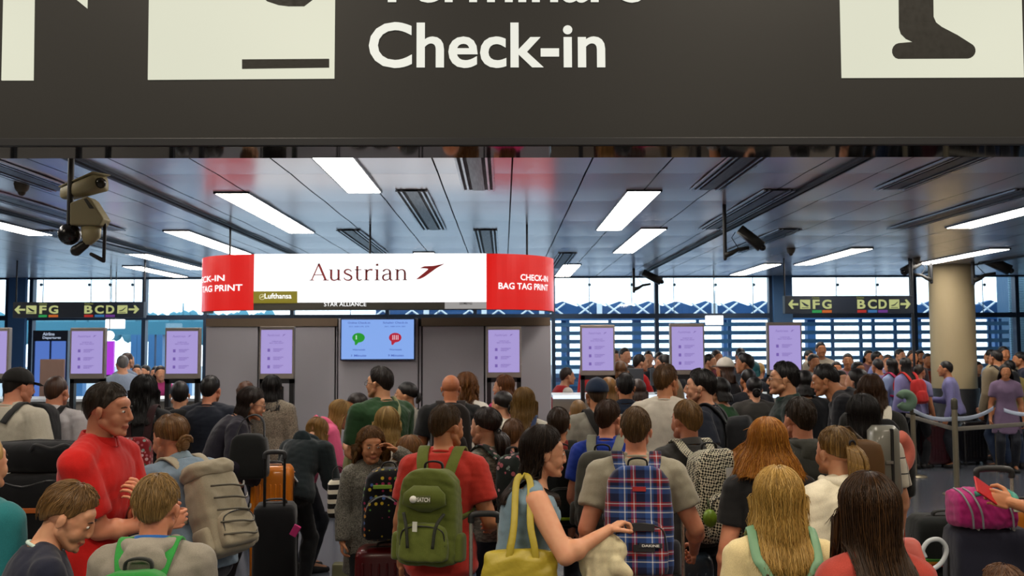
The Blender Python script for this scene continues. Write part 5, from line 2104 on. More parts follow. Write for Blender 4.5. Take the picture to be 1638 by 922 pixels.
def backpack(pid, label, w=.31, h=.46, d=.17, c='#2a2a2a', p='plain', c2=None, style='std', tz=.165, near=True, dz=0, offx=0, straps=True, group=None, roll=0, **kw):
    root, k = PEOPLE[pid]
    H = k.H
    a = k.a2
    R = rx(-a)          # frame: x right, y forward, z up along the back
    o = k.spine(tz) + np.array([offx, 0, dz])
    Mr = Matrix.Translation(root.location) @ Matrix.Rotation(root.rotation_euler.z, 4, 'Z')
    F = Matrix(R.tolist()).to_4x4()
    F.translation = Vector(o)
    r = thing(kw.get('name', 'backpack'), label, kw.get('cat', 'backpack'), mw=Mr @ F @ Matrix.Rotation(roll, 4, 'Y'), group=group)
    BAGS[pid] = r
    m1, m2 = cloth(c, p), cloth(c2 or c)
    yb0 = -(.066 * H + .022)
    lo, hi = (-w / 2, yb0 - d, -h / 2), (w / 2, yb0, h / 2)
    g = G()
    rbox(g, lo, hi)
    v, f = blob(g, .010 if near else .016, 3)
    v = wrinkle(v, f, .004, len(BAGS) + 50, 40)
    link('main_compartment', to_mesh('main_compartment', v, f, True, [m1]), r)
    g = G()
    ph = h * kw.get('ph', .48)
    rbox(g, (-w * .40, lo[1] - d * .28, lo[2] + h * .05), (w * .40, lo[1] + d * .3, lo[2] + h * .05 + ph), 24, 4, .72)
    v, f = blob(g, .009 if near else .016, 3)
    v = wrinkle(v, f, .003, len(BAGS) + 90, 50)
    fp = link('front_pocket', to_mesh('front_pocket', v, f, True, [m1 if p != 'plain' else m2]), r)
    if near:
        yz = lo[1] - d * .20
        pts = smooth_path([(-w * .36, yz, lo[2] + ph * .55), (-w * .33, yz - .002, lo[2] + ph * .9), (-w * .18, yz - .006, lo[2] + ph * 1.02), (0, yz - .012, lo[2] + ph * 1.05), (w * .18, yz - .006, lo[2] + ph * 1.02), (w * .33, yz - .002, lo[2] + ph * .9), (w * .36, yz, lo[2] + ph * .55)])
        obj('zip', G().tube(pts, .0035, 6), plain('#1a1a18', .4), fp, True)
        for s in (-1, 1):
            g = G()
            rbox(g, (s * w * .5 - .03, yb0 - d * .85, lo[2] + .02), (s * w * .5 + .03, yb0 - d * .2, lo[2] + h * .34), 20, 3, .95)
            v, f = blob(g, .009, 2)
            link('side_pocket', to_mesh('side_pocket', v, f, True, [m2]), r)
        pts = smooth_path([(-.045, yb0 - d * .25, h * .46), (-.04, yb0 - d * .28, h * .5 + .025), (0, yb0 - d * .3, h * .5 + .036), (.04, yb0 - d * .28, h * .5 + .025), (.045, yb0 - d * .25, h * .46)])
        obj('carry_handle', G().ribbon(pts, .026, .008, (0, 1, .1)), cloth(kw.get('hc', '#1b1b1b')), r, True)
    if style == 'olive':
        ms = cloth('#3d4523')
        g = G()
        yf = lo[1] - d * .02
        g.loft([((0, yf - .004, h * .06), (.03, 0, 0), (0, .012, 0)), ((0, yf - .022, h * .14), (w * .36, 0, 0), (0, .03, 0)), ((0, yf - .02, h * .25), (w * .34, 0, 0), (0, .028, 0)), ((0, yf, h * .33), (w * .2, 0, 0), (0, .02, 0))], 24, 2.4)
        tp_ = obj('top_pocket', g, m1, r, True)
        lg = obj('logo', poly_plate([(-w * .20, h * .15), (w * .14, h * .16), (w * .13, h * .235), (-w * .19, h * .225)], yf - .056, yf - .050), plain('#5c6238'), tp_)
        t_ = text('lettering', 'SATCH', lg, (0, 0, 0), .1, plain('#e8e6dc'), bold=.003)
        fit(t_, -w * .08, w * .13, h * .17, h * .215, yf - .058)
        obj('emblem', G().cap((-w * .14, yf - .061, h * .193), (-w * .14, yf - .057, h * .193), .017), plain('#e8e6dc'), lg)
        for s in (-1, 1):
            pts = smooth_path([(s * w * .33, yf - .02, h * .05), (s * w * .24, yf - .062, -h * .08), (s * w * .20, yf - .066, -h * .3)])
            obj('compression_strap', G().ribbon(pts, .016, .006, (1, 0, 0)), plain('#1f2316', .8), r, True)
        obj('zip_tag', G().box((-.012 - w * .08, yf - .078, -h * .13), (.010 - w * .08, yf - .072, -h * .03)), plain('#c6c8bc', .5), r)
        obj('key_cord', G().tube(smooth_path([(w * .22, yb0 - d * .3, h * .44), (w * .33, yb0 - d * .5, h * .36), (w * .42, yb0 - d * .7, h * .24)]), .012, 8), cloth('#b0286a'), r, True)
    if style == 'dots':
        obj('label_plate', G().box((-w * .22, lo[1] - .010, h * .22), (w * .06, lo[1] - .002, h * .27)), plain('#7fae34'), r)
        obj('hang_tag', G().box((w * .30, lo[1] - .03, h * .05), (w * .46, lo[1] - .024, h * .26)), plain('#e4dfcc'), r)
    if style == 'plaid':
        yf = lo[1] - d * .30
        for zz in (-.06, -.24):
            obj('label_plate', G().box((-w * .34 if zz > -.1 else -w * .1, yf - .006, h * zz), (w * .2, yf + .01, h * (zz + .06))), plain('#14151c', .6), r)
        pl = obj('name_plate', G().box((-w * .02, yf - .009, -h * .205), (w * .3, yf + .008, -h * .165)), plain('#20222c', .6), r)
        t_ = text('lettering', 'DAKINE', pl, (0, 0, 0), .1, plain('#d8d8d4'), bold=.002)
        fit(t_, w * .02, w * .26, -h * .195, -h * .175, yf - .011)
        obj('red_tab', G().box((-.03, lo[1] - .01, h * .28), (.03, lo[1] + .02, h * .32)), plain('#a32222'), r)
    if style == 'lime':
        ml = plain('#a8c818', .6)
        for s in (-1, 1):
            pts = smooth_path([(s * w * .15, lo[1] + .02, h * .40), (s * w * .36, lo[1] + .005, h * .2), (s * w * .42, lo[1] + .01, -h * .1), (s * w * .36, lo[1], -h * .35)])
            obj('piping', G().tube(pts, .007, 6), ml, r, True)
        obj('hem_strap', G().ribbon(smooth_path([(-w * .5, yb0 - d * .8, -h * .34), (0, lo[1] - d * .35, -h * .36), (w * .5, yb0 - d * .8, -h * .34)]), .018, .006, (0, 0, 1)), ml, r, True)
    if style == 'greenball':
        c0 = np.array([-w * .38, lo[1] - .03, -h * .22])
        b_ = obj('green_ball_charm', G().ell(c0, (.038, .034, .046), None, 20, 14), plain('#6f8f1c', .4), r, True)
        obj('cord', G().tube([c0 + [0, 0, .04], c0 + [.004, .02, .10]], .004, 6), plain('#3d4a20'), b_, True)
        obj('hang_tag', G().box((w * .02, lo[1] - .022, h * .12), (w * .16, lo[1] - .016, h * .30)), plain('#d6d6d0'), r)
    if style == 'beige':
        g = G()
        g.loft([((0, yb0 - d * .5, h * .40), (w * .46, 0, 0), (0, d * .5, 0)), ((0, yb0 - d * .5, h * .50), (w * .50, 0, 0), (0, d * .56, 0)), ((0, yb0 - d * .45, h * .58), (w * .44, 0, 0), (0, d * .46, 0)), ((0, yb0 - d * .45, h * .60), (w * .3, 0, 0), (0, d * .3, 0))], 24, 3)
        v, f = blob(g, .01, 2)
        v = wrinkle(v, f, .008, 71, 45)
        link('lid', to_mesh('lid', v, f, True, [m1]), r)
        for j in range(5):
            z = h * (.25 - .14 * j)
            pts = [(-w * .40, lo[1] - .03, z), (-w * .1, lo[1] - .045 - d * .2, z - .02), (w * .2, lo[1] - .04 - d * .15, z - .03), (w * .42, lo[1] - .02, z)]
            obj('lacing', G().tube(smooth_path(pts), .005, 6), plain('#4f4a3c'), r, True)
    if style == 'redprint':
        pass
    if not straps:
        return r
    m3 = cloth(kw.get('sc', c2 or c), kw.get('sp', 'plain'))
    Ri = R.T

    def L(p):
        return Ri @ (np.asarray(p) - o)
    for s in (-1, 1):
        if kw.get('one') and s != kw['one']:
            continue
        sx = .058 * H
        y_ = np.array([0, math.cos(k.a2), -math.sin(k.a2)])
        u = k.u2
        q = [k.spine(tz) + u * (h * .42) - y_ * (.066 * H + .03) + np.array([s * .04 * H, 0, 0]),
             k.spine(.262) - y_ * (.048 * H + .015) + u * .015 + np.array([s * sx * .9, 0, 0]),
             k.spine(.262) + u * (.036 * H + .014) - y_ * .01 + np.array([s * sx, 0, 0]),
             k.spine(.250) + u * .012 + y_ * (.050 * H + .018) + np.array([s * sx, 0, 0]),
             k.spine(.20) + y_ * (.074 * H + .020) + np.array([s * sx * 1.1, 0, 0]),
             k.spine(.14) + y_ * (.050 * H + .016) + np.array([s * (.078 * H + .012), 0, 0]),
             k.spine(.11) + y_ * 0 + np.array([s * (.088 * H + .016), 0, 0]),
             k.spine(.09) - y_ * (.060 * H + .016) + np.array([s * (.072 * H), 0, 0])]
        pts = smooth_path([L(x) for x in q], 6)
        n = len(pts)
        wd = []
        for i in range(n):
            t = i / (n - 1)
            wd.append((1, 0, 0) if t < .6 else (1 - (t - .6) / .4 * .6, 0, (t - .6) / .4 * 1.2))
        ww = [kw.get('sw', .058)] * (n - n // 3) + [.03] * (n // 3)
        obj('shoulder_strap', G().ribbon(pts, ww, .012, wd), m3, r, True)
    return r


def suitcase(label, loc, rz, w=.42, d=.24, h=.62, c='#101012', hard=True, ext=.4, group=None, p='plain', name='suitcase', grip='#222222', lug=None, kw_r=5.5, kw_h='#b9b4aa'):
    r = thing(name, label, 'suitcase', loc, rz, group)
    m = plain(c, .32 if hard else .8, 0, .25 if hard else 0) if hard else cloth(c, p)
    g = G()
    z0 = .05
    secs = []
    for t in (0, .03, .08, .5, .92, .97, 1.0):
        k = 1 - .10 * (abs(t - .5) * 2) ** 8
        if t in (0, 1.0):
            k *= .9
        secs.append(((0, 0, z0 + (h - z0) * t), (w / 2 * k, 0, 0), (0, d / 2 * k, 0)))
    g.loft(secs, 40, kw_r)
    v, f = g.verts(), g.f
    if hard:
        for i in range(-3, 4):
            x = i * w * .12
            for s in (-1, 1):
                g.cap((x, s * (d / 2 - .002), z0 + h * .12), (x, s * (d / 2 - .002), h * .88), .007, .007, 8)
    obj('shell', g, m, r, True)
    obj('zip', G().tube([(math.copysign(abs(math.cos(t)) ** .35, math.cos(t)) * w / 2 * 1.005, 0, z0 + (h - z0) / 2 + math.copysign(abs(math.sin(t)) ** .35, math.sin(t)) * (h - z0) / 2 * 1.0) for t in np.linspace(0, 6.2832, 49)], .006, 6), plain('#1c1c1e', .4), r, True)
    for sx in (-1, 1):
        for sy in (-1, 1):
            g = G().cap((sx * w * .38, sy * d * .3 - .01, .028), (sx * w * .38, sy * d * .3 + .01, .028), .028, .028, 12)
            g.box((sx * w * .38 - .014, sy * d * .3 - .02, .035), (sx * w * .38 + .014, sy * d * .3 + .02, .075))
            obj('wheel', g, plain('#141414', .5), r, True)
    if ext:
        g = G()
        for s in (-1, 1):
            g.cap((s * w * .22, -d * .38, h - .02), (s * w * .22, -d * .38, h + ext), .009, .009, 8)
        hd = obj('telescopic_handle', g, plain(kw_h, .3, .7), r, True)
        pts = smooth_path([(-w * .22, -d * .38, h + ext - .01), (-w * .2, -d * .38, h + ext + .025), (0, -d * .38, h + ext + .032), (w * .2, -d * .38, h + ext + .025), (w * .22, -d * .38, h + ext - .01)])
        obj('grip', G().tube(pts, .015, 8), plain(grip, .5), hd, True)
    pts = smooth_path([(-.07, 0, h - .01), (-.06, 0, h + .02), (0, 0, h + .028), (.06, 0, h + .02), (.07, 0, h - .01)])
    obj('carry_handle', G().ribbon(pts, .028, .010, (0, 1, 0)), plain('#1a1a1a', .6), r, True)
    return r


# ------------------------------------------------------------------ the crowd: foreground
def hr(c, kind='short', hi=None, **k):
    d = dict(c=c, kind=kind)
    if hi:
        d['hi'] = hi
    d.update(k)
    return d


def tp(c, sl='short', **k):
    return dict(c=c, sl=sl, **k)


BR, DB, BK, BL, AU = '#5f4426', '#2c1d12', '#120e0c', '#a37c42', '#7a4a20'

person('red', 'man in a bright red polo shirt with arms crossed and a white watch', 176, 611, 4.2, 98, hair=hr('#2c2117', strands=500, th=.007, quiff=.004), top=tp('#b8120e', collar='#b8120e', sf=.78, infl=.02, t0=-.07, flare=.02), b=1.02, hy=-4, hp=6, lean=0, hunch=5,
       l=(-.14, .13, -.10), r=(-.13, .155, -.155), polel=(.6, -.2, -1), poler=(.35, -.45, -1), hl=('half', (0, -1, .1), (.2, -.3, .5)), hr=('half', (0, -1, 0)), skin='pink', bot=dict(c='#2d3038'), watch='l', watchdir=(.8, .5, .3), brow='#2a1c12')
person('navy', 'boy in a navy sweater at lower left looking down at a phone', 112, 771, 3.45, 62, kid=True, hs=.97, hair=hr('#6b4e2a', strands=700, th=.013, spike=.006), top=tp('#171b2e', 'long', infl=.016, nb='#b9d0c8'), hp=28, hy=18, hunch=12, b=1.1,
       l=(-.06, .15, -.20), r=(-.08, .17, -.20), hl='half', hr='half', skin='fair')
person('greyhood', 'boy in a grey hoodie with a blue collar and a bright green backpack', 252, 760, 3.45, -4, kid=True, hs=.97, hair=hr('#7d6238', strands=900, th=.012, spike=.008, low=-4), top=tp('#8a8478', 'long', infl=.022, hood='#8f897d', collar='#2560a8'), b=1.12, skin='pink', hp=8, r='phone', l='phone')
backpack('greyhood', 'bright green backpack on the boy in the grey hoodie', .27, .40, .14, '#2c8a3a', c2='#1d6a2b', tz=.10, sc='#2c8a3a', hc='#1c1f1c')
person('teal', 'person in a teal sweater cut by the left edge', -26, 690, 3.6, 20, sex='f', hair=hr('#9a7a48', 'long', len=.14), top=tp('#1c6a70', 'long', infl=.02), b=1.1)
person('denim', 'woman in a faded denim jacket with her brown hair in a low bun', 272, 664, 4.8, -58, sex='f', hair=hr('#6d4a26', 'bun', '#94703f', strands=300, bp=[0.0, -.112, -.035], th=.014), top=tp('#74889a', 'long', infl=.026, collar='#8296a4', n='jacket'), b=1.14, lean=10, hunch=14, hp=10, l='fold', r='fold', skin='pink')
backpack('denim', 'beige drawstring travel backpack on the woman in the denim jacket', .26, .42, .17, '#9a917c', style='beige', tz=.085, sc='#a59c87', hc='#6e6757', ph=.4, offx=-.01)
person('blondefront', 'long-haired blonde woman in a cream top with green straps, nearest at the bottom', 1243, 746, 3.4, 4, sex='f', hair=hr('#a8843f', 'long', '#d2b06a', len=.26, strands=1400, noise=.003, th=.012, part=1, flare=.02, squeeze=.84, taper=.2), top=tp('#d9c795', 'long', infl=.018), b=1.04)
person('brownfront', 'woman with very long dark brown hair and a red top, at lower right', 1385, 756, 2.95, -6, sex='f', hair=hr('#33200f', 'long', '#5a3c1e', len=.56, strands=1300, noise=.003, th=.013, flare=.03, squeeze=.85, taper=.2), top=tp('#b8483c', 'short', infl=.014), b=.95)
person('ponywhite', 'young woman in a white hooded top with a straight light brown ponytail', 1334, 682, 4.3, -22, sex='f', hair=hr('#6f5226', 'pony', '#a58245', strands=500, tail=.30, th=.010), top=tp('#d8d0b8', 'long', infl=.026, hood='#ddd6c0', n='hooded_top'), skin='fair', b=1.05)
person('ginger', 'woman in a black T-shirt with shoulder-length golden ginger hair', 1226, 669, 4.4, 2, sex='f', hair=hr('#a8691f', 'long', '#d69a3a', len=.16, strands=1100, noise=.004, th=.014, flare=.075, squeeze=1.05), top=tp('#141416', 'short', infl=.014), b=1.06, l='down', r='down', skin='pink')
person('tote', 'dark-haired woman in a sleeveless blue-grey top reaching out her hand', 872, 682, 4.3, 88, sex='f', hair=hr('#20140c', 'long', '#3a2616', len=.24, strands=700, noise=.003, th=.014, open=74, flare=.0, squeeze=.8, wave=.006), top=tp('#6f8795', 'none', infl=.018, t0=-.09, flare=.05, t1=.262), b=1.12, armb=1.15, lean=4, hunch=8, hp=6, hy=-6,
       r=(.03, .20, -.075), poler=(.6, -.3, -1), hr=('half', (.2, -.2, -1)), l=(.0, .20, -.235), polel=(.3, -.3, -1), hl='grip', skin='fair', bot=dict(c='#5a6f84'))
person('olive', 'boy in a coral red T-shirt wearing a big olive green backpack', 716, 647, 4.85, 12, kid=True, hair=hr('#453018', strands=600, th=.012), top=tp('#c03428', 'short', infl=.016, t0=-.085, flare=.03), hy=32, hp=4, b=1.05, r=(.02, .12, -.20), hr='grip', bot=dict(c='#4e5f7c'), skin='tan')
backpack('olive', 'olive green backpack with two padded straps on the boy in coral red', .30, .45, .17, '#5a6426', style='olive', tz=.100, sc='#66702c', ph=.40)
person('plaidboy', 'boy in a light grey T-shirt wearing a plaid backpack, by the trolley handle', 1017, 652, 4.65, 6, kid=True, hair=hr('#5a4224', strands=700, th=.013), top=tp('#a29c88', 'short', infl=.016), b=1.12, r=(.07, .10, -.25), hr='grip', l=(.02, .05, -.26), bot=dict(c='#b02028', len='short'), skin='pink', hy=6)
backpack('plaidboy', 'navy and red plaid backpack on the boy in the light grey T-shirt', .315, .50, .19, '#1c2448', 'plaid', c2='#15151c', style='plaid', tz=.11, sc='#1c2448', sp='plaid')
person('checkboy', 'boy in a dark grey T-shirt wearing a black and white checked backpack', 1096, 641, 5.3, -18, kid=True, hair=hr('#7a5a30', strands=600, th=.012), top=tp('#3d3c3a', 'short', infl=.016, collar='#4a4947'), b=1.05, l=(-.01, .16, -.24), hl='grip', r=(-.03, .15, -.24), bot=dict(c='#121318', len='short'), skin='pink', hy=-10)
backpack('checkboy', 'black and white houndstooth backpack with a green ball charm', .30, .48, .18, '#d8d2b8', 'hound', c2='#1a1a1a', style='greenball', tz=.12, sc='#d8d2b8', sp='hound', offx=.02)
person('floralgirl', 'girl in a patterned grey shirt with a thick dark ponytail and floral backpack', 775, 652, 5.6, -52, kid=True, sex='f', hair=hr('#25160c', 'lowpony', strands=300, tail=.20), top=tp('#8d8a7c', 'long', infl=.016, p='print'), skin='fair', l='phone', r='phone')
backpack('floralgirl', 'dark floral backpack on the girl with the thick ponytail', .30, .46, .17, '#18211c', 'floral', tz=.115, sc='#18211c', sp='floral')
person('dotgirl', 'girl in a long grey cardigan with long curly brown hair, hand at her brow', 594, 684, 6.1, 160, kid=True, sex='f', near=True, hair=hr('#5f3f1c', 'long', '#8f662e', len=.26, strands=500, wave=.012, noise=.006, th=.016, open=58, flare=.03), top=tp('#6f6b60', 'long', infl=.02, p='melange', t0=-.085, skirt=.30, n='cardigan'), l=(.015, .10, .115), hl='open', r='down', skin='tan', hp=6, bot=dict(c='#0f1012'))
person('hoodbend', 'person in a dark green hoodie and black trousers bending forward', 507, 668, 7.5, 20, near=True, hair=hr('#7d5a2a', 'long', '#a87c3c', len=.16, strands=200), sex='f', top=tp('#131d20', 'long', infl=.03, hood='#152226', n='hooded_jacket'), lean=22, hunch=26, hp=40, b=1.12, r=(.02, .14, -.24), l=(.0, .12, -.24), bot=dict(c='#0c0d10'), shoe='#e8e4d8')
person('blueboy', 'boy in a royal blue T-shirt with a grey backpack behind the plaid one', 974, 640, 5.7, 16, kid=True, hair=hr('#3a2412', strands=500, th=.014), top=tp('#1d3a9c', 'short', infl=.016), hy=18, skin='pink', b=1.05)
backpack('blueboy', 'plain grey backpack on the boy in royal blue', .29, .44, .17, '#55554c', c2='#44443e', tz=.11, sc='#8a8a78')
person('limeboy', 'boy in a dark red jacket with a black and lime backpack', 893, 652, 6.1, -2, kid=True, near=True, hair=hr('#33210f', strands=400, th=.013), top=tp('#7c2018', 'long', infl=.022, n='jacket'), skin='tan')
backpack('limeboy', 'black backpack with lime piping on the boy in dark red', .30, .47, .18, '#121412', c2='#1a1c16', style='lime', tz=.11, sc='#15170f')
person('capman', 'man in a grey T-shirt and dark blue cap with a black sling strap', 954, 606, 7.0, -8, near=True, hair=hr('#3a2a1a', th=.006), cap='#1c2a40', top=tp('#8a8578', 'short', infl=.018), b=1.08, skin='tan')
person('navyman', 'dark-haired man in a navy top beside the dark blue cap', 1000, 597, 7.9, 4, near=True, hair=hr(BK, strands=200), top=tp('#1a2436', 'short', infl=.018, collar='#1a2436'), b=1.06, skin='tan')
person('cappony', 'woman with long light brown hair beside the man in the cap', 973, 603, 8.6, 2, sex='f', hair=hr('#7a5426', 'long', len=.2), top=tp('#6b6a66', 'long'))
person('whitetee', 'tall man in a white T-shirt with brown curly hair', 1067, 585, 7.0, 18, near=True, hair=hr('#54391c', strands=500, th=.020, noise=.006, low=3), top=tp('#cfc6b4', 'short', infl=.022, t0=-.07), b=1.06, skin='tan', hy=30, l='down', r='down')
person('navyyouth', 'young man with thick black hair and a navy top, facing left', 1118, 592, 6.6, -68, near=True, hair=hr('#15100d', strands=500, th=.018, quiff=.014), top=tp('#171c28', 'short', infl=.018), skin='fair', b=1.05, hy=-6, l='pocket')
backpack('navyyouth', 'plain black backpack on the young man in navy', .30, .46, .18, '#131417', tz=.11, near=False)
person('greenarm', 'person in a dark green long-sleeved top behind the navy youth', 1146, 603, 7.8, -60, hair=hr(BK, 'long', len=.10), sex='f', top=tp('#1d4a24', 'long', infl=.02), near=False, b=1.1)
person('asianpolo', 'man with black hair and glasses in a dark green polo looking left', 1251, 580, 6.7, -80, near=True, hair=hr('#0f0c0b', strands=500, th=.016, quiff=.012), top=tp('#12231f', 'short', infl=.02, collar='#16302a'), glasses=True, skin='asian', b=1.08, hp=-2)
person('hoodboy', 'boy with short dark brown hair in a dark hooded jacket', 1277, 636, 4.9, -14, kid=True, hair=hr('#2a1d10', strands=600, th=.012), top=tp('#2c2d28', 'long', infl=.026, hood='#33342e', n='hooded_jacket'), b=1.08, skin='pink')
person('leanman', 'man in a black T-shirt leaning down to the left over the desk', 1318, 583, 7.3, -72, near=True, hair=hr('#100d0c', strands=200, th=.015), top=tp('#15161c', 'short', infl=.022, sf=.7), lean=22, hunch=20, hp=14, b=1.16, l=(.0, .12, -.27), r=(.0, .12, -.28), skin='tan')
person('greycase', 'woman with long black hair in a white checked top with a grey hard case', 1377, 632, 5.6, -6, near=True, sex='f', hair=hr('#15100d', 'long', len=.24, strands=400, th=.018), top=tp('#cfc8b6', 'short', infl=.02, p='check', t0=-.08, sf=.8), l='phone', b=1.02)
person('rucksackgirl', 'woman with brown hair and a white-framed rucksack behind the checked top', 1392, 601, 6.8, 12, near=True, sex='f', hair=hr('#3d2613', 'long', len=.22, strands=300, wave=.01, th=.018), top=tp('#24231f', 'long', infl=.02))
backpack('rucksackgirl', 'dark rucksack with white and coral edging', .30, .44, .16, '#1a1a1a', c2='#c0503c', tz=.12, sc='#d8d0bc', near=False)
person('darkhair2', 'woman with dark hair glancing left in the queue beyond the leaning man', 1368, 589, 8.4, -50, sex='f', hair=hr(BK, 'long', len=.16), top=tp('#2a2a2c', 'long'))
# ---- middle ground
person('greentee', 'tall man with glasses in a dark green T-shirt facing left', 606, 588, 7.2, -42, near=True, hair=hr('#1c120c', strands=400, th=.018, quiff=.012), top=tp('#1d3d1c', 'short', infl=.024, sf=.75), b=1.14, hy=-24, glasses=True, skin='asian', r='phone', l='phone')
person('greycardi', 'woman with tied black hair in a grey cardigan beside the green T-shirt', 648, 611, 8.2, -100, near=True, sex='f', hair=hr('#14100e', 'bun', th=.012), top=tp('#8a877c', 'long', infl=.018, n='cardigan'), skin='asian', hy=10)
person('blondekid', 'child with long straight blonde hair in front of the green T-shirt', 620, 651, 6.6, 4, kid=True, sex='f', near=True, hair=hr('#9a7a42', 'long', '#c9a866', len=.17, strands=300), top=tp('#c9c2ae', 'short'))
person('brownkid', 'small child with rounded light brown hair behind the dotted backpack', 656, 698, 6.2, 6, kid=True, near=True, hair=hr('#7a5229', 'long', len=.05, strands=300, th=.018), top=tp('#8a4a34', 'short'))
person('pinkhood', 'girl in a pink hoodie with long blonde hair bending to the right', 545, 640, 8.0, 62, sex='f', near=True, hair=hr('#94703a', 'long', '#bd9a5c', len=.20, strands=300, open=60), top=tp('#d0567c', 'long', infl=.024, hood='#d0567c', n='hooded_top'), lean=18, hunch=24, hp=26, l=(.0, .16, -.18), r=(.0, .17, -.16))
person('darkface', 'dark-haired person facing the girl in pink', 570, 628, 8.5, -110, hair=hr('#20150f', 'long', len=.12), sex='f', top=tp('#1c1c20', 'long'), hp=16, skin='tan')
person('bald', 'bald man in a black T-shirt seen from behind', 721, 600, 7.9, -4, near=True, hair=dict(kind='bald'), top=tp('#161616', 'short', infl=.022), b=1.14, skin='#b8754e')
backpack('bald', 'large dark brown backpack on the bald man', .33, .52, .2, '#1f1713', tz=.13, near=False, sc='#1f1713')
person('curly', 'woman with long curly auburn hair in a white top', 748, 598, 8.6, 22, sex='f', near=True, hair=hr('#6d4219', 'long', '#96602a', len=.22, strands=200, wave=.012, noise=.008, th=.024), top=tp('#d8d2c6', 'long', infl=.02), b=1.05)
person('auburn', 'woman with auburn hair in a bright pink top at the right kiosk', 804, 600, 9.0, -40, sex='f', near=True, hair=hr('#5f3416', 'long', '#96602a', len=.14, strands=200), top=tp('#c8286a', 'long', infl=.02), hy=-30)
person('clipgirl', 'woman with dark tied hair and a shiny hair clip in a white top', 802, 626, 7.9, -38, sex='f', near=True, hair=hr('#17100c', 'bun', th=.016), top=tp('#cfcabb', 'short', infl=.018), hy=-10)
person('longblonde', 'girl with straight light brown hair and a blue strap over a white top', 838, 620, 7.3, 0, sex='f', near=True, hair=hr('#7a5a2c', 'long', '#a5844a', len=.22, strands=400), top=tp('#cfcabb', 'short', infl=.018))
person('smallkid', 'small brown-haired child between the floral backpack and the dark-haired woman', 822, 671, 6.5, 22, kid=True, near=True, hair=hr('#5a3a1c', strands=300, th=.016), top=tp('#6b6a64', 'short'))
person('kidfair', 'fair-haired child left of the man in the dark blue cap', 925, 640, 8.0, 10, kid=True, hair=hr('#7a5a32', th=.015), top=tp('#8a857a', 'short'))
person('phonewoman', 'woman in a dark purple jacket with glasses leaning right with a phone', 404, 619, 6.8, 68, sex='f', near=True, hair=hr('#20130c', 'long', len=.16, strands=300, open=66), top=tp('#191522', 'long', infl=.024, n='jacket'), lean=14, hunch=16, hp=16, hy=8, glasses=True, r=(.02, .08, -.2), poler=(.9, -.8, .1), l=(-.02, .2, -.2), hl='grip', b=1.06)
person('suitman', 'man in a dark navy suit jacket with short dark hair seen from behind', 338, 601, 8.0, 4, near=True, hair=hr('#17120e', strands=200, th=.010), top=tp('#171c28', 'long', infl=.03, t0=-.085, n='jacket'), b=1.12, skin='pink')
person('mint', 'person with curly brown hair in a mint green top', 395, 612, 9.0, 14, hair=hr('#4a2a14', th=.022, noise=.008), top=tp('#a9cdb4', 'short', infl=.02), b=1.1)
person('beigesweater', 'woman with long black hair in a beige sweater at the kiosk', 436, 600, 8.7, 2, sex='f', near=True, hair=hr('#120e0d', 'long', len=.22, strands=200, squeeze=.9), top=tp('#7d7262', 'long', infl=.026, p='melange', n='sweater'), bot=dict(c='#5a6a80'))
person('blacklong', 'woman in black with long wavy black hair and a red patterned bag', 232, 602, 7.3, -6, sex='f', near=True, hair=hr('#100c0b', 'long', len=.26, strands=300, th=.024, wave=.008), top=tp('#131315', 'long', infl=.02))
person('blackpack', 'person with short black hair and a black rucksack by the left kiosk', 288, 610, 8.2, -20, near=True, hair=hr('#100d0b', th=.016), top=tp('#15161a', 'long', infl=.02), b=1.08)
backpack('blackpack', 'plain black rucksack below the left kiosk display', .33, .48, .2, '#101012', tz=.14, near=False)
person('capleft', 'man in a white T-shirt and black cap at the far left', 32, 590, 6.5, 16, near=True, hair=hr('#17110d', th=.008), cap='#15120f', top=tp('#b5ae9c', 'short', infl=.024, t0=-.08, sf=.8), b=1.1, r=(.05, .10, -.27), hr='grip', skin='pink', hy=20, hp=8)
backpack('capleft', 'small dark grey backpack on the man in the black cap', .26, .36, .14, '#2b2b2a', tz=.14, offx=-.10, near=False)
person('baldbag', 'balding man in a white shirt with a large black backpack', 92, 601, 7.1, 4, near=True, hair=hr('#3a2315', th=.010, low=-2), top=tp('#b5b0b0', 'long', infl=.022, collar='#b5b0b0'), b=1.12, skin='pink')
backpack('baldbag', 'large black backpack on the balding man', .36, .62, .22, '#0f0f11', tz=.13, near=False, roll=-.05)

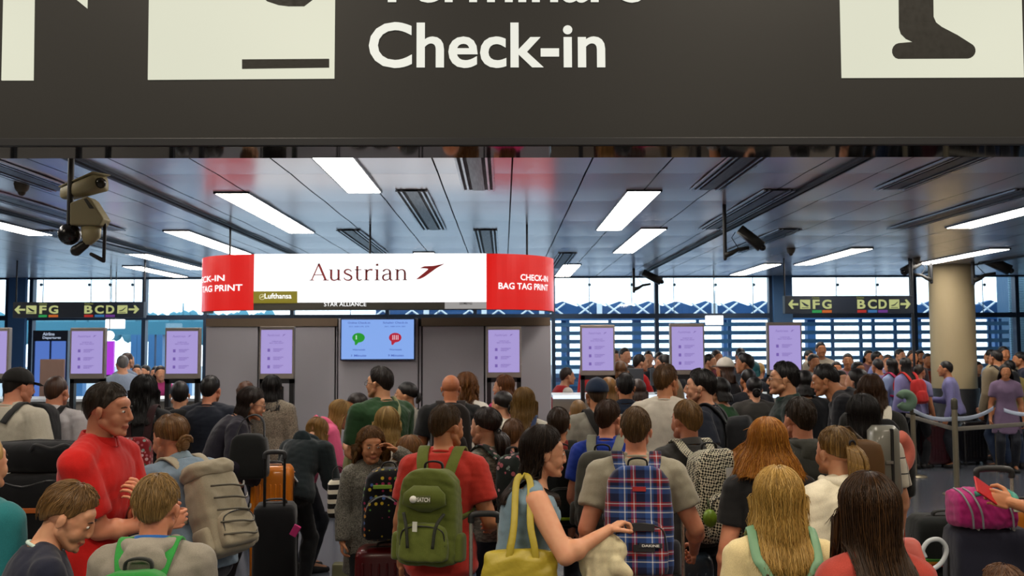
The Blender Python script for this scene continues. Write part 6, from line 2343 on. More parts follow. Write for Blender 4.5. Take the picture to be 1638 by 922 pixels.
# ------------------------------------------------------------------ distant travellers
G1, G2, G3 = 'travellers before the louvred windows', 'travellers beyond the right desk', 'people in the left background'
far = [
    ('person in a pale blue shirt with grey hair left of the second kiosk', 196, 568, 12.6, -30, hr('#5a5654', th=.01), tp('#8a97ac', 'long'), {}, G3),
    ('dark-haired person beside the grey-haired one in pale blue', 205, 564, 13.6, 30, hr('#3a2a24'), tp('#6f7d94', 'long'), {}, G3),
    ('distant person standing before the white doorway', 219, 583, 15.2, 160, hr(BK), tp('#4a4e5c', 'long'), {}, G3),
    ('distant woman in magenta just left of the kiosk by the grey block', 257, 585, 14.0, 150, hr('#241a18', 'long', len=.15), tp('#b03a78', 'long'), dict(sex='f'), G3),
    ('distant person in grey beside the magenta-clothed woman', 249, 586, 14.8, 180, hr(BK), tp('#7a7f88', 'long'), {}, G3),
    ('desk clerk in a red vest over a white sleeve, sitting right of the grey block', 908, 588, 12.2, 74, hr('#2a1a12', th=.014), tp('#a8141c', 'none', infl=.03), dict(sit=False, l=(-.02, .16, -.16), r=(-.02, .17, -.17), lean=14), None),
    ('desk clerk standing in red between the two kiosk displays', 1025, 567, 12.2, 80, hr('#1c1410', th=.016), tp('#b3141c', 'short', infl=.02), dict(r='desk', l='desk'), None),
    ('traveller with brown hair low behind the navy-topped man', 992, 577, 10.8, 6, hr('#5a3b22', 'long', len=.1), tp('#7a4a3c', 'long'), dict(sex='f'), G2),
    ('traveller in a bright pink top right of the navy-topped man', 1020, 606, 9.0, 14, hr('#33221a', 'long', len=.1), tp('#c22a5e', 'long', infl=.03), dict(sex='f', b=1.1), G2),
    ('tall dark-haired traveller right of the first lilac display', 1000, 556, 13.6, 150, hr('#17120f'), tp('#3a3436', 'long'), {}, G2),
    ('traveller in beige reaching over the desk', 1061, 567, 10.9, -80, hr('#17110e', th=.016), tp('#a08a6c', 'long'), dict(lean=12, l='desk'), G2),
    ('dark traveller just left of the middle lilac display', 1055, 563, 14.2, 170, hr(BK), tp('#1f2228', 'long'), {}, G2),
    ('woman in a white cap with a ponytail beside the middle display', 1158, 573, 10.0, -40, hr('#3a2417', 'long', len=.16), tp('#1e1f26', 'none'), dict(sex='f', cap='#d8d2c4', skin='tan'), None),
    ('man in a dark T-shirt behind the white-capped woman', 1190, 566, 10.8, -70, hr('#14100e', th=.016), tp('#14304a', 'short'), dict(skin='tan', b=1.1), G2),
    ('man in a green top near the right lilac display', 1186, 563, 14.4, -60, hr('#1a1511'), tp('#2a5a44', 'short'), dict(skin='tan'), G2),
    ('person in a teal headscarf left of the right lilac display', 1205, 578, 12.3, 40, hr('#1a5f66', 'long', len=.1, th=.02), tp('#2a2c34', 'long'), dict(sex='f'), None),
    ('blond-haired traveller beside the teal headscarf', 1215, 580, 13.7, 30, hr('#b08a4c'), tp('#54565c', 'long'), {}, G2),
    ('dark-haired woman with a shiny clip and grey jacket beyond the asian-looking polo', 1206, 604, 9.2, 4, hr('#100c0b', 'bun', th=.018), tp('#3a3834', 'long', infl=.03), dict(sex='f', b=1.1), None),
    ('traveller in a dark T-shirt left of the grey-jacketed woman', 1196, 590, 9.9, -10, hr(BK), tp('#15171f', 'short'), dict(b=1.15, skin='tan'), G2),
    ('traveller in dark clothes above the clip-haired woman', 1184, 556, 14.8, 10, hr(BK), tp('#1c2430', 'long'), {}, G2),
    ('traveller standing right behind the asian man with glasses', 1287, 592, 8.2, 8, hr('#0f0c0b', 'long', len=.12), tp('#15161a', 'long', infl=.024), dict(sex='f', b=1.1), G2),
    ('tall man in a pale shirt standing above the crowd by the windows', 1313, 547, 14.6, 178, hr('#171210'), tp('#a59c8c', 'short'), dict(skin='tan'), None),
    ('woman with a purple hair band below the tall pale-shirted man', 1302, 566, 13.0, 170, hr('#15100e', 'bun'), tp('#b8a890', 'short'), dict(sex='f', skin='tan'), G1),
    ('dark-haired traveller left of the purple hair band', 1295, 560, 16.2, 150, hr(BK), tp('#8a7f76', 'short'), {}, G1),
    ('traveller in blue near the pale-shirted tall man', 1338, 578, 14.0, 190, hr('#2a1c16'), tp('#3a5590', 'short'), dict(skin='tan'), G1),
    ('woman in a pink and yellow top by the windows', 1356, 565, 13.6, 200, hr('#1d1511'), tp('#c8909a', 'short'), dict(sex='f', skin='tan'), None),
    ('seated traveller with dark hair right of the pink and yellow top', 1373, 578, 12.8, 160, hr('#15100d'), tp('#a08a5c', 'short'), dict(skin='tan'), G1),
    ('boy in a lilac shirt with a dark strap left of the neck pillow', 1403, 574, 12.6, -14, hr('#1a1412'), tp('#7f78a8', 'short'), dict(skin='tan'), None),
    ('taller traveller behind the lilac shirt with the dark strap', 1404, 562, 14.4, 120, hr(BK), tp('#6f78a8', 'short'), dict(skin='tan'), G1),
    ('traveller in lilac right of the dark strap', 1420, 567, 13.4, -160, hr('#17120f'), tp('#8a80b0', 'short'), dict(skin='tan'), G1),
    ('girl in pale blue with a pink bag, left one of the pair', 1424, 573, 12.2, -30, hr('#0f0c0b', 'long', len=.2), tp('#8a9ac0', 'long'), dict(sex='f'), None),
    ('girl in lilac with a red bag, right one of the pair', 1446, 572, 11.9, -24, hr('#0f0c0b', 'long', len=.24), tp('#8a86b8', 'long'), dict(sex='f'), None),
    ('traveller in dark clothes behind the lilac pair', 1440, 558, 15.0, 150, hr(BK), tp('#1c2638', 'long'), {}, G1),
    ('woman with long brown hair facing the camera behind the lilac pair', 1460, 560, 13.1, 184, hr('#2a1a12', 'long', len=.2), tp('#3a2f33', 'long'), dict(sex='f', skin='tan'), G1),
    ('dark-haired woman just left of the round column', 1472, 560, 15.6, 170, hr('#17110e', 'long', len=.2), tp('#3a3338', 'long'), dict(sex='f', skin='tan'), G1),
    ('boy in a lilac shirt looking right in front of the red cabinet', 1471, 583, 12.0, 60, hr('#2a211a'), tp('#7f7ba4', 'short'), dict(kid=True, skin='tan'), None),
    ('traveller in grey touching the left side of the column', 1484, 565, 14.9, 180, hr('#241a16'), tp('#54505a', 'long'), dict(skin='tan'), G1),
    ('boy in a lilac shirt and black backpack in front of the round column', 1511, 578, 12.0, -62, hr('#120e0c', th=.015), tp('#7b78a8', 'long'), dict(skin='tan', lean=8, r='phone'), None),
    ('man in a beige jacket right of the round column', 1592, 560, 11.8, -20, hr('#1c1512'), tp('#84765e', 'long', infl=.026), dict(b=1.1, skin='tan'), None),
    ('taller man in a pale yellow shirt behind the beige jacket', 1606, 554, 12.6, 170, hr('#1a1411'), tp('#b0a078', 'long'), dict(skin='tan', b=1.08), None),
    ('man with dark hair just left of the beige jacket', 1583, 559, 13.2, -30, hr(BK), tp('#7c97b4', 'long'), {}, None),
    ('girl with dark hair in a lilac dress near the right edge', 1608, 582, 11.2, -160, hr('#150f0d', 'long', len=.2, open=45), tp('#7a6580', 'short', skirt=.34), dict(sex='f', skin='tan', kid=True), None),
    ('dark-haired woman behind the girl in lilac', 1614, 576, 11.9, 10, hr('#100c0b', 'long', len=.2), tp('#9a8850', 'long'), dict(sex='f'), None),
    ('person in a black cap and dark jacket at the right edge', 1630, 563, 12.2, -70, hr(BK), tp('#1c2338', 'long'), dict(skin='tan'), None),
    ('dark-haired traveller between the column and the beige jacket', 1564, 578, 14.6, 160, hr(BK), tp('#23242c', 'long'), {}, G1),
    ('traveller in dark clothes left of the middle lilac display base', 1136, 566, 13.6, 120, hr(BK), tp('#1f2430', 'long'), {}, G2),
    ('reddish-faced traveller left of the white cap', 1147, 560, 14.4, 150, hr('#2a1c18'), tp('#7a3a44', 'long'), dict(skin='tan'), G2),
    ('dark traveller right of the right lilac display base', 1238, 575, 13.0, 170, hr(BK), tp('#2a2a30', 'long'), {}, G2),
    ('dark-clothed traveller low beside the leaning man', 1345, 592, 11.4, 160, hr('#15100e'), tp('#26272c', 'long'), {}, G1),
    ('far traveller at the left window door', 232, 584, 15.8, 200, hr(BK), tp('#39404c', 'long'), {}, G3),
    ('far traveller left of the tall dark-haired one', 985, 560, 14.6, 170, hr('#1a1210'), tp('#4a3a34', 'long'), {}, G2),
    ('far traveller behind the red-clothed standing clerk', 1037, 561, 15.0, 190, hr(BK), tp('#2b2e38', 'long'), {}, G2),
    ('far traveller right of the beige-clothed one at the desk', 1079, 566, 13.4, 160, hr('#17120f', 'long', len=.15), tp('#33343a', 'long'), dict(sex='f'), G2),
    ('dark-haired woman in a red dress far left of the column', 1390, 560, 15.3, 180, hr(BK, 'long', len=.15), tp('#6a4a52', 'short'), dict(sex='f', skin='tan'), G1),
]
for i, (lb, px, py, D, fc, h, t, kw, gr) in enumerate(far):
    kw = dict(kw)
    kw.pop('sit', None)
    if px > 1385:
        D = 13.6 + (D - 11.2) * .72
    if i in (5, 6):
        D = 12.6
    lb = lb.replace('the asian-looking polo', 'the dark green polo').replace('the asian man with glasses', 'the man in the green polo')
    person('far%d' % i, lb, px, py, D, fc, gr, near=False, hair=h, top=t, bot=dict(c=['#1c1f28', '#23262e', '#2d3b55', '#15161a'][i % 4]), **kw)
# clerk's white sleeves under the vest
root, k = PEOPLE['far5']
g = G()
for nm in 'lr':
    g.cap(k.sh[nm], k.el[nm], .075, .055).cap(k.el[nm], k.wr[nm], .055, .038)
v, f = blob(g, .014, 3)
link('sleeves', to_mesh('sleeves', v, f, True, [cloth('#d8d4cc')]), root)
backpack('far38', 'black backpack on the boy before the round column', .26, .36, .13, '#1a1c22', tz=.15, near=False)
backpack('far30', 'pink bag on the back of the girl in pale blue', .26, .34, .12, '#c02a5c', tz=.13, near=False)
backpack('far31', 'red bag on the back of the girl in lilac', .26, .36, .12, '#c22c2a', tz=.13, near=False)
backpack('far27', 'dark backpack on the lilac-shirted boy left of the neck pillow', .26, .34, .12, '#2a2c38', tz=.12, near=False)
backpack('blacklong', 'red and black patterned bag on the woman with wavy black hair', .27, .34, .14, '#7a1418', 'floral', tz=.06, near=False, sc='#2a1012')


# ------------------------------------------------------------------ carried and standing things
def bpoint(pid, p):
    """body-space point of a person -> world"""
    root, k = PEOPLE[pid]
    return (Matrix.Translation(root.location) @ Matrix.Rotation(root.rotation_euler.z, 4, 'Z')) @ Vector(p)


def prism_at(name, label, cat, loc, rot, size, m, m2=None, part2='screen'):
    r = thing(name, label, cat, mw=Matrix.Translation(loc) @ Euler(rot).to_matrix().to_4x4())
    a, b_, c_ = size
    obj('case', G().box((-a / 2, -b_ / 2, -c_ / 2), (a / 2, b_ / 2, c_ / 2)), m, r, bevel=min(size) * .3)
    if m2:
        obj(part2, G().box((-a * .44, -b_ * .46, c_ / 2 - .001), (a * .44, b_ * .46, c_ / 2 + .001)), m2, r)
    return r


for pid, nm, lb in (('navy', 'r', 'light blue phone in the hands of the boy in navy'), ('phonewoman', 'l', 'white phone in the hand of the leaning woman in purple')):
    root, k = PEOPLE[pid]
    c_ = bpoint(pid, k.handR[nm][1]) + Vector((0, 0, .012))
    prism_at('phone', lb, 'phone', c_, (-.9 if pid != 'navy' else -.5, .15, root.rotation_euler.z + .3), (.075, .15, .01), plain('#8fb0c8' if pid == 'navy' else '#dcdcda', .3), glow('#7a9cc8', .6))

# sling strap across the cap man's back, blue strap of the girl, sling of the green T-shirt man
def sling(pid, label, c, x0, x1, w=.05):
    root, k = PEOPLE[pid]
    H = k.H
    y_ = np.array([0, math.cos(k.a2), -math.sin(k.a2)])
    q = [k.spine(.20) + y_ * (.07 * H + .026) + np.array([x0 * 1.0, 0, 0]), k.spine(.262) + k.u2 * (.038 * H + .014) + np.array([x0, 0, 0]), k.spine(.24) - y_ * (.062 * H + .03) + np.array([x0 * .6, 0, 0]),
         k.spine(.15) - y_ * (.066 * H + .032) + np.array([(x0 + x1) / 2, 0, 0]), k.spine(.05) - y_ * (.068 * H + .03) + np.array([x1 * .8, 0, 0]), k.spine(.0) + np.array([x1 * 1.25, 0, 0]), k.spine(.06) + y_ * (.07 * H + .028) + np.array([x1 * .7, 0, 0])]
    r = thing('sling_bag', label, 'bag', root.location, root.rotation_euler.z)
    obj('strap', G().ribbon(smooth_path(q), w, .010, (1, 0, .15)), cloth(c), r, True)
    g = G()
    c0 = k.spine(.02) + y_ * (.07 * H + .07) + np.array([x1 * .8, 0, 0])
    rbox(g, (c0[0] - .11, c0[1] - .04, c0[2] - .09), (c0[0] + .11, c0[1] + .05, c0[2] + .10))
    obj('pouch', g, cloth(c), r, True)
    return r


sling('capman', 'black sling bag strap across the grey T-shirt of the man in the cap', '#1c1a18', -.09, .15, .06)
sling('greentee', 'thin tan sling strap on the man in the dark green T-shirt', '#8a8a60', .09, -.15, .03)
sling('longblonde', 'blue shoulder strap on the girl in the white top', '#2a3a5c', .09, -.13, .035)

# green leather straps of the blonde woman's backpack (the bag hangs below the frame)
root, k = PEOPLE['blondefront']
r = thing('green_strap_bag', 'sage green leather backpack straps crossing on the cream top', 'backpack', root.location, root.rotation_euler.z)
H = k.H
ms = plain('#6f9a76', .5)
for s in (-1, 1):
    q = [k.spine(.2) + [s * .10, .11, 0], k.spine(.262) + [s * .105, 0.02, .07], k.spine(.255) + [s * .105, -.095, .0], k.spine(.23) + [s * .085, -.12, 0], k.spine(.17) + [s * .045, -.130, 0], k.spine(.12) + [s * .02, -.135, 0]]
    st = obj('shoulder_strap', G().ribbon(smooth_path(q), .034, .008, (1, 0, -s * .5)), ms, r, True)
    for t in (.2, .55):
        c0 = np.array(q[3]) * (1 - t) + np.array(q[4]) * t
        obj('stud', G().ell(c0 + [0, -.010, 0], (.005, .004, .005)), plain('#4b4634', .3, .7), st, True)
g = G()
c0 = k.spine(.0)
rbox(g, (-.14, c0[1] - .27, c0[2] - .06), (.14, c0[1] - .13, k.spine(.125)[2]))
obj('main_compartment', g, ms, r, True)

# yellow tote bag of the reaching woman
root, k = PEOPLE['tote']
sh = k.spine(.262)
H = k.H
r = thing('tote_bag', 'large mustard yellow leather tote bag on the shoulder of the reaching woman', 'bag', root.location, root.rotation_euler.z)
g = G()
zt = k.spine(.262)[2] - .235
bx = k.sw * H + .055
cy0 = -.035
secs = []
for t in np.linspace(0, 1, 10):
    z = zt - .36 + t * .36
    wy = .150 + .02 * math.sin(t * 3.14) - .0 * t
    wx = .060 * (1 - t) ** .5 + .016 + .012 * math.sin(t * 9)
    secs.append(((bx + .01 * math.sin(t * 5), cy0 + .01 * t, z + .0), (wx, 0, 0), (0, wy, 0)))
g.loft(secs, 40, 2.6)
v, f = blob(g, .008, 2)
rs = np.random.RandomState(3)
v = wrinkle(v, f, .010, 12, 26)
v[:, 2] += np.where(v[:, 2] > zt - .05, .018 * np.cos((v[:, 1] - cy0) * 11), 0)
m_tote, nt, b = newmat('tote_leather')
b.inputs['Base Color'].default_value = C('#a8962c')
b.inputs['Roughness'].default_value = .45
add_bump(nt, b, 14, .5, .012, 4)
link('bag_body', to_mesh('bag_body', v, f, True, [m_tote]), r)
for dx, dy in ((.0, .065), (.0, -.075)):
    pass
for s_, off in ((1, .028), (-1, -.025)):
    q = [(bx + off, cy0 + .08, zt - .06), (bx + off * .8, cy0 + .07, zt + .03), (bx - .01 + off * .2, cy0 + .055, zt + .12), (.125 + off * .3, cy0 + .06, sh[2] + .045), (.105 + off * .3, cy0 + .035, sh[2] + .075), (.125 + off * .3, cy0 + .0, sh[2] + .05), (bx - .01 + off * .2, cy0 - .015, zt + .12), (bx + off * .8, cy0 - .03, zt + .03), (bx + off, cy0 - .05, zt - .06)]
    obj('handle', G().ribbon(smooth_path(q), .030, .010, (0, 1, 0)), m_tote, r, True)
obj('knot', G().tube(smooth_path([(bx + .085, cy0 - .12, zt - .20), (bx + .095, cy0 - .03, zt - .17), (bx + .10, cy0 + .02, zt - .19), (bx + .095, cy0 + .08, zt - .165), (bx + .085, cy0 + .14, zt - .19)]), [.012] * 10 + [.018] * 5 + [.012] * 10, 8), m_tote, r, True)

# cream jacket held over her lower hand
p = P(965, 864, 4.12)
r = thing('cream_jacket', 'crumpled cream jacket hanging over a suitcase handle by the plaid backpack', 'jacket', (p.x, 4.12, p.z - .5))
r.scale = (.82, .8, 1)
g = G()
h0 = .5
g.ell((0, 0, h0 - .02), (.10, .06, .05)).ell((.05, 0, h0 - .05), (.08, .06, .06)).ell((-.03, 0, h0 - .1), (.10, .065, .10))
g.loft([((.01, 0, .0), (.15, 0, 0), (0, .06, 0)), ((.0, 0, .15), (.14, 0, 0), (0, .07, 0)), ((.01, 0, .33), (.125, 0, 0), (0, .065, 0)), ((0, 0, h0 - .03), (.10, 0, 0), (0, .06, 0))], 30, 2.5)
g.cap((-.05, -.03, h0 - .06), (-.165, -.03, h0 - .015), .035, .018).cap((.06, -.05, h0 - .10), (.12, -.05, h0 - .14), .045, .03)
for i in range(6):
    x = -.09 + i * .035
    g.cap((x, -.06, .05), (x + .03 * math.sin(i * 2.), -.055, h0 - .12), .014, .010)
v, f = blob(g, .007, 2)
v = wrinkle(v, f, .008, 44, 42)
link('cloth_body', to_mesh('cloth_body', v, f, True, [cloth('#d0c6a2')]), r)
obj('label', G().box((-.02, -.085, .30), (.005, -.080, .31)), plain('#3a3222'), r)


def floor_at(px, D, py=800):
    p = P(px, py, D)
    return (p.x, D, 0)


# suitcases and trolleys
suitcase('tall black soft suitcase with raised handle left of the bending person', floor_at(441, 6.0), .15, .27, .24, .86, '#0d0d0f', False, .30, kw_h='#2a2a2a')
suitcase('bright orange hard suitcase behind the black one', floor_at(436, 6.7), .1, .29, .24, 1.03 - .02, '#c8700c', True, 0)
suitcase('dark red hard suitcase below the dotted backpack', floor_at(622, 5.75), .05, .40, .24, .64, '#5c0a0c', True, .0)
suitcase('blue-grey hard suitcase behind the plaid boy\'s trolley handle', floor_at(1085, 5.1), -.1, .36, .24, .74, '#3c4a58', True, 0)
suitcase('black suitcase with a long silver pull handle under the plaid boy\'s hand', floor_at(1058, 4.75), .25, .34, .22, .52, '#15161a', True, .52, grip='#2a2a2a')
suitcase('black suitcase with a slim handle right of the olive backpack', floor_at(776, 4.6), .0, .30, .22, .60, '#121214', False, .42)
o_ = suitcase('bright orange hard suitcase lying low in front of the blonde woman', floor_at(1108, 3.75), .1, .34, .26, .70, '#c85208', True, 0, kw_r=2.6)
r = thing('travel_bag', 'dotted travel backpack of many colours resting on the dark red suitcase', 'backpack', floor_at(622, 5.75)[:2] + (.69,), .1)
g = G()
rbox(g, (-.16, -.11, 0), (.16, .11, .42), taper_top=.72)
v, f = blob(g, .009, 3)
v = wrinkle(v, f, .004, 9, 30)
link('main_compartment', to_mesh('main_compartment', v, f, True, [cloth('#0f0f12', 'dots')]), r)
g = G()
rbox(g, (-.145, -.155, .02), (.085, -.06, .27), taper_top=.6)
fp = obj('front_pocket', g, cloth('#0f0f12', 'dots'), r, True)
obj('zip', G().tube(smooth_path([(-.13, -.135, .12), (-.12, -.14, .22), (-.03, -.15, .275), (.055, -.14, .22), (.08, -.13, .12)]), .004, 6), plain('#8f8f95', .3, .5), fp, True)
obj('label_plate', G().box((-.09, -.125, .315), (.02, -.110, .335)), plain('#86b03a'), r)
obj('hang_tag', G().box((.09, -.14, .24), (.135, -.135, .34)), plain('#e6e0ce'), r)
obj('carry_handle', G().ribbon(smooth_path([(-.05, 0, .40), (-.03, 0, .45), (.03, 0, .45), (.05, 0, .40)]), .025, .008, (0, 1, 0)), cloth('#18181a'), r, True)
r = thing('striped_bag', 'black and cream striped shopping bag by the bending person', 'bag', P(541, 790, 6.8).to_tuple()[:1] + (6.8, P(541, 828, 6.8).z), .3)
g = G()
rbox(g, (-.075, -.04, 0), (.075, .04, .27), taper_top=.95)
obj('bag_body', g, cloth('#141414', 'stripe'), r, True)
obj('handle', G().ribbon(smooth_path([(-.04, 0, .25), (-.035, 0, .33), (.0, 0, .36), (.035, 0, .33), (.04, 0, .25)]), .015, .006, (0, 1, 0)), cloth('#1a1a1a'), r, True)
tag(obj('parcel', G().box((-.06, -.05, 0), (.06, .05, .17)).box((-.062, -.052, .05), (.062, .052, .09)), plain('#8d8a66', .5), None, False, .01), 'pale yellow-grey parcel on the floor below the striped bag', 'parcel')
bpy.data.objects['parcel'].location = floor_at(546, 7.4)
tag(obj('black_shoulder_bag', rbox(G(), (-.13, -.07, 0), (.13, .07, .30)), cloth('#101110'), None, True), 'black shoulder bag hanging from the leaning woman in purple', 'bag')
o_ = bpy.data.objects['black_shoulder_bag']
p = P(402, 745, 6.5)
o_.location = (p.x, 6.45, p.z - .08)
r = bpy.data.objects['black_shoulder_bag']
obj('strap', G().ribbon(smooth_path([(-.10, 0, .27), (-.07, .08, .38), (.0, .12, .42), (.07, .08, .38), (.10, 0, .27)]), .03, .006, (0, 1, .2)), cloth('#16171a'), r, True)
obj('pink_luggage_tag', G().box((-.01, -.01, 0), (.035, .01, .07)), plain('#c02a70', .4), None, False, .004)
o_ = bpy.data.objects['pink_luggage_tag']
p = P(465, 856, 5.85)
o_.location, o_.rotation_euler = (p.x, 5.85, p.z), (0, .5, 0)
tag(o_, 'small bright pink luggage tag on the tall black suitcase', 'luggage tag')

# left luggage trolley
lx = P(62, 800, 5.6).x
cart = thing('luggage_trolley', 'steel luggage trolley loaded with black bags at the left', 'trolley', (lx, 5.6, 0), .05)
g = G().box((-.36, -.35, .14), (.36, .45, .17)).cap((-.34, .45, .16), (-.34, .50, 1.0), .016).cap((.34, .45, .16), (.34, .50, 1.0), .016)
obj('frame', g, plain('#7f8286', .35, .7), cart)
obj('push_bar', G().cap((-.36, .50, 1.0), (.36, .50, 1.0), .02), plain('#1a1a1a', .5), cart, True)
for sx in (-1, 1):
    for sy in (-.28, .4):
        obj('wheel', G().cap((sx * .32 - .02, sy, .07), (sx * .32 + .02, sy, .07), .07, .07, 16), plain('#141414'), cart, True)
zt_ = P(62, 757, 5.5).z
r = thing('black_suitcase', 'big black suitcase with an orange strap standing on the left trolley', 'suitcase', (lx + .02, 5.52, .17), .05)
g = G()
rbox(g, (-.26, -.17, 0), (.26, .17, zt_ - .17), taper_top=.97, p=7)
obj('shell', g, cloth('#0e0e10'), r, True)
zo = P(62, 815, 5.4).z - .17
obj('orange_strap', G().box((-.268, -.182, zo - .014), (.268, .182, zo + .014)), plain('#c8651c', .6), r, False, .004)
obj('zip', G().tube(smooth_path([(-.235, -.172, .06), (-.24, -.178, (zt_ - .17) * .9), (0, -.180, (zt_ - .17) * .94), (.24, -.178, (zt_ - .17) * .9), (.235, -.172, .06)]), .005, 6), plain('#3d3d3d', .3, .5), r, True)
r = thing('duffel_bag', 'black duffel bag lying on top of the suitcase on the left trolley', 'bag', (lx + .04, 5.52, zt_ + .0), .05)
obj('bag_body', G().loft([((-.36, 0, .085), (0, .05, 0), (0, 0, .05)), ((-.34, 0, .09), (0, .10, 0), (0, 0, .085)), ((0, 0, .095), (0, .13, 0), (0, 0, .095)), ((.34, 0, .09), (0, .10, 0), (0, 0, .085)), ((.36, 0, .085), (0, .05, 0), (0, 0, .05))], 28, 2.6), cloth('#111113'), r, True)
obj('handle', G().ribbon(smooth_path([(-.02, -.11, .12), (.03, -.14, .17), (.12, -.14, .15), (.2, -.14, .17), (.25, -.11, .12)]), .022, .006, (0, 0, 1)), plain('#2a2a2c', .5), r, True)
obj('zip', G().tube([(-.33, -.02, .17), (0, -.02, .192), (.33, -.02, .17)], .005, 6), plain('#3d3d3d', .3, .5), r, True)

# grey hard case on the back of the woman in the check top, brown bag, neck pillow
root, k = PEOPLE['greycase']
r = thing('instrument_case', 'upright silver-grey hard instrument case beside the white checked top', 'case', (P(1404, 700, 5.5).x, 5.42, P(1404, 800, 5.42).z), .1)
Hc = P(1404, 681, 5.42).z - P(1404, 800, 5.42).z
obj('shell', G().loft([((0, 0, 0), (.07, 0, 0), (0, .05, 0)), ((0, 0, .05), (.095, 0, 0), (0, .065, 0)), ((0, 0, Hc * .5), (.085, 0, 0), (0, .06, 0)), ((0, 0, Hc * .93), (.085, 0, 0), (0, .06, 0)), ((0, 0, Hc), (.06, 0, 0), (0, .04, 0))], 28, 3.2), plain('#7e7c70', .35, .1, .3), r, True)
obj('seam', G().box((.012, -.068, .03), (.030, .068, Hc * .97)), plain('#1c1c1a', .5), r, False, .006)
obj('clasp', G().box((-.02, -.072, Hc * .5), (.02, -.06, Hc * .54)), plain('#b9b6aa', .3, .7), r)
p = P(1366, 770, 5.35)
r = thing('handbag', 'brown leather handbag with a dark red flap on the woman in the checked top', 'bag', (p.x, 5.28, p.z))
g = G()
rbox(g, (-.15, -.05, 0), (.14, .05, .24))
obj('bag_body', g, plain('#6b4a24', .5), r, True)
obj('flap', G().loft([((-.10, -.055, .02), (.035, 0, 0), (0, .012, 0)), ((-.09, -.058, .2), (.04, 0, 0), (0, .014, 0))], 16, 3), plain('#8c1c34', .45), r, True)
obj('strap', G().ribbon(smooth_path([(-.10, 0, .22), (-.09, 0, .27), (-.05, .02, .31), (.0, .03, .27), (.05, .0, .22)]), .018, .005, (1, 0, 0)), plain('#3a2a18', .5), r, True)
def torus_thing(nm, label, cat, loc, R, r_, c, rot, arc_=5.2):
    th = np.linspace(-arc_ / 2, arc_ / 2, 25)
    o = obj(nm, G().tube([(math.cos(t) * R, math.sin(t) * R, 0) for t in th], [r_ * (.75 + .25 * math.sin((i / 24) * 3.14)) for i in range(25)], 14), cloth(c), None, True)
    o.location, o.rotation_euler = loc, rot
    return tag(o, label, cat)


p = P(1431, 722, 5.6)
torus_thing('neck_pillow', 'salmon pink neck pillow beside the grey instrument case', 'neck pillow', (p.x, 5.6, p.z), .09, .062, '#c86a58', (1.4, 1.5, .3))
p = P(1448, 641, 12.9)
torus_thing('neck_pillow', 'pale green neck pillow hanging in the belt area', 'neck pillow', (p.x, 12.9, p.z), .09, .07, '#6f8a72', (1.45, 0, 0))
tag(obj('red_suitcase_edge', rbox(G(), (-.2, -.12, 0), (.2, .12, .78)), plain('#a8321c', .4), None, True), 'red suitcase standing behind the grey instrument case', 'suitcase')
bpy.data.objects['red_suitcase_edge'].location = floor_at(1415, 6.0)
obj('carry_handle', G().ribbon(smooth_path([(-.06, 0, .76), (-.05, 0, .80), (.05, 0, .80), (.06, 0, .76)]), .02, .008, (0, 1, 0)), plain('#222222'), bpy.data.objects['red_suitcase_edge'], True)
bpy.data.objects['red_suitcase_edge'].name = 'suitcase'
# salmon bag worn low by the brown-haired woman
r = thing('shoulder_bag', 'salmon pink shoulder bag right of the long dark brown hair', 'bag', (P(1450, 880, 3.1).x, 3.1, P(1455, 922, 3.1).z - .13), -.3)
g = G()
rbox(g, (-.06, -.05, 0), (.06, .05, .25), taper_top=.7)
v, f = blob(g, .008, 2)
link('bag_body', to_mesh('bag_body', wrinkle(v, f, .006, 6, 30), f, True, [plain('#d2685c', .5)]), r)
obj('strap', G().ribbon(smooth_path([(-.04, -.03, .23), (-.06, -.02, .27), (-.09, 0, .29), (-.08, .03, .27), (-.03, .03, .23)]), .03, .008, (0, 1, 0)), plain('#c45a4e', .5), r, True)
obj('ring', G().tube([(.03 + math.cos(t) * .010, -.055, .16 + math.sin(t) * .010) for t in np.linspace(0, 6.28, 13)], .003, 6), plain('#b9a878', .3, .8), r, True)

# ---- lower right luggage group
D0 = 4.6
p1 = P(1485, 838, D0 + .25)
RB = r = suitcase('black suitcase with a rainbow strap at lower right', (P(1515, 880, D0 + .3).x, D0 + .3, 0), .0, .38, .24, p1.z + .03, '#0f1413', False, 0)
zo = P(1500, 905, D0 + .1).z
for i, c_ in enumerate(('#b83a1c', '#c8801c', '#3f7a2c')):
    obj('strap_band', G().box((-.196, -.126, zo - .012 + i * .012 - .012), (.196, .126, zo + i * .012 - .012)), plain(c_, .6), r)
p2 = P(1570, 850, D0 - .1)
zt_ = P(1570, 848, D0 - .2).z
r = suitcase('large dark navy soft suitcase under the magenta bag', (P(1578, 850, D0 - .1).x, D0 - .1, 0), -.08, .36, .27, zt_, '#1b1c2c', False, .25)
obj('front_pocket', rbox(G(), (-.15, -.19, .12), (.16, -.1, zt_ * .72)), cloth('#1f2032'), r, True)
obj('brand_patch', G().box((.02, -.20, zt_ * .66), (.11, -.13, zt_ * .70)), plain('#5c4440'), r)
xb_ = P(1568, 850, D0 - .1)
r = thing('duffel_bag', 'magenta sports bag with grey straps on the navy suitcase', 'bag', (P(1572, 850, D0 - .15).x, D0 - .15, zt_ + .005), -.1)
hb = P(1570, 786, D0 - .2).z - zt_
g = G()
g.loft([((-.20, 0, hb * .42), (0, .06, 0), (0, 0, hb * .30)), ((-.185, 0, hb * .46), (0, .11, 0), (0, 0, hb * .45)), ((-.05, 0, hb * .5), (0, .125, 0), (0, 0, hb * .52)), ((.10, 0, hb * .48), (0, .12, 0), (0, 0, hb * .48)), ((.17, 0, hb * .45), (0, .11, 0), (0, 0, hb * .42)), ((.185, 0, hb * .42), (0, .06, 0), (0, 0, hb * .3))], 32, 3.2)
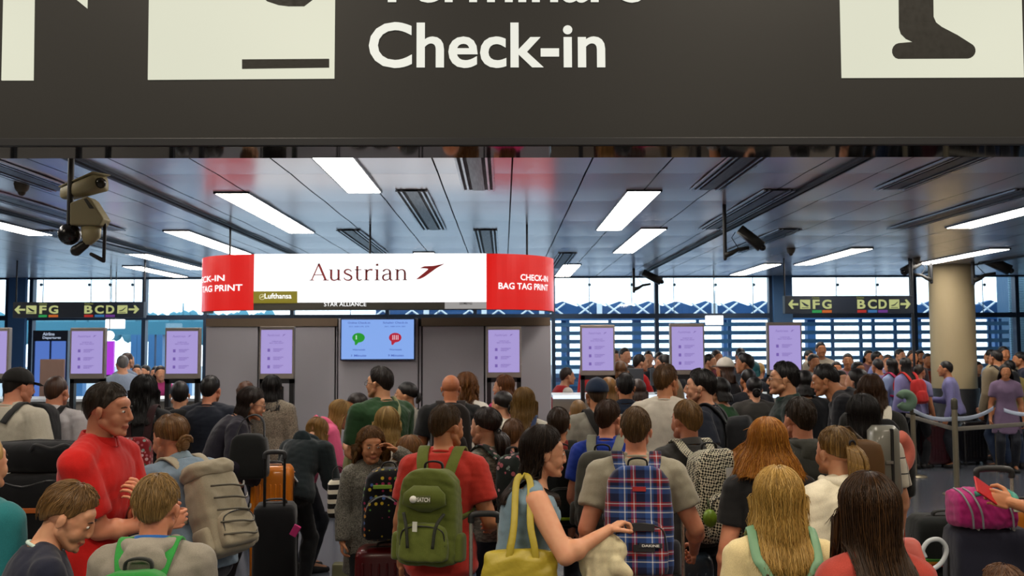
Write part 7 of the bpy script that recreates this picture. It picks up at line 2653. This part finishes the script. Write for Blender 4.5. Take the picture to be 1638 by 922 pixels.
v, f = blob(g, .007, 2)
v = wrinkle(v, f, .006, 5, 40)
link('bag_body', to_mesh('bag_body', v, f, True, [cloth('#a8206c')]), r)
r.scale = (.72, .9, 1)
for x in (-.145, -.085, .10):
    obj('grey_strap', G().ribbon(smooth_path([(x + .03, -.128, 0.01), (x + .015, -.138, hb * .5), (x - .02, -.10, hb * .9), (x - .03, 0, hb * 1.0)]), .012, .006, (1, 0, 0)), plain('#7d7f84', .6), r, True)
tl = plain('#3f8f7c', .6)
obj('teal_handle', G().ribbon(smooth_path([(-.09, -.10, hb * .92), (-.02, -.12, hb * 1.02), (.07, -.11, hb * .96), (.12, -.10, hb * .9)]), .026, .007, (0, .2, 1)), tl, r, True)
ts = obj('teal_strap', G().ribbon(smooth_path([(.135, .0, hb * 1.0), (.145, -.115, hb * .9), (.145, -.142, hb * .6)]), .042, .008, (1, 0, 0)), tl, r, True)
obj('buckle', G().box((.12, -.158, hb * .52), (.172, -.142, hb * .64)), plain('#b9c2a8', .4), ts, False, .004)
ps_ = [P(1480, 892, D0 - .2), P(1476, 880, D0 - .2), P(1486, 866, D0 - .2), P(1503, 864, D0 - .2), P(1514, 878, D0 - .2), P(1508, 898, D0 - .2), P(1492, 911, D0 - .2), P(1470, 916, D0 - .2)]
tag(obj('white_hose', G().tube(smooth_path([tuple(p) for p in ps_]), .011, 8), plain('#b9c0c4', .4), None, True))
RAIN = bpy.data.objects['white_hose']
RAIN.name = 'loop_handle'
RAIN.parent = RB
RAIN.matrix_parent_inverse = Matrix.Translation(RB.location).inverted()
suitcase('orange hard suitcase at the right edge behind the magenta bag', (P(1640, 850, 5.3).x, 5.3, 0), 0, .44, .28, P(1630, 805, 5.3).z, '#c8720c', True, 0)
# person outside the right edge whose arm reaches in with a red passport
person('armright', 'person in black at the right edge stretching an arm with a red passport', 1722, 655, 4.35, -88, near=True, hair=hr(BK), top=tp('#101012', 'short', infl=.02, sf=.75), l=(.0, .285, -.045), polel=(.3, -.2, -1), hl='half', lean=14, skin='tan', b=1.05)
root, k = PEOPLE['armright']
c_ = bpoint('armright', k.handR['l'][1])
prism_at('passport', 'red passport booklet in the hand reaching in from the right', 'passport', c_ + Vector((-.045, -.02, .035)), (.9, .55, .3), (.125, .088, .008), plain('#b3141c', .5))
# child low at the bottom right corner
person('cornerkid', 'small child with brown hair low at the bottom right corner', 1597, 903, 3.6, -60, kid=True, near=True, hs=.85, hair=hr('#5a3c26', strands=300), top=tp('#3a2c38', 'short'), l=(-.03, .06, .16), hl='open')
# extra distant luggage
for px, D, lb, c_ in ((1500, 11.6, 'dark red suitcase beneath the belts', '#3a1018'), (1556, 11.9, 'black suitcase with a white patch beneath the belts', '#141218'), (1440, 12.2, 'dark blue suitcase beneath the green neck pillow', '#141c30')):
    suitcase(lb, floor_at(px, D + 2.6), .2, .45, .28, .66, c_, True, 0)
